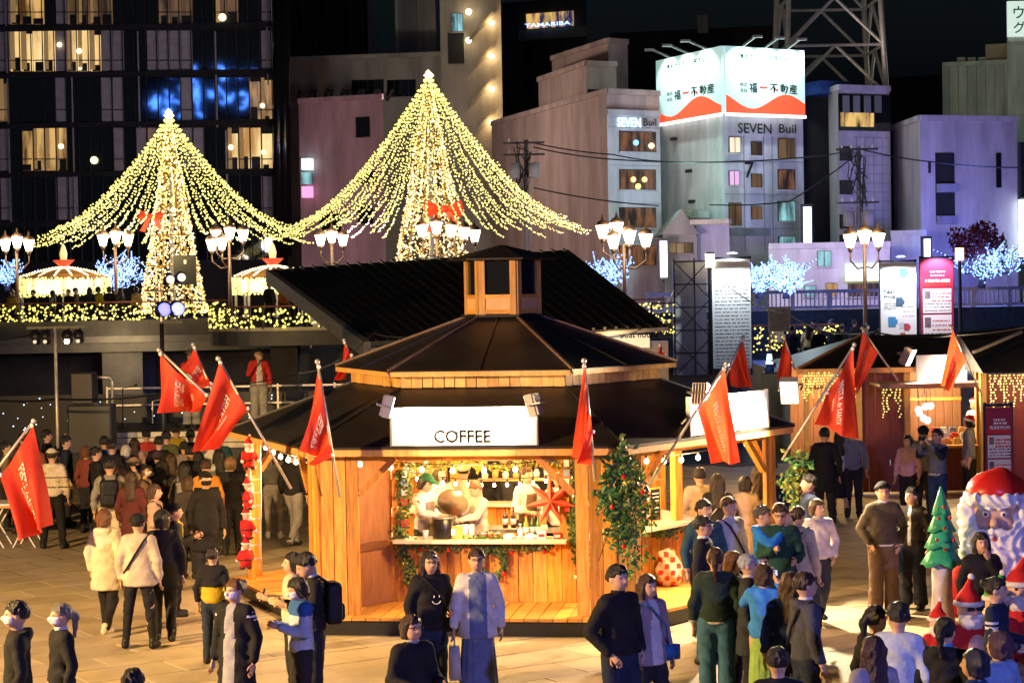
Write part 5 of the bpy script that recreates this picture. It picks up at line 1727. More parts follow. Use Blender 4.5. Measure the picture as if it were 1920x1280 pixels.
lr2 = thing('light_railing', 'short railing with golden lights beside the scaffold', 'railing', (W(1240, 600, 68).x, 68, 1.2))
curtain('light_curtain', [(W(1222, 600, 68).x, 68), (W(1264, 600, 68).x, 68)], 2.7, 3.7, lr2, 40, .035)

# ------------------------------------------------------------------ market stalls on the right
maroon_wall = mat('maroon boards', (.16, .035, .03), .6, var=.25, nscale=3, stretch=(6, 6, 1))
brown_wall = mat('brown stall boards', (.24, .105, .05), .6, var=.25, nscale=3, stretch=(6, 6, 1))
yel_wood = mat('yellow stall timber', (.55, .34, .10), .55, var=.2, stretch=(6, 6, 1))
SY = 41.5
st = thing('market_stall', 'wooden market stall with dark hip roof, flap awning and lit counter', 'stall', (W(1670, 900, SY).x, SY, 0))
xl_, xr_ = W(1488, 690, SY).x, W(1838, 690, SY).x
ze, zr = 2.62, 3.22
xrl, xrr = W(1612, 640, SY + 2).x, W(1800, 640, SY + 2).x
e = [Vector((xl_, SY - .5, ze)), Vector((xr_, SY - .5, ze)), Vector((xr_, SY + 4, ze)), Vector((xl_, SY + 4, ze))]
rg = [Vector((xrl, SY + 1.8, zr)), Vector((xrr, SY + 1.8, zr))]
mesh_obj('roof_front', [e[0], e[1], rg[1], rg[0]], [(0, 1, 2, 3)], roof_m, st); mesh_obj('roof_back', [e[2], e[3], rg[0], rg[1]], [(0, 1, 2, 3)], roof_m, st)
mesh_obj('roof_hip', [e[3], e[0], rg[0]], [(0, 1, 2)], roof_m, st); mesh_obj('roof_hip', [e[1], e[2], rg[1]], [(0, 1, 2)], roof_m, st)
bar('hip_trim', e[0], rg[0], .03, wood_pale, st); bar('eave_trim', e[0] + Vector((0, 0, -.05)), e[1] + Vector((0, 0, -.05)), .03, wood_pale, st, .05)
x_a, x_b, x_c, x_d = W(1512, 800, SY).x, W(1606, 800, SY).x, W(1702, 800, SY).x, W(1834, 800, SY).x
def boards(t, xa, xb, y, z0, z1, m, n):
    for k in range(n):
        w = (xb - xa) / n
        box('wall_board', (xa + w * (k + .5), y + rnd.uniform(-.006, .006), (z0 + z1) / 2), (w - .008, .04, z1 - z0), m, t)
boards(st, x_b + .1, x_c - .08, SY, .05, 2.6, maroon_wall, 6)
boards(st, x_a, x_b - .02, SY + .4, .05, 1.0, maroon_wall, 6)
boards(st, x_a, x_b - .02, SY + 2.4, .05, 2.6, brown_wall, 6)
boards(st, x_c, x_d, SY + 1.6, .05, 2.6, brown_wall, 8)
boards(st, x_c, x_d, SY - .02, .05, .95, maroon_wall, 8)
for x, w in ((x_a, .10), (x_b + .02, .16), (x_c - .02, .12), (x_d, .12)): box('stall_post', (x, SY - .05, 1.3), (w, .12, 2.6), yel_wood, st)
box('back_rail', ((x_c + x_d) / 2, SY + 1.55, 1.85), (x_d - x_c, .05, .07), wood_h, st)
box('counter', ((x_c + x_d) / 2, SY - .05, .98), (x_d - x_c - .1, .6, .05), wood_h, st)
box('window_frame', ((x_a + x_b) / 2, SY + .35, 2.2), (x_b - x_a - .2, .06, .08), wood_pale, st)
aw = [W(1619, 717, SY - .6), W(1832, 728, SY - .6)]
box('awning_flap', ((x_b + x_d) / 2 + .2, SY - .75, 2.30), (x_d - x_b - .1, 1.1, .05), mat('pale flap', (.55, .45, .36), .6), st)
box('awning_edge', ((x_b + x_d) / 2 + .2, SY - 1.32, 2.28), (x_d - x_b - .1, .03, .10), mat('flap edge', (.22, .13, .11), .6), st)
sgn = thing('shop_sign', 'white lit sign above the flap of the market stall', 'sign', W(1760, 720, SY - .6))
a, b = W(1718, 722, SY - .55), W(1812, 664, SY - .55)
box('sign_board', (a + b) / 2, (b.x - a.x, .05, b.z - a.z), sign_m, sgn); bar('sign_foot', (a.x, SY - .5, a.z - .03), (b.x, SY - .5, a.z - .03), .03, wood_v, sgn)
floodlight(W(1703, 668, SY - 1.0), W(1703, 668, SY - 1.0) + Vector((.9, -.5, -.5)), 'glaring floodlight left of the stall sign', 600, WARMW, 160, 1.3)
lamp('POINT', ((x_c + x_d) / 2, SY + .5, 2.1), 170, (1, .72, .38), 'stall lamp', .15)
lamp('POINT', ((x_a + x_b) / 2, SY + 1.2, 2.1), 130, WARM, 'stall lamp', .15)
def icicles(t, xa, xb, y, z, n, name='icicle_lights'):
    pts_ = []
    for k in range(n):
        x = xa + (xb - xa) * (k + .5) / n; L = rnd.uniform(.15, .75)
        for j in range(int(L / .055)): pts_.append((x + rnd.gauss(0, .015), y + rnd.gauss(0, .02), z - j * .055))
    o = MB().octas(pts_, .019).build(name, bulb_y, t); o['kind'] = 'stuff'
icicles(st, xl_ + .1, x_b, SY - .52, ze - .08, 26); icicles(st, x_c - .7, x_c - .3, SY - .9, 2.25, 5)
# goods on the stall counter
goods_c = [(.7, .68, .62), (.15, .25, .5), (.6, .3, .1), (.7, .55, .2), (.5, .5, .55), (.6, .08, .06)]
gw = ['cream', 'blue', 'orange', 'yellow', 'grey', 'red']
k = 0
for row in range(3):
    for j in range(6):
        x = x_c + .42 + j * .19; y = SY - .02 + row * .17; z = 1.005 + row * .10
        o = MB().box((x, y, z + .05), (.14, .09, .10)).box((x, y, z + .112), (.115, .075, .03)).build('goods_box', mat('goods %d' % (k % 6), goods_c[k % 6], .5, var=.3), None)
        tag(o, '%s goods box, %s from left in the %s row on the stall counter' % (gw[k % 6], ('first', 'second', 'third', 'fourth', 'fifth', 'sixth')[j], ('front', 'middle', 'back')[row]), 'goods', 'packaged goods on the stall counter'); k += 1 if j < 5 else 3
    if row: box('goods_shelf', (x_c + .9, SY - .02 + row * .17, .99 + row * .05), (1.2, .165, row * .10), wood_h, st)
for j, (px, py) in enumerate(((1722, 768), (1735, 762), (1724, 774), (1732, 784), (1739, 788), (1745, 761))):
    c = W(px, py, SY - .1)
    t = thing('globe_lamp', 'white globe, %s of the cluster above the stall counter' % ('far left', 'upper middle', 'middle left', 'lower middle', 'lowest', 'top right')[j], 'lamp', c, 0, 'cluster of white globes on the stall')
    MB().ball(c, .075, 10, 7).build('globe', glow('white globe', (1, .95, .85), 1.2), t, True); MB().tube([c + Vector((0, 0, .07)), c + Vector((0, .1, .5))], .006, 4).build('cord', black_m, t)
st2 = thing('market_stall', 'second market stall with black roof and maroon wall at the right edge', 'stall', (W(1900, 900, 40).x, 40, 0))
xa2 = W(1838, 760, 40).x
mesh_obj('roof_front', [Vector((xa2 - .1, 39.3, 2.55)), Vector((xa2 + 3, 39.3, 2.55)), Vector((xa2 + 3, 41.5, 3.5)), Vector((xa2 - .1, 41.5, 3.3))], [(0, 1, 2, 3)], tarp_m, st2)
mesh_obj('roof_side', [Vector((xa2 - .1, 39.3, 2.55)), Vector((xa2 - .1, 41.5, 3.3)), Vector((xa2 - .1, 43.5, 2.55))], [(0, 1, 2)], tarp_m, st2)
boards(st2, xa2 + .1, xa2 + 2.4, 40, .05, 2.5, mat('deep maroon boards', (.14, .022, .022), .6, var=.2), 12)
box('stall_post', (xa2 + .03, 39.9, 1.3), (.12, .12, 2.5), yel_wood, st2)
icicles(st2, xa2 + .02, xa2 + 1.6, 39.35, 2.5, 24)
bar('roof_arm', W(1825, 660, 39.4), W(1915, 622, 40.5), .03, steel_m, st2)
lamp('POINT', (xa2 + 1.0, 38.9, 2.4), 90, WARM, 'icicle glow', .3)
for px, py, lab in ((1645, 888, 'blue traffic cone with two white glowing bands nearer the stall post'), (1677, 895, 'blue traffic cone with white bands behind the girl in pink'), (1443, 700, 'blue traffic cone beside the far path barrier')):
    far = px < 1500
    p = G(px, py) if not far else W(px, py, 60)
    t = thing('traffic_cone', lab, 'traffic cone', p, 0, 'blue traffic cones')
    blue_p = mat('blue cone plastic', (.02, .10, .55), .45, var=.1); s = 1.0
    MB().box(p + Vector((0, 0, .025)), (.38, .38, .05)).build('base', black_m, t)
    MB().lathe(p, [(.15, .05), (.115, .28)], 12).build('cone_lower', blue_p, t, True); MB().lathe(p, [(.065, .58), (.045, .68), (.03, .7)], 12).build('cone_tip', blue_p, t, True)
    MB().lathe(p, [(.114, .283), (.093, .40)], 12).build('white_band', glow('cone glow', (.65, .85, 1.0), 2.0), t, True); MB().lathe(p, [(.088, .425), (.066, .575)], 12).build('white_band', glow('cone glow', (.65, .85, 1.0), 2.0), t, True)
    MB().lathe(p, [(.093, .40), (.088, .425)], 12).build('cone_middle', blue_p, t, True)

for px, py, Y, pw in ((220, 645, 78, 150), (520, 660, 70, 60)): lamp('POINT', W(px, py, Y), pw, (1, .75, .42), 'under bridge lamp', .3)

# ------------------------------------------------------------------ red flags
def flag_cloth():
    m = mat('red flag cloth', (.72, .055, .022), .6, var=.08, nscale=5, bump=.2, bscale=14)
    n, l = m.node_tree.nodes, m.node_tree.links
    b, out = n['Principled BSDF'], n['Material Output']
    tr = n.new('ShaderNodeBsdfTranslucent'); tr.inputs[0].default_value = (.9, .09, .03, 1)
    mx = n.new('ShaderNodeMixShader'); mx.inputs[0].default_value = .4
    l.new(b.outputs[0], mx.inputs[1]); l.new(tr.outputs[0], mx.inputs[2]); l.new(mx.outputs[0], out.inputs[0])
    return m
flag_m = flag_cloth()
flag_ink = mat('white flag print', (.75, .68, .6), .7, var=0, bump=0)
def flag(label, base, tip, Y, T, E, TB, EB, mirrored=False, text=True, amp=.12):
    """pole from base to tip (pixels); the cloth hangs between the pole side T-E and the lower side TB-EB"""
    bp, tp = W(*base, Y), W(*tip, Y)
    t = thing('red_flag', label, 'flag', bp, 0, 'red festival flags')
    MB().tube([bp, tp], .018, 8).build('pole', alu_m, t, True)
    MB().ball(tp, .035, 8, 5).build('finial', alu_m, t, True)
    q = [W(*p, Y - .03) for p in (T, E, TB, EB)]
    ph = rnd.uniform(0, 6)
    def S(s, u):
        p = (q[0].lerp(q[1], u)).lerp(q[2].lerp(q[3], u), s)
        wv = amp * (.25 + s) * math.sin(u * 8.5 + ph + 1.6 * s) + amp * .5 * s * math.sin(u * 17 + ph * 2)
        sag = -.05 * math.sin(math.pi * u) * (1 - s) * (q[1] - q[0]).length
        return p + Vector((.35 * wv * s, wv, sag))
    nu, ns = 18, 16
    vs = [S(i / ns, j / nu) for i in range(ns + 1) for j in range(nu + 1)]
    fs = [(i * (nu + 1) + j, i * (nu + 1) + j + 1, (i + 1) * (nu + 1) + j + 1, (i + 1) * (nu + 1) + j) for i in range(ns) for j in range(nu)]
    mesh_obj('cloth', vs, fs, flag_m, t, True)
    if text:
        for body, s0, u0, ln, ht in (('FESTA', .33, .45, .30, .17), ('de SANTA', .68, .45, .36, .15), ('FUKUOKA', .5, .66, .25, .05)):
            v, f, w, h = text2d(body)
            pv = []
            for x, y in v:
                s_ = s0 + x / w * ln; u_ = u0 + (y / h * ht) * (1 if mirrored else -1)
                p = S(min(max(s_, 0), 1), min(max(u_, 0), 1)); pv.append(p + Vector((0, -.012, 0)))
            mesh_obj('flag_lettering', pv, f, flag_ink, t)
    for s_ in (0.02, .98):
        p = q[0].lerp(q[1], s_); MB().ball(p, .028, 6, 4).build('tie', paper_m, t)
flag('red flag leaning over the white table at the far left', (-40, 925), (63, 789), 25.5, (61, 796), (0, 892), (94, 984), (47, 1012))
flag('red flag with mirrored SANTA lettering, spread flattest near the stage', (440, 790), (298, 656), 27.0, (299, 662), (389, 742), (297, 773), (380, 771), True)
flag('small red flag behind the flattest flag, left of the performer', (425, 800), (362, 646), 31.0, (364, 650), (396, 720), (345, 690), (378, 730), True)
flag('red flag on a long pole at the left corner of the kiosk roof', (546, 916), (409, 672), 25.6, (412, 678), (466, 767), (366, 846), (404, 842))
flag('narrow red flag over the left front pillar of the kiosk', (637, 932), (595, 678), 25.1, (597, 684), (624, 856), (570, 838), (594, 872), True)
flag('tiny red flag behind the left end of the upper kiosk roof', (668, 690), (645, 638), 33.0, (646, 642), (660, 666), (632, 712), (642, 712), False, False)
flag('narrow red flag right of the COFFEE sign', (1116, 902), (1095, 676), 24.8, (1095, 684), (1112, 812), (1074, 856), (1102, 873))
flag('red flag in front of the blank kiosk sign', (1216, 910), (1362, 682), 25.4, (1359, 690), (1308, 770), (1383, 868), (1338, 866))
flag('red flag behind the blank kiosk sign', (1352, 725), (1394, 632), 32.5, (1393, 637), (1368, 692), (1411, 727), (1366, 724), False, False)
flag('red flag at the left corner of the market stall roof', (1491, 694), (1469, 629), 38.5, (1470, 634), (1486, 680), (1456, 712), (1482, 728), False, False)
flag('large red flag at the right corner of the kiosk', (1466, 862), (1602, 646), 28.0, (1600, 652), (1550, 738), (1607, 826), (1530, 794))
flag('red flag on a bamboo pole above the stall flap', (1684, 714), (1616, 615), 39.5, (1618, 620), (1646, 662), (1599, 722), (1608, 738))
flag('red flag hanging in front of the lit stall sign', (1842, 742), (1784, 613), 39.3, (1785, 618), (1812, 676), (1764, 722), (1780, 736))
flag('tiny red flag right of the boat house lettering', (1252, 680), (1237, 645), 38.0, (1237, 648), (1247, 664), (1233, 672), (1244, 674), False, False)

# ------------------------------------------------------------------ stage and sound
stage = thing('stage', 'low stage with pale lit edge boards beside the river', 'stage', (W(400, 800, 46).x, 46, 0))
sx0, sx1 = W(150, 800, 45).x, W(720, 800, 45).x
box('stage_deck', ((sx0 + sx1) / 2, 46.6, 1.27), (sx1 - sx0, 3.4, .10), black_m, stage)
for k in range(3): box('edge_board', ((sx0 + sx1) / 2, 44.86 - k * .02, 1.27 - k * .13), (sx1 - sx0, .05, .11), mat('pale edge board', (.55, .48, .36), .5), stage)
box('stage_skirt', ((sx0 + sx1) / 2, 44.95, .48), (sx1 - sx0, .05, .94), black_m, stage)
for z in (1.75, 2.15): bar('guard_rail', (sx0, 48.1, z), (sx1, 48.1, z), .02, alu_m, stage)
for k in range(6): x = sx0 + (sx1 - sx0) * k / 5; bar('guard_post', (x, 48.1, 1.3), (x, 48.1, 2.2), .02, alu_m, stage)
bd = thing('star_backdrop', 'black backdrop with tiny white and blue lights behind the stage', 'backdrop', ((sx0 + sx1) / 2, 48.4, 0))
box('cloth', ((sx0 + sx1) / 2 - 1.0, 48.45, 1.0), (sx1 - sx0 + 4, .05, 2.0), black_m, bd)
o = MB().octas([(rnd.uniform(sx0 - 3, sx1), 48.4, rnd.uniform(1.0, 1.98)) for _ in range(70)], .016).build('star_lights', glow('star light', (.6, .75, 1), 3), bd); o['kind'] = 'stuff'
def speaker(label, px0, py0, px1, py1, Y):
    a, b = W(px0, py1, Y), W(px1, py0, Y)
    t = thing('loudspeaker', label, 'loudspeaker', ((a.x + b.x) / 2, Y, a.z))
    w = b.x - a.x; h = b.z - a.z; c = (a + b) / 2
    mb = MB().box(c, (w, .55, h)); mb.build('cabinet', mat('speaker black', (.008, .008, .009), .7, bump=.3, bscale=60), t)
    for s in (.25, -.22): MB().lathe((0, 0, 0), [(w * .36, 0), (w * .3, .02), (w * .1, -.03)], 16).build('cone', black_m, t).matrix_basis = Matrix.Translation(c + Vector((0, -.24, h * s))) @ Matrix.Rotation(R(90), 4, 'X')
    box('grille', c + Vector((0, -.285, 0)), (w * .92, .01, h * .94), black_m, t)
speaker('large black loudspeaker at the bottom of the stage stack', 133, 757, 213, 850, 43.6)
speaker('upper black loudspeaker on the stage stack', 139, 698, 178, 756, 43.6)
t = thing('speaker_rail', 'bent metal rail beside the loudspeaker stack', 'rail', W(212, 760, 43.8)); MB().tube([W(180, 707, 43.8), W(207, 707, 43.8), W(210, 715, 43.8), W(211, 765, 43.8)], .03, 8).build('rail_tube', alu_m, t, True)
def mic_stand(label, px, py0, py1, Y, m=black_m):
    a, b = W(px, py1, Y), W(px, py0, Y)
    t = thing('microphone_stand', label, 'microphone stand', a)
    MB().tube([a, b], .014, 6).build('pole', m, t); MB().lathe(a, [(.16, 0), (.14, .02)], 12).build('base', black_m, t)
    MB().tube([b, b + Vector((.3, -.1, .06))], .010, 6).build('boom', m, t); MB().ball(b + Vector((.32, -.1, .07)), .035, 8, 5).build('microphone', black_m, t)
mic_stand('thin microphone stand right of the loudspeaker stack', 230, 728, 802, 45.6)
mic_stand('pale microphone stand near the flattest flag', 286, 752, 795, 46, alu_m)
def par_stand():
    Y = 40; a, b = G(106, 905), None
    a = W(106, 870, Y); a.z = 0; b = W(103, 612, Y)
    t = thing('light_stand', 'tall pole with stage spotlights at the far left', 'light stand', (b.x, Y, 0))
    MB().tube([(b.x, Y, 0), b], .035, 8).build('pole', alu_m, t, True)
    bar('crossbar', b + Vector((-.55, 0, -.02)), b + Vector((.6, 0, -.02)), .025, black_m, t)
    for dx, lit in ((-.35, False), (-.15, False), (.28, True), (.5, False)):
        c = b + Vector((dx, -.1, -.22))
        o = MB().lathe((0, 0, 0), [(.07, -.14), (.10, .1), (.11, .14)], 12).build('spotlight', black_m, t, True); o.matrix_basis = Matrix.Translation(c) @ Matrix.Rotation(R(62), 4, 'X')
        MB().ball(c + Vector((0, -.13, -.07)), .055 if lit else .04, 8, 5).build('spot_lens', bulb_hot if lit else glow('dim lens', (1, .8, .5), .5), t, True)
        bar('yoke', c + Vector((0, 0, .05)), c + Vector((0, .1, .2)), .015, black_m, t)
    for k in range(3): th = 2.1 * k + .4; bar('tripod_leg', (b.x, Y, .5), (b.x + .5 * math.cos(th), Y + .5 * math.sin(th), .0), .02, black_m, t)
    lamp('SPOT', b + Vector((.28, -.3, -.3)), 900, WARMW, 'stage spot', .06, W(430, 760, 45), 60)
par_stand()
mv = thing('moving_head_tower', 'black pole carrying blue moving head lights', 'light stand', W(303, 640, 42))
q = W(303, 606, 42)
MB().tube([(q.x, 42, 0), q], .045, 8).build('pole', black_m, mv, True); box('shelf', q + Vector((.1, 0, .02)), (.75, .4, .04), black_m, mv); q2 = W(300, 553, 42)
MB().tube([q, W(299, 540, 42)], .035, 6).build('upper_pole', alu_m, mv); box('shelf', W(302, 545, 42), (.6, .3, .03), black_m, mv)
for px, py, col in ((309, 580, (.10, .16, 1.0)), (334, 579, (.25, .35, 1.0)), (320, 524, (.9, .85, .7)), (341, 520, (.9, .85, .7))):
    c = W(px, py, 41.9); up = py > 550
    rad = .16 if up else .10
    o = MB().lathe((0, 0, 0), [(rad * .75, -.2), (rad, -.05), (rad, .1)], 14).build('lamp_head', mat('blue black casing', (.01, .015, .08), .35), mv, True); o.matrix_basis = Matrix.Translation(c + Vector((-.06, .1, 0))) @ Matrix.Rotation(R(70), 4, Vector((1, .5, 0)))
    MB().ball(c + Vector((.0, -.03, 0)), rad * .88, 10, 6, (1, .35, 1)).build('lamp_lens', glow('lens %.2f %d' % (col[0], up), col, 1.3 if up else .8), mv, True)

# ------------------------------------------------------------------ kiosk dressing
leaf_g = mat('garland green', (.055, .11, .03), .6, var=.5, nscale=12)
leaf_y = mat('pale ivy leaf', (.20, .24, .04), .5, var=.5, nscale=8)  # paler, yellower green than the other ivy leaf
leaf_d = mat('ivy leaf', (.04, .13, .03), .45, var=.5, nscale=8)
red_b = mat('red bauble', (.5, .02, .02), .15, var=0, bump=0); gold_b = mat('gold bauble', (.7, .45, .15), .2, .6, var=0, bump=0)
def leaves(name, pts_, n, spread, size, mats_, parent):
    vs, fs, mi = [], [], []
    for k in range(n):
        p = Vector(pts_[rnd.randrange(len(pts_))]) + Vector((rnd.gauss(0, spread[0]), rnd.gauss(0, spread[1]), rnd.gauss(0, spread[2])))
        s = size * rnd.uniform(.6, 1.3)
        a = Vector((rnd.gauss(0, 1), rnd.gauss(0, .6), rnd.gauss(0, 1))).normalized(); b = a.cross(Vector((rnd.gauss(0, .5), -1, rnd.gauss(0, .5)))).normalized()
        nrm = a.cross(b) * s * .25
        n0 = len(vs); vs += [p - a * s, p + b * s * .6 + nrm, p + a * s, p - b * s * .6 + nrm]; fs.append((n0, n0 + 1, n0 + 2, n0 + 3)); mi.append(rnd.randrange(len(mats_)))
    o = mesh_obj(name, vs, fs, None, parent, False, mats=mats_, midx=mi); o['kind'] = 'stuff'
    return o
def onside(i, px, py, r=RI, out=.08):
    u, n = side(i); a, b = hexp(r, i) + n * out, hexp(r, i + 1) + n * out
    return onface(px, py, (a.x, a.y), (b.x, b.y))
gl = thing('garland', 'green garland with red baubles under the kiosk counter', 'garland', onside(1, 900, 1015))
line = [onside(1, 775 + 255 * s, 1018 + 5 * math.sin(s * 9)) for s in np.linspace(0, 1, 40)]
MB().tube(line, .02, 5).build('stem', leaf_g, gl); leaves('needles', line, 900, (.03, .03, .04), .035, [leaf_g, leaf_g, leaf_y], gl)
for px, py in ((787, 1029), (841, 1030), (960, 1036), (1021, 1034)): MB().ball(onside(1, px, py, out=.12), .03, 10, 6).build('bauble', red_b, gl, True)
gv = thing('garland', 'green garland hanging down the left jamb of the kiosk window', 'garland', onside(1, 752, 1000))
line = [onside(1, 752 + 8 * math.sin(s * 8) + 12 * s, 880 + 215 * s) for s in np.linspace(0, 1, 40)]
leaves('needles', line, 650, (.05, .03, .03), .032, [leaf_g, leaf_g, leaf_y], gv); MB().tube(line, .012, 5).build('stem', leaf_g, gv)
gr = thing('garland', 'green garland hanging down the right jamb of the kiosk window', 'garland', onside(1, 1078, 1000))
line = [onside(1, 1078 + 5 * math.sin(s * 8), 870 + 190 * s) for s in np.linspace(0, 1, 36)]
leaves('needles', line, 420, (.03, .03, .03), .032, [leaf_g, leaf_g], gr); MB().tube(line, .012, 5).build('stem', leaf_g, gr)
wr = thing('wreath', 'evergreen wreath on the boards under the kiosk window', 'wreath', onside(1, 925, 1055))
c = onside(1, 922, 1055, out=.1); line = [c + Vector((.17 * math.cos(a), 0, .19 * math.sin(a))) for a in np.linspace(0, 6.28, 30)]
leaves('needles', line, 500, (.025, .025, .025), .032, [leaf_g], wr); MB().tube(line, .02, 5, False).build('ring', leaf_g, wr); MB().ball(c + Vector((.15, -.05, -.14)), .035, 8, 5).build('bauble', red_b, wr, True)
gt = thing('garland', 'golden leaf garland along the top of the kiosk window', 'garland', onside(1, 900, 872))
line = [onside(1, 765 + 300 * s, 872 + 3 * math.sin(s * 14), out=.06) for s in np.linspace(0, 1, 40)]
leaves('leaves', line, 420, (.03, .04, .03), .03, [leaf_y, mat('gold leaf', (.45, .28, .05), .4, .3)], gt)
iv = thing('ivy_plant', 'cascading ivy with baubles on the right front pillar of the kiosk', 'plant', hexp(RO - .2, 2))
cc = lambda px, py, Y=None: W(px, py, 24.95)
line = []
for px, py, n_ in ((1165, 870, 5), (1150, 900, 6), (1185, 900, 7), (1140, 935, 7), (1165, 940, 8), (1195, 930, 7), (1150, 970, 5), (1180, 985, 7), (1205, 965, 5), (1165, 1010, 3), (1195, 1030, 3), (1185, 1060, 2)):
    line += [cc(px, py)] * n_
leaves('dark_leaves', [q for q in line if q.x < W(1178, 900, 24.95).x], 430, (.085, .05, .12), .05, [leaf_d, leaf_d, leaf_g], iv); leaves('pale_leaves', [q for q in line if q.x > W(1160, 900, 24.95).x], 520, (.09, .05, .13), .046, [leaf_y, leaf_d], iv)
for k in range(9): a = cc(1145 + k * 8, 880 + rnd.uniform(0, 30)); MB().tube([a, a + Vector((rnd.gauss(0, .08), 0, -.4)), a + Vector((rnd.gauss(0, .1), 0, -rnd.uniform(.7, 1.2)))], .006, 4).build('vine', bark_m, iv)
for px, py in ((1170, 894), (1148, 950), (1205, 922), (1170, 1024)): MB().ball(W(px, py, 24.8), .032, 10, 6).build('bauble', red_b, iv, True)
iv2 = thing('ivy_plant', 'pale ivy climbing the far right post of the kiosk', 'plant', hexp(RO - .2, 3))
line = [W(1490 + 10 * math.sin(s * 9), 850 + 110 * s, 27.9) for s in np.linspace(0, 1, 30)]
leaves('leaves', line, 420, (.07, .06, .04), .05, [leaf_y, leaf_d], iv2); MB().tube(line, .01, 4).build('stem', bark_m, iv2)
sw = thing('garland', 'dark garland under the right side counter of the kiosk', 'garland', onside(2, 1240, 1000))
line = [onside(2, 1215 + 55 * s, 990 + 8 * math.sin(s * 3)) for s in np.linspace(0, 1, 20)]; leaves('needles', line, 300, (.05, .04, .04), .035, [leaf_g], sw); MB().tube(line, .015, 5).build('stem', leaf_g, sw)
# red paper star
sr = thing('paper_star', 'large red paper star hanging in the kiosk window', 'star', onside(1, 1030, 940, out=.1))
c = onside(1, 1032, 938, out=.16); vs = [c + Vector((0, -.10, 0)), c + Vector((0, .10, 0))]; u1, n1 = side(1)
for k in range(14):
    a = math.pi * 2 * k / 14 + math.pi / 2; r_ = .36 if k % 2 == 0 else .12; vs.append(c + u1 * (r_ * math.cos(a)) + Vector((0, 0, r_ * math.sin(a))))
fs = [(0, 2 + k, 2 + (k + 1) % 14) for k in range(14)] + [(1, 2 + (k + 1) % 14, 2 + k) for k in range(14)]
mesh_obj('star_body', vs, fs, mat('red paper', (.62, .09, .05), .6, var=.1), sr); MB().tube([c + Vector((0, 0, .34)), c + Vector((0, .05, .75))], .005, 4).build('cord', black_m, sr)
# sticker strips at the jambs
for lab, px, ys_ in (('strip of payment stickers on the left jamb of the kiosk window', 758, (888, 905, 922, 940, 962, 980)), ('strip of payment stickers on the right jamb of the kiosk window', 1062, (868, 886, 903, 920, 938, 952))):
    t = thing('sticker_strip', lab, 'stickers', onside(1, px, 920))
    for k, y in enumerate(ys_):
        p = onside(1, px, y, out=.10); col = [(.7, .7, .7), (.25, .3, .45), (.7, .68, .66), (.5, .05, .04), (.65, .4, .05), (.5, .04, .05)][k]
        box('sticker', p, (.09 if k % 2 else .07, .012, .09), mat('sticker %d' % k, col, .5, var=.25, nscale=30, bump=0), t, math.atan2(u1.y, u1.x))
# things on the counter
def ctr(px, back=.0): p = onside(1, px, 1005, out=.05 - back); return Vector((p.x, p.y, 1.062))
def item(name, label, cat, p, parts, grp=None):
    t = thing(name, label, cat, p, 0, grp)
    for nm, prof, m in parts: MB().lathe(p, prof, 16).build(nm, m, t, True)
    return t
pot_m = mat('black enamel', (.012, .012, .013), .3)
p = ctr(833, .05)
t = item('soup_kettle', 'black soup kettle on the kiosk counter', 'kettle', p, [('kettle_body', [(.14, 0), (.155, .05), (.155, .27), (.145, .28)], pot_m), ('kettle_rim', [(.15, .281), (.16, .30), (.13, .31)], steel_m)])
for sg in (-1, 1): MB().tube([p + Vector((sg * .15, 0, .2)), p + Vector((sg * .2, 0, .2)), p + Vector((sg * .2, 0, .16))], .012, 5).build('handle', pot_m, t)
p = ctr(850, .12) + Vector((0, 0, .48))
t = thing('pot_lid', 'wide steel pot lid held up by two staff', 'lid', p); o = MB().lathe((0, 0, 0), [(.21, 0), (.21, .03), (.15, .07), (.02, .09)], 20).build('lid_shell', mat('warm steel', (.5, .4, .28), .3, .7), t, True); o.matrix_basis = Matrix.Translation(p) @ Matrix.Rotation(R(-55), 4, 'X') @ Matrix.Rotation(R(12), 4, 'Y')
o = MB().tube([(-.04, 0, .09), (-.04, 0, .13), (.04, 0, .13), (.04, 0, .09)], .01, 5).build('lid_handle', pot_m, t); o.matrix_basis = Matrix.Translation(p) @ Matrix.Rotation(R(-55), 4, 'X')
p = ctr(850, -.04); t = thing('menu_card', 'brown menu card leaning on the kiosk counter', 'menu card', p); box('card', p + Vector((0, 0, .10)), (.26, .012, .19), mat('brown card', (.45, .27, .09), .6), t, math.atan2(u1.y, u1.x)); box('white_print', p + Vector((0, -.012, .11)), (.05, .006, .08), paper_m, t, math.atan2(u1.y, u1.x)); box('prop', p + Vector((0, .05, .05)), (.03, .1, .1), wood_h, t)
for px, back, n_ in ((907, 0, 'left'), (920, 0, 'middle'), (933, 0, 'right')):
    item('paper_cup', '%s of three red paper cups on the kiosk counter' % n_, 'cup', ctr(px, back), [('cup_body', [(.028, 0), (.038, .085)], mat('red cup', (.5, .05, .03), .5)), ('cup_rim', [(.039, .085), (.040, .092)], paper_m)], 'red paper cups')
item('plastic_cup', 'pale cup at the left end of the kiosk counter', 'cup', ctr(798, 0), [('cup_body', [(.03, 0), (.042, .12)], mat('milky cup', (.6, .58, .6), .4)), ('cup_rim', [(.043, .12), (.044, .128)], paper_m)])
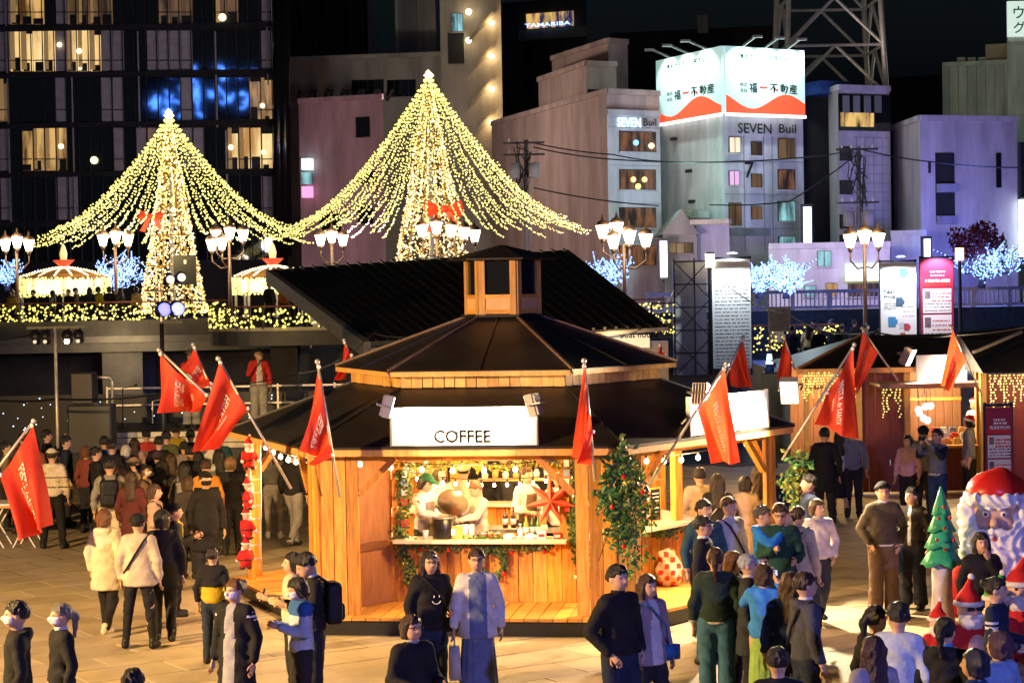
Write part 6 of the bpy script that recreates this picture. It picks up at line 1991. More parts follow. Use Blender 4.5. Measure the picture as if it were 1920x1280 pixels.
for px, back, lab, col in ((948, .9, 'dark beer bottle with pale label on the left, back shelf', (.05, .02, .01)), (963, .9, 'dark beer bottle with pale label on the right, back shelf', (.05, .02, .01)), (987, .35, 'yellow green wine bottle on the counter', (.30, .28, .03)), (999, .4, 'dark green wine bottle on the counter', (.03, .06, .02)), (1010, .4, 'bright green bottle behind the star', (.08, .2, .03))):
    p = ctr(px, back) + Vector((0, 0, .05 if back > .5 else 0))
    item('bottle', lab, 'bottle', p, [('glass', [(.036, 0), (.036, .17), (.014, .22), (.013, .27)], mat('bottle %.2f' % col[1], col, .1)), ('label', [(.037, .05), (.037, .13)], paper_m), ('cap', [(.015, .27), (.015, .29)], red_b)])
item('spray_bottle', 'white pump bottle on the kiosk counter', 'bottle', ctr(976, 0), [('bottle_body', [(.035, 0), (.037, .13), (.015, .16)], paper_m), ('pump', [(.01, .16), (.01, .20), (.025, .205), (.025, .215)], paper_m)])
for px, lab in ((955, 'left white tissue packet on the kiosk counter'), (996, 'crumpled white plastic bag on the kiosk counter')):
    p = ctr(px); V, Q = nets(lambda P: ell(P, (0, 0, .04), (.09, .06, .045)) + .012 * np.sin(P[0] * 70) * np.sin(P[1] * 80 + P[2] * 60), steps((-.13, .13, .015)), steps((-.1, .1, .015)), steps((-.03, .12, .015)))
    o = np_obj('packet', V + np.array(p), Q, [paper_m], None); COL.objects.link(o); tag(o, lab, 'packet')
for px, lab, s in ((1015, 'white carton on the right of the kiosk counter', (.11, .08, .12)), (1045, 'red and white card box at the right end of the kiosk counter', (.10, .05, .10))):
    p = ctr(px); t = thing('carton', lab, 'carton', p); box('carton_body', p + Vector((0, 0, s[2] / 2)), s, paper_m if px < 1040 else red_p, t); box('carton_print', p + Vector((0, -s[1] / 2 - .004, s[2] * .55)), (s[0] * .7, .004, s[2] * .3), red_p if px < 1040 else paper_m, t)
sh_ = thing('kiosk_shelf', 'inner work bench across the middle of the kiosk', 'bench', (KX, KY, ZD)); box('bench_top', (KX + .25, KY - .95, 1.05), (1.7, .5, .05), steel_m, sh_, math.atan2(u1.y, u1.x))
for dx in (-.7, .7): bar('bench_leg', (KX + .25 + dx * u1.x, KY - .95 + dx * u1.y, ZD), (KX + .25 + dx * u1.x, KY - .95 + dx * u1.y, 1.03), .03, steel_m, sh_)
# chalkboard, sack, hanging santas
t = thing('chalkboard', 'small black chalk menu board on the right side of the kiosk', 'board', onside(2, 1228, 945)); p = onside(2, 1228, 945, out=.15); u2_, n2_ = side(2)
box('slate', p, (.22, .02, .42), black_m, t, math.atan2(u2_.y, u2_.x)); box('board_frame', p + Vector((0, .012, 0)), (.26, .02, .46), wood_v, t, math.atan2(u2_.y, u2_.x))
for k in range(6): box('chalk_line', p + n2_ * .013 + Vector((0, 0, .15 - k * .05)), (.15, .003, .012), white_m, t, math.atan2(u2_.y, u2_.x))
p = G(1255, 1098, ZD); t = thing('gift_sack', 'red and white star patterned gift sack on the kiosk deck', 'sack', p)
V, Q = nets(lambda P: smin(ell(P, (0, 0, .2), (.19, .17, .23)), ell(P, (-.02, 0, .42), (.13, .12, .10)), .06) + .01 * np.sin(P[0] * 30 + P[2] * 20), steps((-.26, .26, .022)), steps((-.25, .25, .022)), steps((-.02, .58, .022)))
c_ = V[Q].mean(1); mi = ((np.sin(c_[:, 0] * 38) * np.sin(c_[:, 2] * 38) > .25)).astype(np.int32); V[:, 2] = np.maximum(V[:, 2], .003)
o = np_obj('sack_cloth', V + np.array(p), Q, [cloth((.6, .5, .42)), cloth((.5, .04, .03))], None, mi); link(o, t); MB().tube([p + Vector((.12 * math.cos(a), .11 * math.sin(a), .38)) for a in np.linspace(0, 6.28, 12)], .012, 5, False).build('tie', wood_v, t)
red_s, white_s, skin_s = cloth((.52, .02, .02)), cloth((.72, .71, .70), kind='knit'), mat('figure skin', (.62, .36, .27), .45, var=.05)
def santa_doll(label, p, k, yaw=0, belly=False, shades=False, hatc=None, cat='santa figure', grp=None, name='santa_figure'):
    """rounded moulded santa: red suit, white beard and trims, pointed hat"""
    t = thing(name, label, cat, p, R(yaw), grp); t.scale = (k, k, k)
    def add(nm, fn, b, m, h=.03): V, Q = nets(fn, steps((b[0], b[1], h)), steps((b[2], b[3], h)), steps((b[4], b[5], h))); np_obj(nm, V, Q, [m], t)
    add('suit', lambda P: smin(smin(ell(P, (0, 0, .42), (.26, .22, .34)), rcone((np.abs(P[0]), P[1], P[2]), (.2, 0, .62), (.30, -.10, .38), .09, .07), .05), rcone((np.abs(P[0]), P[1], P[2]), (.12, 0, .2), (.14, -.02, .05), .11, .09), .05), (-.45, .45, -.35, .3, -.05, .8), red_s)
    if belly: add('belly', lambda P: ell(P, (0, -.08, .42), (.17, .18, .22)), (-.22, .22, -.3, .15, .15, .7), skin_s)
    add('head', lambda P: smin(ell(P, (0, 0, .88), (.15, .15, .17)), ell(P, (0, -.16, .87), (.035, .04, .03)), .02), (-.2, .2, -.23, .2, .66, 1.1), skin_s, .02)
    add('beard', lambda P: smax(smin(ell(P, (0, -.06, .76), (.17, .13, .17)), ell((np.abs(P[0]), P[1], P[2]), (.05, -.17, .83), (.07, .04, .03)), .02) + .012 * np.sin(P[0] * 45) * np.sin(P[2] * 38 + P[0] * 20), P[2] - .845 + .8 * np.maximum(0, -np.abs(P[0]) + .02), .02), (-.22, .22, -.25, .12, .55, .92), white_s, .02)
    add('hat', lambda P: smin(smax(ell(P, (0, .01, .95), (.17, .17, .19)), .95 - P[2], .02), rcone(P, (0, .03, 1.08), (.07, .06, 1.28), .09, .025), .05), (-.22, .25, -.22, .25, .9, 1.35), hatc or red_s, .022)
    add('hat_trim', lambda P: smax(ell(P, (0, .01, .95), (.195, .195, .2)), np.abs(P[2] - .965) - .035, .02), (-.24, .24, -.24, .24, .88, 1.06), white_s, .022); MB().ball((.08, .06, 1.29), .045, 10, 6).build('pompom', white_s, None, True).parent = t
    for sx in (-1, 1):
        add('mitten', lambda P: ell(P, (sx * .31, -.12, .34), (.07, .07, .08)), (sx * .31 - .11, sx * .31 + .11, -.23, .0, .22, .46), white_s, .025)
        add('boot', lambda P: smax(ell(P, (sx * .14, -.05, .05), (.10, .15, .08)), -P[2], .01), (sx * .14 - .14, sx * .14 + .14, -.24, .14, -.03, .17), black_m, .025)
        MB().ball((sx * .055, -.145, .915), .017, 8, 5).build('eye', EYE, None).parent = t
    add('belt', lambda P: smax(smax(ell(P, (0, 0, .42), (.275, .235, .355)), np.abs(P[2] - .36) - .03, .01), -ell(P, (0, 0, .42), (.25, .21, .33)), .01), (-.32, .32, -.28, .28, .28, .44), black_m, .02)
    if shades:
        for sx in (-1, 1): box('sunglasses_lens', (0, 0, 0), (1, 1, 1), black_m).parent = t; bpy.context.view_layer.objects.active = None
        ls = [c for c in t.children if c.name.startswith('sunglasses_lens')]
        for sx, c in zip((-1, 1), ls): c.matrix_basis = Matrix.Translation((sx * .062, -.155, .915)) @ Matrix.Diagonal((.10, .02, .05, 1))
    return t
lad = thing('rope_ladder', 'rope ladder hanging beside the left kiosk post', 'ladder', hexp(RO - .3, 0))
lp = W(480, 860, 27.6)
for sg in (-.06, .06): MB().tube([lp + Vector((sg, 0, .2)), lp + Vector((sg * 1.3 - .02, 0, -.6)), lp + Vector((sg - .05, 0, -1.5))], .008, 5).build('rope', white_m, lad)
for k in range(8): z = -.1 - k * .18; bar('rung', lp + Vector((-.09 - .03 * k / 8, 0, z)), lp + Vector((.07 - .03 * k / 8, 0, z)), .008, white_m, lad)
for k, (px, py) in enumerate(((467, 880), (466, 955), (463, 1010), (462, 1066))):
    p = W(px, py, 27.4); santa_doll('small climbing santa doll, %s on the rope ladder' % ('topmost', 'second from top', 'third from top', 'lowest')[k], p, .36, 30 + 60 * k, grp='climbing santa dolls')
santa_doll('flat santa doll hanging on the boards right of the kiosk window', onside(1, 1100, 1100, out=.25), .40, -20)

# ------------------------------------------------------------------ big santa group at the lower right
def big_santa():
    Yb = 24.2; c = W(1866, 1000, Yb)
    t = thing('giant_santa', 'giant moulded santa head with red hat and curly white beard', 'santa figure', (c.x, Yb, 0), R(-14))
    def add(nm, fn, b, m, h=.028): V, Q = nets(fn, steps((b[0], b[1], h)), steps((b[2], b[3], h)), steps((b[4], b[5], h))); np_obj(nm, V, Q, [m], t)
    cz = 1.88
    t.scale = (.82, .82, .82)
    ws = mat('moulded white hair', (.82, .82, .84), .45, var=.06, bump=.3, bscale=14)
    add('face', lambda P: smin(smin(ell(P, (0, 0, cz), (.36, .34, .42)), ell(P, (0, -.37, cz - .06), (.075, .10, .085)), .05), ell((np.abs(P[0]), P[1], P[2]), (.18, -.26, cz - .08), (.10, .08, .08)), .06) + 0 * P[0], (-.5, .5, -.55, .45, cz - .55, cz + .5), mat('moulded face', (.60, .37, .30), .4, var=.06), .022)
    add('suit', lambda P: smin(ell(P, (0, .05, .62), (.55, .42, .80)), rcone((np.abs(P[0]), P[1], P[2]), (.45, 0, 1.05), (.60, -.2, .55), .17, .14), .1), (-.85, .85, -.55, .55, -.2, 1.5), red_s, .045)
    curl = lambda P: .028 * np.sin(P[0] * 22 + 4 * np.sin(P[2] * 9)) * np.sin(P[2] * 15 + 3 * np.sin(P[0] * 11))
    add('beard', lambda P: smax(smin(ell(P, (0, -.10, cz - .48), (.52, .38, .62)), ell((np.abs(P[0]), P[1], P[2]), (.40, .0, cz + .0), (.14, .24, .36)), .08) + curl(P), -smin(ell(P, (0, -.42, cz + .08), (.30, .36, .29)), ell(P, (0, -.42, cz - .10), (.26, .3, .12)), .04), .02), (-.72, .72, -.62, .42, cz - 1.15, cz + .5), ws, .024)
    add('moustache', lambda P: smin(rcone((np.abs(P[0]), P[1], P[2]), (.03, -.40, cz - .165), (.21, -.36, cz - .20), .055, .045), rcone((np.abs(P[0]), P[1], P[2]), (.21, -.36, cz - .20), (.33, -.28, cz - .12), .045, .02), .03) + curl(P) * .4, (-.42, .42, -.56, -.2, cz - .32, cz + .02), ws, .02)
    add('lip', lambda P: ell(P, (0, -.42, cz - .27), (.085, .05, .045)), (-.12, .12, -.5, -.34, cz - .34, cz - .2), mat('moulded lip', (.55, .10, .09), .35), .016)
    for sx in (-1, 1):
        add('eyebrow', lambda P: rcone(P, (sx * .07, -.355, cz + .155), (sx * .22, -.30, cz + .185), .035, .025) + curl(P) * .3, (sx * .15 - .14, sx * .15 + .14, -.45, -.2, cz + .08, cz + .26), ws, .016)
        MB().ball((sx * .13, -.315, cz + .075), .052, 12, 8).build('eyeball', white_m, None, True).parent = t; MB().ball((sx * .128, -.352, cz + .073), .026, 10, 6).build('pupil', EYE, None, True).parent = t
    add('fur_band', lambda P: smax(smin(ell(P, (0, 0, cz + .26), (.44, .42, .17)), ell(P, (0, 0, cz + .26), (.42, .40, .2)), .05) + curl(P) * 1.1, -ell(P, (0, 0, cz + .1), (.3, .3, .3)), .02), (-.52, .52, -.5, .5, cz + .05, cz + .5), ws, .024)
    add('hat', lambda P: smin(smax(ell(P, (0, .02, cz + .34), (.42, .40, .34)), cz + .33 - P[2], .03), rcone(P, (.1, .05, cz + .55), (.42, .1, cz + .42), .17, .08), .08), (-.5, .62, -.5, .5, cz + .25, cz + .82), mat('glossy red hat', (.55, .02, .015), .3, var=.15, nscale=3), .028)
    return t
big_santa()
def tree_figure():
    p = W(1766, 1055, 23.8); z0 = 0
    t = thing('tree_figure', 'moulded green christmas tree figure with red baubles beside the giant santa', 'tree figure', (p.x, 23.8, 0))
    gm = mat('moulded green', (.03, .34, .16), .4, var=.3, nscale=5, bump=.3, bscale=18)
    zt, zb = W(1766, 912, 23.8).z, W(1766, 1055, 23.8).z; Hh = zt - zb
    for a, b, r0, r1 in ((.66, 1.0, .11, .012), (.44, .74, .16, .05), (.22, .54, .20, .07), (0.0, .32, .245, .09)):
        prof = [(r0 * .7, zb + Hh * a - .02), (r0, zb + Hh * a), (r0 * .8, zb + Hh * (a + (b - a) * .25)), ((r0 + r1) * .42, zb + Hh * (a + (b - a) * .6)), (r1, zb + Hh * b)]
        mb = MB(); n = 20; vs = []
        for r, z in prof:
            for k in range(n): th = 2 * math.pi * k / n; rr = r * (1 + .13 * math.cos(th * 5)); vs.append((p.x + rr * math.cos(th), 23.8 + rr * math.sin(th), z - .03 * (r / r0) * math.cos(th * 5)))
        fs = [(i * n + k, i * n + (k + 1) % n, (i + 1) * n + (k + 1) % n, (i + 1) * n + k) for i in range(4) for k in range(n)] + [tuple(reversed(range(n))), tuple(range(4 * n, 5 * n))]
        mesh_obj('tier', vs, fs, gm, t, True)
    for px, py in ((1770, 950), (1760, 972), (1781, 970), (1771, 990), (1757, 1012), (1788, 1012), (1772, 1030)): MB().ball(W(px, py, 23.58), .022, 8, 5).build('bauble', red_b, t, True)
    MB().lathe((p.x, 23.8, 0), [(.16, 0), (.15, .35), (.12, .7), (.125, zb + .02)], 16).build('pot', mat('moulded white pot', (.55, .50, .55), .5), t, True)
tree_figure()
for lab, px, py, Y, k, yaw, kw in (('santa figure with white beard low beside the tree figure', 1758, 1195, 22.6, .62, 10, {}), ('bare bellied santa figure wearing sunglasses', 1816, 1235, 22.2, .86, 20, dict(belly=True, shades=True)),
                                   ('red santa figure at the far right edge behind the crouching woman', 1912, 1190, 23.0, .95, -10, {}), ('elf figure with a bright green hat in front of the giant santa', 1868, 1215, 22.6, .85, -20, dict(hatc=cloth((.05, .42, .06))))):
    p = W(px, 1100, Y); santa_doll(lab, Vector((p.x, Y, 0)), k, yaw, **kw)
# folding table at the left
t = thing('folding_table', 'white topped folding table with crossed legs at the far left', 'table', G(60, 1010))
tb_, tz = G(122, 944, .76), .76
tl = tb_.x - 2.0; ty = tb_.y + .35
box('table_top', ((tl + tb_.x) / 2, ty, tz), (2.0, .75, .035), paper_m, t); box('table_edge', ((tl + tb_.x) / 2, ty, tz - .04), (1.94, .7, .04), wood_h, t)
for dx in (-1.3, -.75):
    for dy in (-.28, .28):
        for sg in (-1, 1): bar('leg', (tb_.x + dx - sg * .2, ty + dy + sg * .015, 0), (tb_.x + dx + sg * .2, ty + dy + sg * .015, tz - .06), .011, white_m, t)
# cables across the plaza
for lab, q, r in (('thick pale cable across the stage at the far left', [(-10, 750, 41), (105, 748, 40), (300, 738, 42)], .022), ('pale cable from the flattest flag to the kiosk', [(-10, 638, 41), (103, 615, 40)], .014), ('pair of pale cables running from the turret to the right', [(1016, 592, 28.6), (1264, 545, 69)], .014),
                  ('rope from the turret to the stage on the left', [(878, 598, 28.6), (700, 625, 36), (560, 700, 44), (430, 720, 46)], .012), ('rope from the square lamp down across the stalls', [(1340, 512, 69), (1480, 590, 56), (1640, 622, 44), (1790, 628, 40), (1925, 612, 39)], .018)):
    cable(lab, q, r, 'cables over the plaza')

p = W(1838, 1100, 23.25)
dp = thing('display_plinth', 'low red plinth under the woman crouching before the giant santa', 'plinth', (p.x, 23.25, 0))
box('plinth_block', (p.x, 23.3, .14), (.5, .55, .28), maroon, dp); box('plinth_edge', (p.x, 23.3, .285), (.54, .59, .012), wood_h, dp)

for i, (sd, z) in enumerate(((4, 1.45), (4, 1.8), (3, 1.6), (5, 1.6))):
    u, n = side(sd); c = (hexp(RI, sd) + hexp(RI, sd + 1)) / 2 - n * .12
    t = thing('wall_shelf', ('lower back', 'upper back', 'right back', 'left back')[i] + ' wall shelf with stock inside the kiosk', 'shelf', (c.x, c.y, z))
    box('shelf_board', (c.x, c.y, z), (1.5, .2, .025), wood_pale, t, math.atan2(u.y, u.x))
    for k in range(9):
        p = c + u * (-.64 + k * .16); hgt = rnd.uniform(.09, .2); col = goods_c[rnd.randrange(6)]
        MB().lathe((p.x, p.y, z + .014), [(.045, 0), (.05, hgt * .7), (.03, hgt * .85), (.03, hgt)], 8).build('stock_jar', mat('stock %.2f' % col[0], col, .4, var=.2), t, True)
for i, (px, back) in enumerate(((860, -.02), (872, .0), (884, .02))):
    item('cup_stack', '%s stack of white cups between the kettle and the red cups' % ('left', 'middle', 'right')[i], 'cups', ctr(px, .1 + back), [('cups', [(.03, 0), (.038, .10), (.036, .101), (.040, .17)], paper_m), ('top_cup', [(.037, .17), (.041, .19)], paper_m)], 'white cup stacks')
a, b = onside(1, 770, 885, out=-.5), onside(1, 1060, 885, out=-.5)
festoon(a, b, 12, .1, 'small warm bulbs strung inside the kiosk window', 'festoon bulbs inside the kiosk', 0, bulb_hot, .022)

# ------------------------------------------------------------------ people
BK, NV, CR, TN, GY, WH, BR = (.012, .012, .014), (.014, .022, .05), (.58, .50, .38), (.42, .31, .20), (.20, .19, .19), (.66, .64, .64), (.12, .07, .04)
JEAN, DJEAN = (.05, .10, .19), (.02, .03, .06)
HB, HBR, HAU, HGR, HBL = (.018, .013, .010), (.05, .024, .012), (.13, .045, .015), (.42, .41, .40), (.20, .11, .045)
P_ = person
FR = 'visitors in the foreground'
P_('man with a face mask and black jacket at the bottom left corner', 30, 1128, 1.70, -75, BK, hair='short', mask=(.66, .66, .72), style='hood', group=FR)
P_('masked woman with grey tied hair in a dark coat near the left corner', 113, 1132, 1.58, -60, BK, hair='pony', hcol=(.16, .145, .13), mask=(.66, .66, .72), collar=WH, group=FR)
P_('dark head of hair cut off by the bottom edge, left of the centre', 250, 1254, 1.58, 180, BK, hair='short', group=FR)
P_('auburn haired woman in a long cream quilted vest walking away', 196, 955, 1.62, 165, CR, hair='bob', hcol=HAU, style='puffer hood', hem=.62, fit=.035, legs='walk', bottom=BK, shoe=CR, arms=('down', 'swing'))
P_('woman in a cream fleece and black beanie with a cross body strap, walking away', 258, 964, 1.66, 176, (.55, .46, .34), hair='short', hat='beanie', style='knit tight', fit=.036, hem=.80, legs='apart', bottom=BK, shoe=BK, strap=BK)
P_('person in a black hooded coat with a chain bag beside the cream fleece', 303, 957, 1.66, 190, BK, hair='bob', hat='beanie', style='hood', hem=.70, fit=.036, legs='walk', bag=('shoulder', BK))
P_('child in a black cap and yellow collar peering right behind the black hooded coat', 328, 945, 1.52, 100, (.03, .03, .02), hair='short', hat='beanie', inner=(.5, .4, .03), arms='phone')
P_('boy in a black and yellow jacket seen from behind', 398, 1028, 1.36, 172, (.48, .34, .03), hair='short', style='puffer', stripes=[(BK, 1.14, 1.6, 'all'), (BK, .8, 1.6, 'arm')], bottom=DJEAN, arms=('down', 'down'))
P_('masked woman with red brown hair, grey shirt and dark striped cardigan', 440, 1086, 1.60, -28, BK, hair='bun', hcol=HAU, mask=(.62, .60, .70), inner=(.30, .30, .35), hem=.62, fit=.04, stripes=[(WH, 1.30, 1.312, 'arm'), (WH, 1.335, 1.347, 'arm'), (WH, 1.37, 1.382, 'arm')], hy=-15)
P_('girl with dark fringe and cream knit sweater holding up a phone', 548, 1036, 1.60, -75, CR, hair='bob', style='knit', arms='phone', bag=('phone', BK), fit=.035)
P_('girl with a face mask in a blue and white patterned jacket', 562, 1082, 1.55, -65, (.40, .46, .58), hair='bob', mask=(.66, .64, .72), arms='phone', hp=18, stripes=[((.03, .10, .30), 1.32, 1.5, 'all'), ((.08, .20, .45), 1.02, 1.10, 'arm')], fit=.042)
P_('student in a black blazer with a big black backpack', 584, 1034, 1.74, -72, BK, hair='short', hp=28, bag=('backpack', BK), collar=WH, hem=.82, arms='phone')
P_('man in a long black coat, black cap and mask beside the kiosk post', 385, 885, 1.72, 25, BK, hair='short', hat='cap', mask=BK, hem=.55, fit=.036)
P_('woman with brown bob and tan coat looking right past the black coat', 290, 908, 1.60, 85, (.40, .28, .20), hair='bob', hcol=HBR, arms='hold', strap=BK)
P_('man with hand on hip in a grey jacket with a black backpack', 205, 860, 1.76, 188, (.25, .23, .19), hair='short', arms=('down', 'hip'), bag=('backpack', BK), bottom=CR)
P_('man in a cream plaid shirt behind the flag at the far left', 97, 842, 1.72, 175, CR, hair='short', hat='cap', hatcol=CR, fit=.036, stripes=[(BR, 1.30, 1.315, 'all'), (BR, 1.22, 1.235, 'all'), (BR, 1.14, 1.155, 'all'), (BR, 1.06, 1.075, 'all')], bottom=BK, legs='apart', style='hood')
P_('girl with long fair hair, grey jacket and grey jeans in the kiosk passage', 510, 836, 1.64, 180, (.10, .095, .09), hair='pony', hcol=HBL, bottom=(.24, .21, .19), style='tight', shoe=WH, hem=1.0)
P_('person in grey trousers half hidden by the kiosk pillar', 548, 840, 1.70, 150, BK, hair='short', bottom=GY, legs='walk', hat='cap')
AU = 'audience before the stage'
crowd = [
    ('man filming with a raised camera at the far left', 88, 806, 1.72, 110, BK, dict(hair='short', arms='photo')),
    ('man with short dark hair in a navy jacket near the camera man', 124, 818, 1.70, 100, NV, dict(hair='short')),
    ('red haired woman behind the cropped dark head', 162, 836, 1.60, 150, (.20, .05, .04), dict(hair='bob', hcol=HAU)),
    ('man with cropped dark hair and orange lit ear', 180, 838, 1.68, 120, BK, dict(hair='short')),
    ('white haired person seen from behind', 236, 834, 1.60, 178, GY, dict(hair='bob', hcol=(.5, .47, .42))),
    ('woman in a black cap and red patterned happi coat', 274, 806, 1.62, 200, (.50, .05, .04), dict(hair='short', hat='cap', stripes=[(GY, 1.2, 1.25, 'all')])),
    ('person in black just right of the red happi coat', 298, 818, 1.70, 170, BK, dict(hair='short')),
    ('person in a mustard jacket and black cap below the stage', 330, 797, 1.70, 160, (.36, .27, .03), dict(hair='short', hat='cap')),
    ('dark haired person right of the mustard jacket', 357, 806, 1.66, 190, BK, dict(hair='short')),
    ('woman in profile with a mask and tied hair', 270, 870, 1.60, 80, (.34, .24, .18), dict(hair='bun', mask=(.6, .55, .5), strap=BK)),
    ('woman with long dark hair in a dark red plaid coat', 246, 884, 1.58, 176, (.10, .025, .02), dict(hair='long', hcol=HBR, hem=.6)),
    ('long haired woman with a grey strap bag seen from behind', 346, 868, 1.60, 180, (.10, .08, .07), dict(hair='long', hem=.65, bag=('backpack', GY))),
    ('brown long haired woman beside the strap bag', 320, 850, 1.62, 185, (.06, .045, .04), dict(hair='long', hcol=HBR)),
    ('man with neat dark hair and dark round collar', 357, 836, 1.70, 165, BK, dict(hair='short')),
    ('person in an orange jacket with a dark vest', 386, 862, 1.66, 190, (.50, .20, .03), dict(hair='short', hcol=HBR, stripes=[(BK, 1.0, 1.26, 'body')])),
    ('dark haired person in a pale blue sweater by the kiosk post', 410, 842, 1.66, 200, (.40, .44, .48), dict(hair='long', arms='hold', bottom=CR)),
    ('person with a dark purple cap among the audience', 296, 846, 1.62, 175, (.04, .03, .05), dict(hair='short', hat='beanie', hatcol=(.05, .03, .04))),
    ('person in a tan bucket hat among the audience', 252, 858, 1.58, 140, (.20, .16, .10), dict(hair='short', hat='brim', hatcol=(.26, .19, .10))),
    ('man in a dark jacket left of the white haired person', 210, 826, 1.70, 170, BK, dict(hair='short')),
    ('woman with brown hair at the far left edge of the audience', 30, 838, 1.60, 120, (.12, .10, .07), dict(hair='bob', hcol=HBR)),
    ('person in a tan coat at the far left edge behind the flag', 12, 828, 1.66, 100, (.22, .16, .10), dict(hair='short')),
    ('person in pale hooded jacket under the red flag tip', 345, 828, 1.60, 180, (.26, .20, .18), dict(hair='short', style='hood')),
    ('woman with black hair left of the orange jacket', 372, 846, 1.60, 170, BK, dict(hair='long')),
    ('dark figure between the two left flags', 305, 862, 1.62, 188, (.03, .03, .035), dict(hair='long')),
]
crowd += [
    ('woman in a camel coat between the grey backpack man and the plaid coat', 226, 876, 1.58, 195, (.36, .23, .12), dict(hair='long', hcol=HBR, hem=.55)),
    ('man in a bright blue jacket deep in the audience', 196, 818, 1.72, 170, (.03, .12, .4), dict(hair='short')),
    ('woman in a pale pink coat deep in the audience', 252, 822, 1.60, 185, (.45, .28, .28), dict(hair='long', hcol=HBR)),
    ('man in an olive jacket below the stage edge', 312, 808, 1.72, 180, (.10, .10, .05), dict(hair='short')),
    ('person in a white jacket below the stage edge', 384, 814, 1.68, 175, WH, dict(hair='bob')),
    ('person in a dark teal coat close to the kiosk roof corner', 412, 812, 1.68, 170, (.02, .07, .08), dict(hair='short')),
    ('woman in a mustard scarf left of the black long coat', 352, 894, 1.56, 165, (.05, .04, .04), dict(hair='bob', style='scarf', hcol=HBR)),
    ('man in a grey hooded top at the far left behind the table', 44, 812, 1.72, 140, GY, dict(hair='short', style='hood')),
    ('woman in a red brown coat at the far left behind the table', 66, 824, 1.60, 160, (.22, .07, .04), dict(hair='long')),
    ('person with fair hair in black near the rope ladder', 432, 856, 1.64, 185, BK, dict(hair='bob', hcol=HBL)),
]
for lab, px, py, H_, yaw, top, kw in crowd:
    P_(lab, px, py, H_, yaw, top, group=AU, res=1.45, **kw)
# performers
for lab, px, py, yaw, arms, hatc in (('singer in a red jacket and black hat with a microphone on the stage', 484, 655, 15, ('down', 'mic'), BK), ('second performer in a red jacket half hidden by flags', 357, 662, -10, ('down', 'hold'), (.3, .2, .1))):
    p = W(px, py, 46.2)
    P_(lab, px, py, 1.76, yaw, (.50, .03, .03), hair='short', hat='brim', hatcol=hatc, glasses=True, inner=(.6, .55, .5), arms=arms, bottom=(.34, .31, .27), base=1.32, loc=Vector((p.x, 46.2, 0)), style='wide')
# kiosk staff
KS = 'coffee kiosk staff'
def inside(lab, px, Y, H_, yaw, top, **kw):
    p = W(px, 900, Y); P_(lab, px, 900, H_, yaw, top, loc=Vector((p.x, Y, 0)), base=ZD, **kw)
inside('kiosk worker with a green cap holding the pot lid', 795, 27.25, 1.66, 55, WH, hair='bob', hat='cap', hatcol=(.02, .12, .06), arms='reach', apron=(.22, .18, .16), hp=20, group=KS)
inside('kiosk worker with a brown bun bending over the kettle', 897, 27.3, 1.56, -65, (.62, .55, .45), hair='bun', hcol=HBL, arms='reach', apron=(.35, .30, .24), hp=25, group=KS)
inside('kiosk worker in white tee and brown apron looking right', 988, 28.2, 1.64, 40, WH, hair='bun', hcol=HBR, arms='hold', apron=(.12, .08, .05), style='short', group=KS)
inside('kiosk worker in a red santa hat behind the star', 1048, 28.0, 1.60, -20, WH, hair='bob', hat='santa', hatcol=(.5, .02, .02), arms='hold', group=KS)
inside('woman with long brown hair in white behind the pot lid', 826, 28.9, 1.62, 40, WH, hair='long', hcol=HBR, group=KS)
inside('kiosk worker in a pale hooded top in the middle', 870, 29.2, 1.62, 170, (.55, .48, .40), hair='short', hat='beanie', hatcol=(.4, .36, .3), group=KS)
CU = 'customers behind the kiosk'
for lab, px, Y, H_, yaw, top, kw in (('customer in a black down jacket seen through the kiosk', 905, 32.6, 1.74, 10, BK, dict(style='puffer')), ('customer in dark grey seen through the kiosk, right of the black jacket', 945, 32.9, 1.72, -15, (.05, .05, .055), {}),
                                     ('customer in black behind the red paper star', 1020, 33.0, 1.70, 0, BK, {}), ('customer in a blue scarf seen through the kiosk', 968, 33.4, 1.62, 20, (.10, .16, .25), dict(style='scarf', hair='long'))):
    p = W(px, 900, Y); P_(lab, px, 900, H_, yaw, top, loc=Vector((p.x, Y, 0)), hair=kw.pop('hair', 'short'), group=CU, res=1.3, **kw)
RC = 'customers on the right side of the kiosk'
for lab, px, Y, H_, yaw, top, kw in (('customer in a tan overcoat on the right side of the kiosk', 1312, 29.3, 1.72, 185, TN, dict(hem=.5, fit=.036)), ('customer in black with a white shoulder bag on the right side of the kiosk', 1345, 28.7, 1.68, 175, BK, dict(bag=('shoulder', WH), hair='long')),
                                     ('woman in a long cream pleated dress at the kiosk', 1396, 28.9, 1.62, 190, (.55, .43, .28), dict(skirt=(.22, .26), bottom=(.55, .43, .28), hair='bob', hem=.98)), ('woman in a long beige coat beside the cream dress', 1422, 30.0, 1.66, 170, (.42, .31, .21), dict(hem=.45, hair='long', hcol=HBR)),
                                     ('man in dark navy right of the beige coat', 1446, 30.4, 1.74, 180, NV, {})):
    p = W(px, 900, Y); kw.setdefault('hair', 'short'); P_(lab, px, 900, H_, yaw, top, loc=Vector((p.x, Y, 0)), group=RC, res=1.2, **kw)
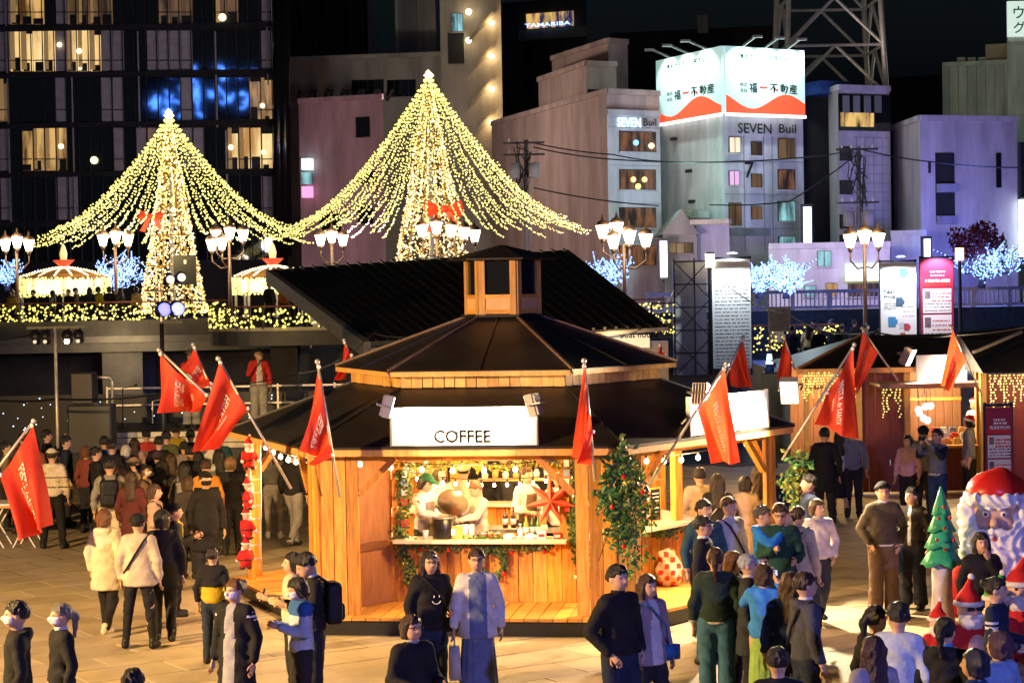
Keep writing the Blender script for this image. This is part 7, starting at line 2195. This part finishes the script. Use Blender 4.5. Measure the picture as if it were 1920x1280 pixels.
# walking in front of the kiosk
w1 = P_('woman with long black hair and glasses in a black tee with a smiley print', 806, 1034, 1.62, 18, BK, hair='long', glasses=True, style='short', fit=.038, arms=('hold', 'down'), bottom=DJEAN, bag=('shoulder', BK), group=FR, hem=.84)
mb = MB().tube([(.02 + .05 * math.cos(a), -.172 + .01 * abs(math.cos(a)), 1.20 + .05 * math.sin(a)) for a in np.linspace(3.5, 5.9, 9)], .006, 4)
for sx in (-.03, .03): mb.tube([(.02 + sx, -.172, 1.22), (.02 + sx, -.172, 1.245)], .006, 4)
mb.build('smiley_print', white_m, None).parent = w1
P_('woman in a long blue grey dress and white jacket carrying a plastic bag', 893, 1029, 1.66, 5, (.60, .57, .55), hair='pony', hcol=HBR, glasses=True, inner=(.13, .17, .30), iw=.085, skirt=(.12, .22), bottom=(.13, .16, .27), hem=.76, fit=.032, bag=('tote', (.45, .42, .38)), arms=('down', 'bag'), group=FR)
P_('woman with brown bob and glasses in black with blue cuffs, bottom centre', 772, 1154, 1.56, 35, BK, hair='bob', hcol=HBR, glasses=True, fit=.045, arms='hold', stripes=[((.04, .16, .5), .98, 1.03, 'arm')], collar=(.3, .28, .3), group=FR)
P_('man with dark hair in a black jacket and navy trousers', 1158, 1060, 1.76, 38, BK, hair='short', arms='pocket', bottom=(.012, .022, .05), fit=.04, legs='walk', collar=BK, group=FR)
P_('woman with long hair, striped tee and mauve coat with a blue bag', 1214, 1078, 1.60, 38, (.24, .20, .23), hair='long', hcol=HBR, inner=(.5, .5, .52), fit=.042, hem=.80, bag=('shoulder', (.02, .12, .30)), legs='walk', group=FR)
# group at the right of the kiosk
RG = 'visitors right of the kiosk'
P_('young man in a teal sweatshirt with a dark vest strap', 1320, 937, 1.74, 15, (.03, .075, .11), hair='short', strap=BK, hy=25, bottom=BK, shoe=WH, group=RG)
P_('man with glasses, dark suit jacket and white collar', 1318, 968, 1.70, 72, (.02, .024, .02), hair='short', glasses=True, collar=WH, bottom=(.05, .09, .12), group=RG)
P_('young man in a white shirt with a dark diagonal strap', 1367, 932, 1.74, 35, (.50, .47, .50), hair='short', hcol=HBR, strap=(.06, .02, .02), collar=WH, group=RG)
P_('man with cropped grey hair in a bright blue rain jacket', 1430, 948, 1.70, 70, (.015, .16, .55), hair='short', hcol=(.09, .08, .07), arms='photo', style='hood', fit=.036, bag=('phone', BK), group=RG)
P_('man with glasses and a dark green jacket holding a drink', 1462, 944, 1.74, -5, (.012, .05, .035), hair='short', hcol=HBR, glasses=True, arms=('hold', 'phone'), hp=12, fit=.034, group=RG)
P_('person in a beige hooded coat with a black strap seen from behind', 1496, 950, 1.66, 140, (.50, .42, .31), hair='short', hcol=HBR, style='hood', strap=BK, fit=.036, hem=.7, group=RG)
P_('woman in a white jacket and dark jeans strolling with hand in pocket', 1533, 936, 1.60, 12, (.66, .60, .56), hair='bob', hcol=HBR, arms=('pocket', 'down'), legs='walk2', bottom=(.03, .035, .045), hy=25, fit=.036, collar=(.5, .45, .45), group=RG)
P_('man in a navy jacket facing left behind the ivy post', 1516, 890, 1.74, -80, NV, hair='short', collar=(.08, .06, .14), group=RG)
P_('man in an olive hoodie, black beanie and wide brown trousers', 1655, 905, 1.74, 3, (.075, .062, .04), hair='short', hat='beanie', arms='pocket', style='hood wide', bottom=(.13, .085, .06), fit=.042, stripes=[(WH, .90, .93, 'all')], collar=WH, group=RG)
P_('woman in a black track jacket with a white zip looking left', 1709, 914, 1.62, -30, (.035, .03, .028), hair='pony', hy=-20, arms=('down', 'hold'), bottom=(.015, .018, .03), stripes=[(WH, .9, 1.47, 'zip'), (WH, 1.36, 1.40, 'arm')], bag=('tote', (.06, .20, .65)), style='wide', group=RG)
P_('woman with a red brown ponytail, dark green jacket and blue jeans', 1341, 1028, 1.64, 172, (.018, .035, .028), hair='pony', hcol=(.06, .022, .012), fit=.04, style='wide hood', bottom=(.045, .13, .22), stripes=[(WH, .90, .94, 'all')], group=RG)
P_('woman with orange brown hair lifting a phone behind the ponytail', 1376, 1034, 1.55, 75, (.20, .18, .2), hair='bob', hcol=HAU, arms='photo', bag=('phone', BK), group=RG)
P_('elderly person with silver hair in a dark coat', 1403, 1040, 1.58, 80, (.03, .035, .045), hair='short', hcol=(.40, .44, .44), collar=WH, hem=.6, group=RG)
P_('woman in a bright blue sweatshirt over lime green taking a photo', 1432, 1058, 1.56, 160, (.04, .22, .72), hair='bob', hcol=HBR, arms='photo', bag=('phone', BK), bottom=(.25, .42, .12), skirt=(.15, .2), group=RG)
P_('woman with very long dark hair in navy seen from behind', 1480, 1074, 1.62, 182, (.012, .03, .085), hair='long', hcol=HBR, fit=.036, group=RG)
P_('youth with reddish dark hair in a slate hooded jacket facing right', 1510, 1074, 1.70, 105, (.05, .055, .085), hair='short', hcol=(.03, .012, .012), style='hood', strap=BK, fit=.04, collar=WH, bottom=NV, group=RG)
P_('round dark head at the bottom edge below the navy long hair', 1458, 1214, 1.58, 180, BK, hair='short', group=FR)
P_('woman with long plum brown hair in grey at the bottom edge', 1636, 1194, 1.58, -160, (.30, .28, .32), hair='long', hcol=(.035, .014, .02), group=FR)
P_('man with black hair in a pale blue white jacket from behind', 1684, 1130, 1.70, 155, (.42, .50, .60), hair='short', hy=40, fit=.044, group=FR)
P_('woman with a dark ponytail beside the pale blue jacket', 1642, 1136, 1.62, 120, BK, hair='pony', group=FR)
P_('woman with a blue ribbon in her hair and a black hoodie', 1772, 1158, 1.60, 150, BK, hair='pony', style='hood', collar=(.06, .2, .45), group=FR)
P_('smiling woman in a navy track top with white stripes posing with the santas', 1868, 1083, 1.62, 62, NV, hair='bun', arms='hold', hy=10, stripes=[(WH, 1.25, 1.27, 'arm'), (WH, 1.29, 1.31, 'arm')], group=FR)
P_('crouching woman in black, finger to her chin, before the giant santa', 1840, 1000, 1.64, 2, BK, hair='long', arms=('chin', 'down'), loc=Vector((W(1840, 1000, 23.2).x, 23.2, 0)), base=.292, legs='crouch', fit=.04, group=FR)
P_('woman with a plum bob in a pale blue top at the bottom right', 1872, 1184, 1.58, -140, (.16, .26, .42), hair='bob', hcol=(.06, .025, .04), group=FR)
P_('girl with a blue black bob at the bottom right edge', 1826, 1218, 1.55, -120, (.02, .05, .14), hair='bob', hcol=(.01, .014, .03), group=FR)
# by the stalls
SG = 'visitors by the market stalls'
P_('girl in a pink sweatshirt near the glowing cones', 1702, 816, 1.56, -35, (.50, .28, .36), hair='bob', bottom=BK, fit=.034, group=SG)
P_('man with glasses in a grey varsity jacket photographing beside the stall', 1757, 804, 1.76, -55, (.14, .16, .23), hair='short', glasses=True, arms='photo', bag=('phone', BK), stripes=[(NV, .8, 1.6, 'arm'), (WH, .93, .945, 'all')], bottom=(.02, .045, .12), group=SG)
P_('person in a black hat behind the photographing man', 1731, 799, 1.72, 175, (.18, .16, .13), hair='short', hat='beanie', group=SG)
P_('stall keeper in a santa hat and grey cardigan before the menu banner', 1816, 781, 1.66, -110, (.19, .20, .25), hair='bob', hat='santa', hatcol=(.5, .02, .02), skirt=(.2, .19), bottom=BK, hem=.84, fit=.036, group=SG)
p = W(1828, 790, 42.3); P_('stall worker in a santa hat inside the market stall', 1828, 755, 1.68, -60, WH, hair='bob', hat='santa', hatcol=(.5, .02, .02), loc=Vector((p.x, 42.3, 0)), base=.2, group=SG)
P_('man in a long black coat walking away near the stall', 1546, 802, 1.76, 178, BK, hair='short', legs='walk', hem=.6, group=SG)
P_('woman in a white sweater and black skirt walking away near the stall', 1574, 806, 1.62, 182, (.55, .50, .48), hair='long', skirt=(.35, .18), bottom=BK, legs='walk', group=SG)
P_('person in grey just right of the white sweater', 1598, 800, 1.68, 170, (.16, .17, .22), hair='short', group=SG)
# on the rising path
PG = 'people on the rising path'
for lab, px, py, yaw, top, kw in (('man in a pale grey sweater on the rising path', 1457, 604, 165, (.40, .40, .44), {}), ('person with white straps on the rising path', 1485, 611, 180, (.04, .06, .10), dict(bag=('backpack', NV))), ('person in a black brimmed hat on the rising path', 1524, 597, 180, BK, dict(hat='brim')),
                                  ('grey haired person on the rising path', 1536, 612, 175, BK, dict(hcol=HGR)), ('person in black raising a phone on the rising path', 1560, 598, 190, BK, dict(arms='photo')), ('tall person in black on the rising path', 1578, 595, 170, BK, {}),
                                  ('woman in beige on the rising path', 1516, 626, 160, TN, dict(hair='long')), ('man facing right by the Year mug banner', 1624, 590, 80, (.05, .03, .03), {}), ('person with a round hairdo before the Year mug banner', 1655, 602, 175, (.05, .04, .04), dict(hair='bun')), ('person in a dark coat left of the Year mug banner', 1602, 600, 120, BK, {})):
    p = W(px, py, 68); H_ = 1.68
    yy = 66 + (px % 5); q = G(px, py, 1.2 + 1.685)
    kw.setdefault('hair', 'short')
    P_(lab, px, py, H_, yaw, top, base=1.2, group=PG, res=1.7, **kw) if 64 < q.y < 83 else P_(lab, px, py, H_, yaw, top, base=1.2, loc=Vector((W(px, py, 70).x, 70, 0)), group=PG, res=1.7, **kw)
BG = 'people on the footbridge'
names = ('yellow coat', 'dark coat', 'grey jacket', 'black jacket', 'brown coat', 'navy coat', 'bright yellow jacket', 'black hood', 'dark brown jacket', 'amber coat', 'black suit', 'orange jacket', 'charcoal coat', 'dark green coat')
cols = ((.4, .28, .03), BK, GY, BK, BR, NV, (.5, .38, .02), BK, (.06, .04, .02), (.4, .25, .05), BK, (.45, .14, .03), (.04, .04, .04), (.02, .05, .03))
spots = (22, 62, 98, 128, 142, 168, 185, 205, 225, 255, 505, 532, 552, 575)
near = ('at the far left of', 'left of the pavilion posts on', 'left of centre under the left pavilion on', 'under the left pavilion on', 'under the left pavilion finial on', 'right under the left pavilion on', 'right side of the left pavilion on', 'just right of the left pavilion on', 'before the blue tree on', 'left of the smaller light tree on', 'under the half hidden pavilion on', 'near the roof edge on', 'by the roof edge on', 'close to the roof edge on')
for n_, c_, px, w_ in zip(names, cols, spots, near):
    Y = 81.0 if px < 400 else 77.5
    P_('person in a %s %s the footbridge' % (n_, w_), px, 550, rnd.uniform(1.58, 1.75), rnd.uniform(0, 360), c_, hair=rnd.choice(['short', 'bob', 'long']), loc=Vector((W(px, 550, Y).x, Y, 0)), base=2.95 if px < 400 else 3.0, group=BG, res=1.9)
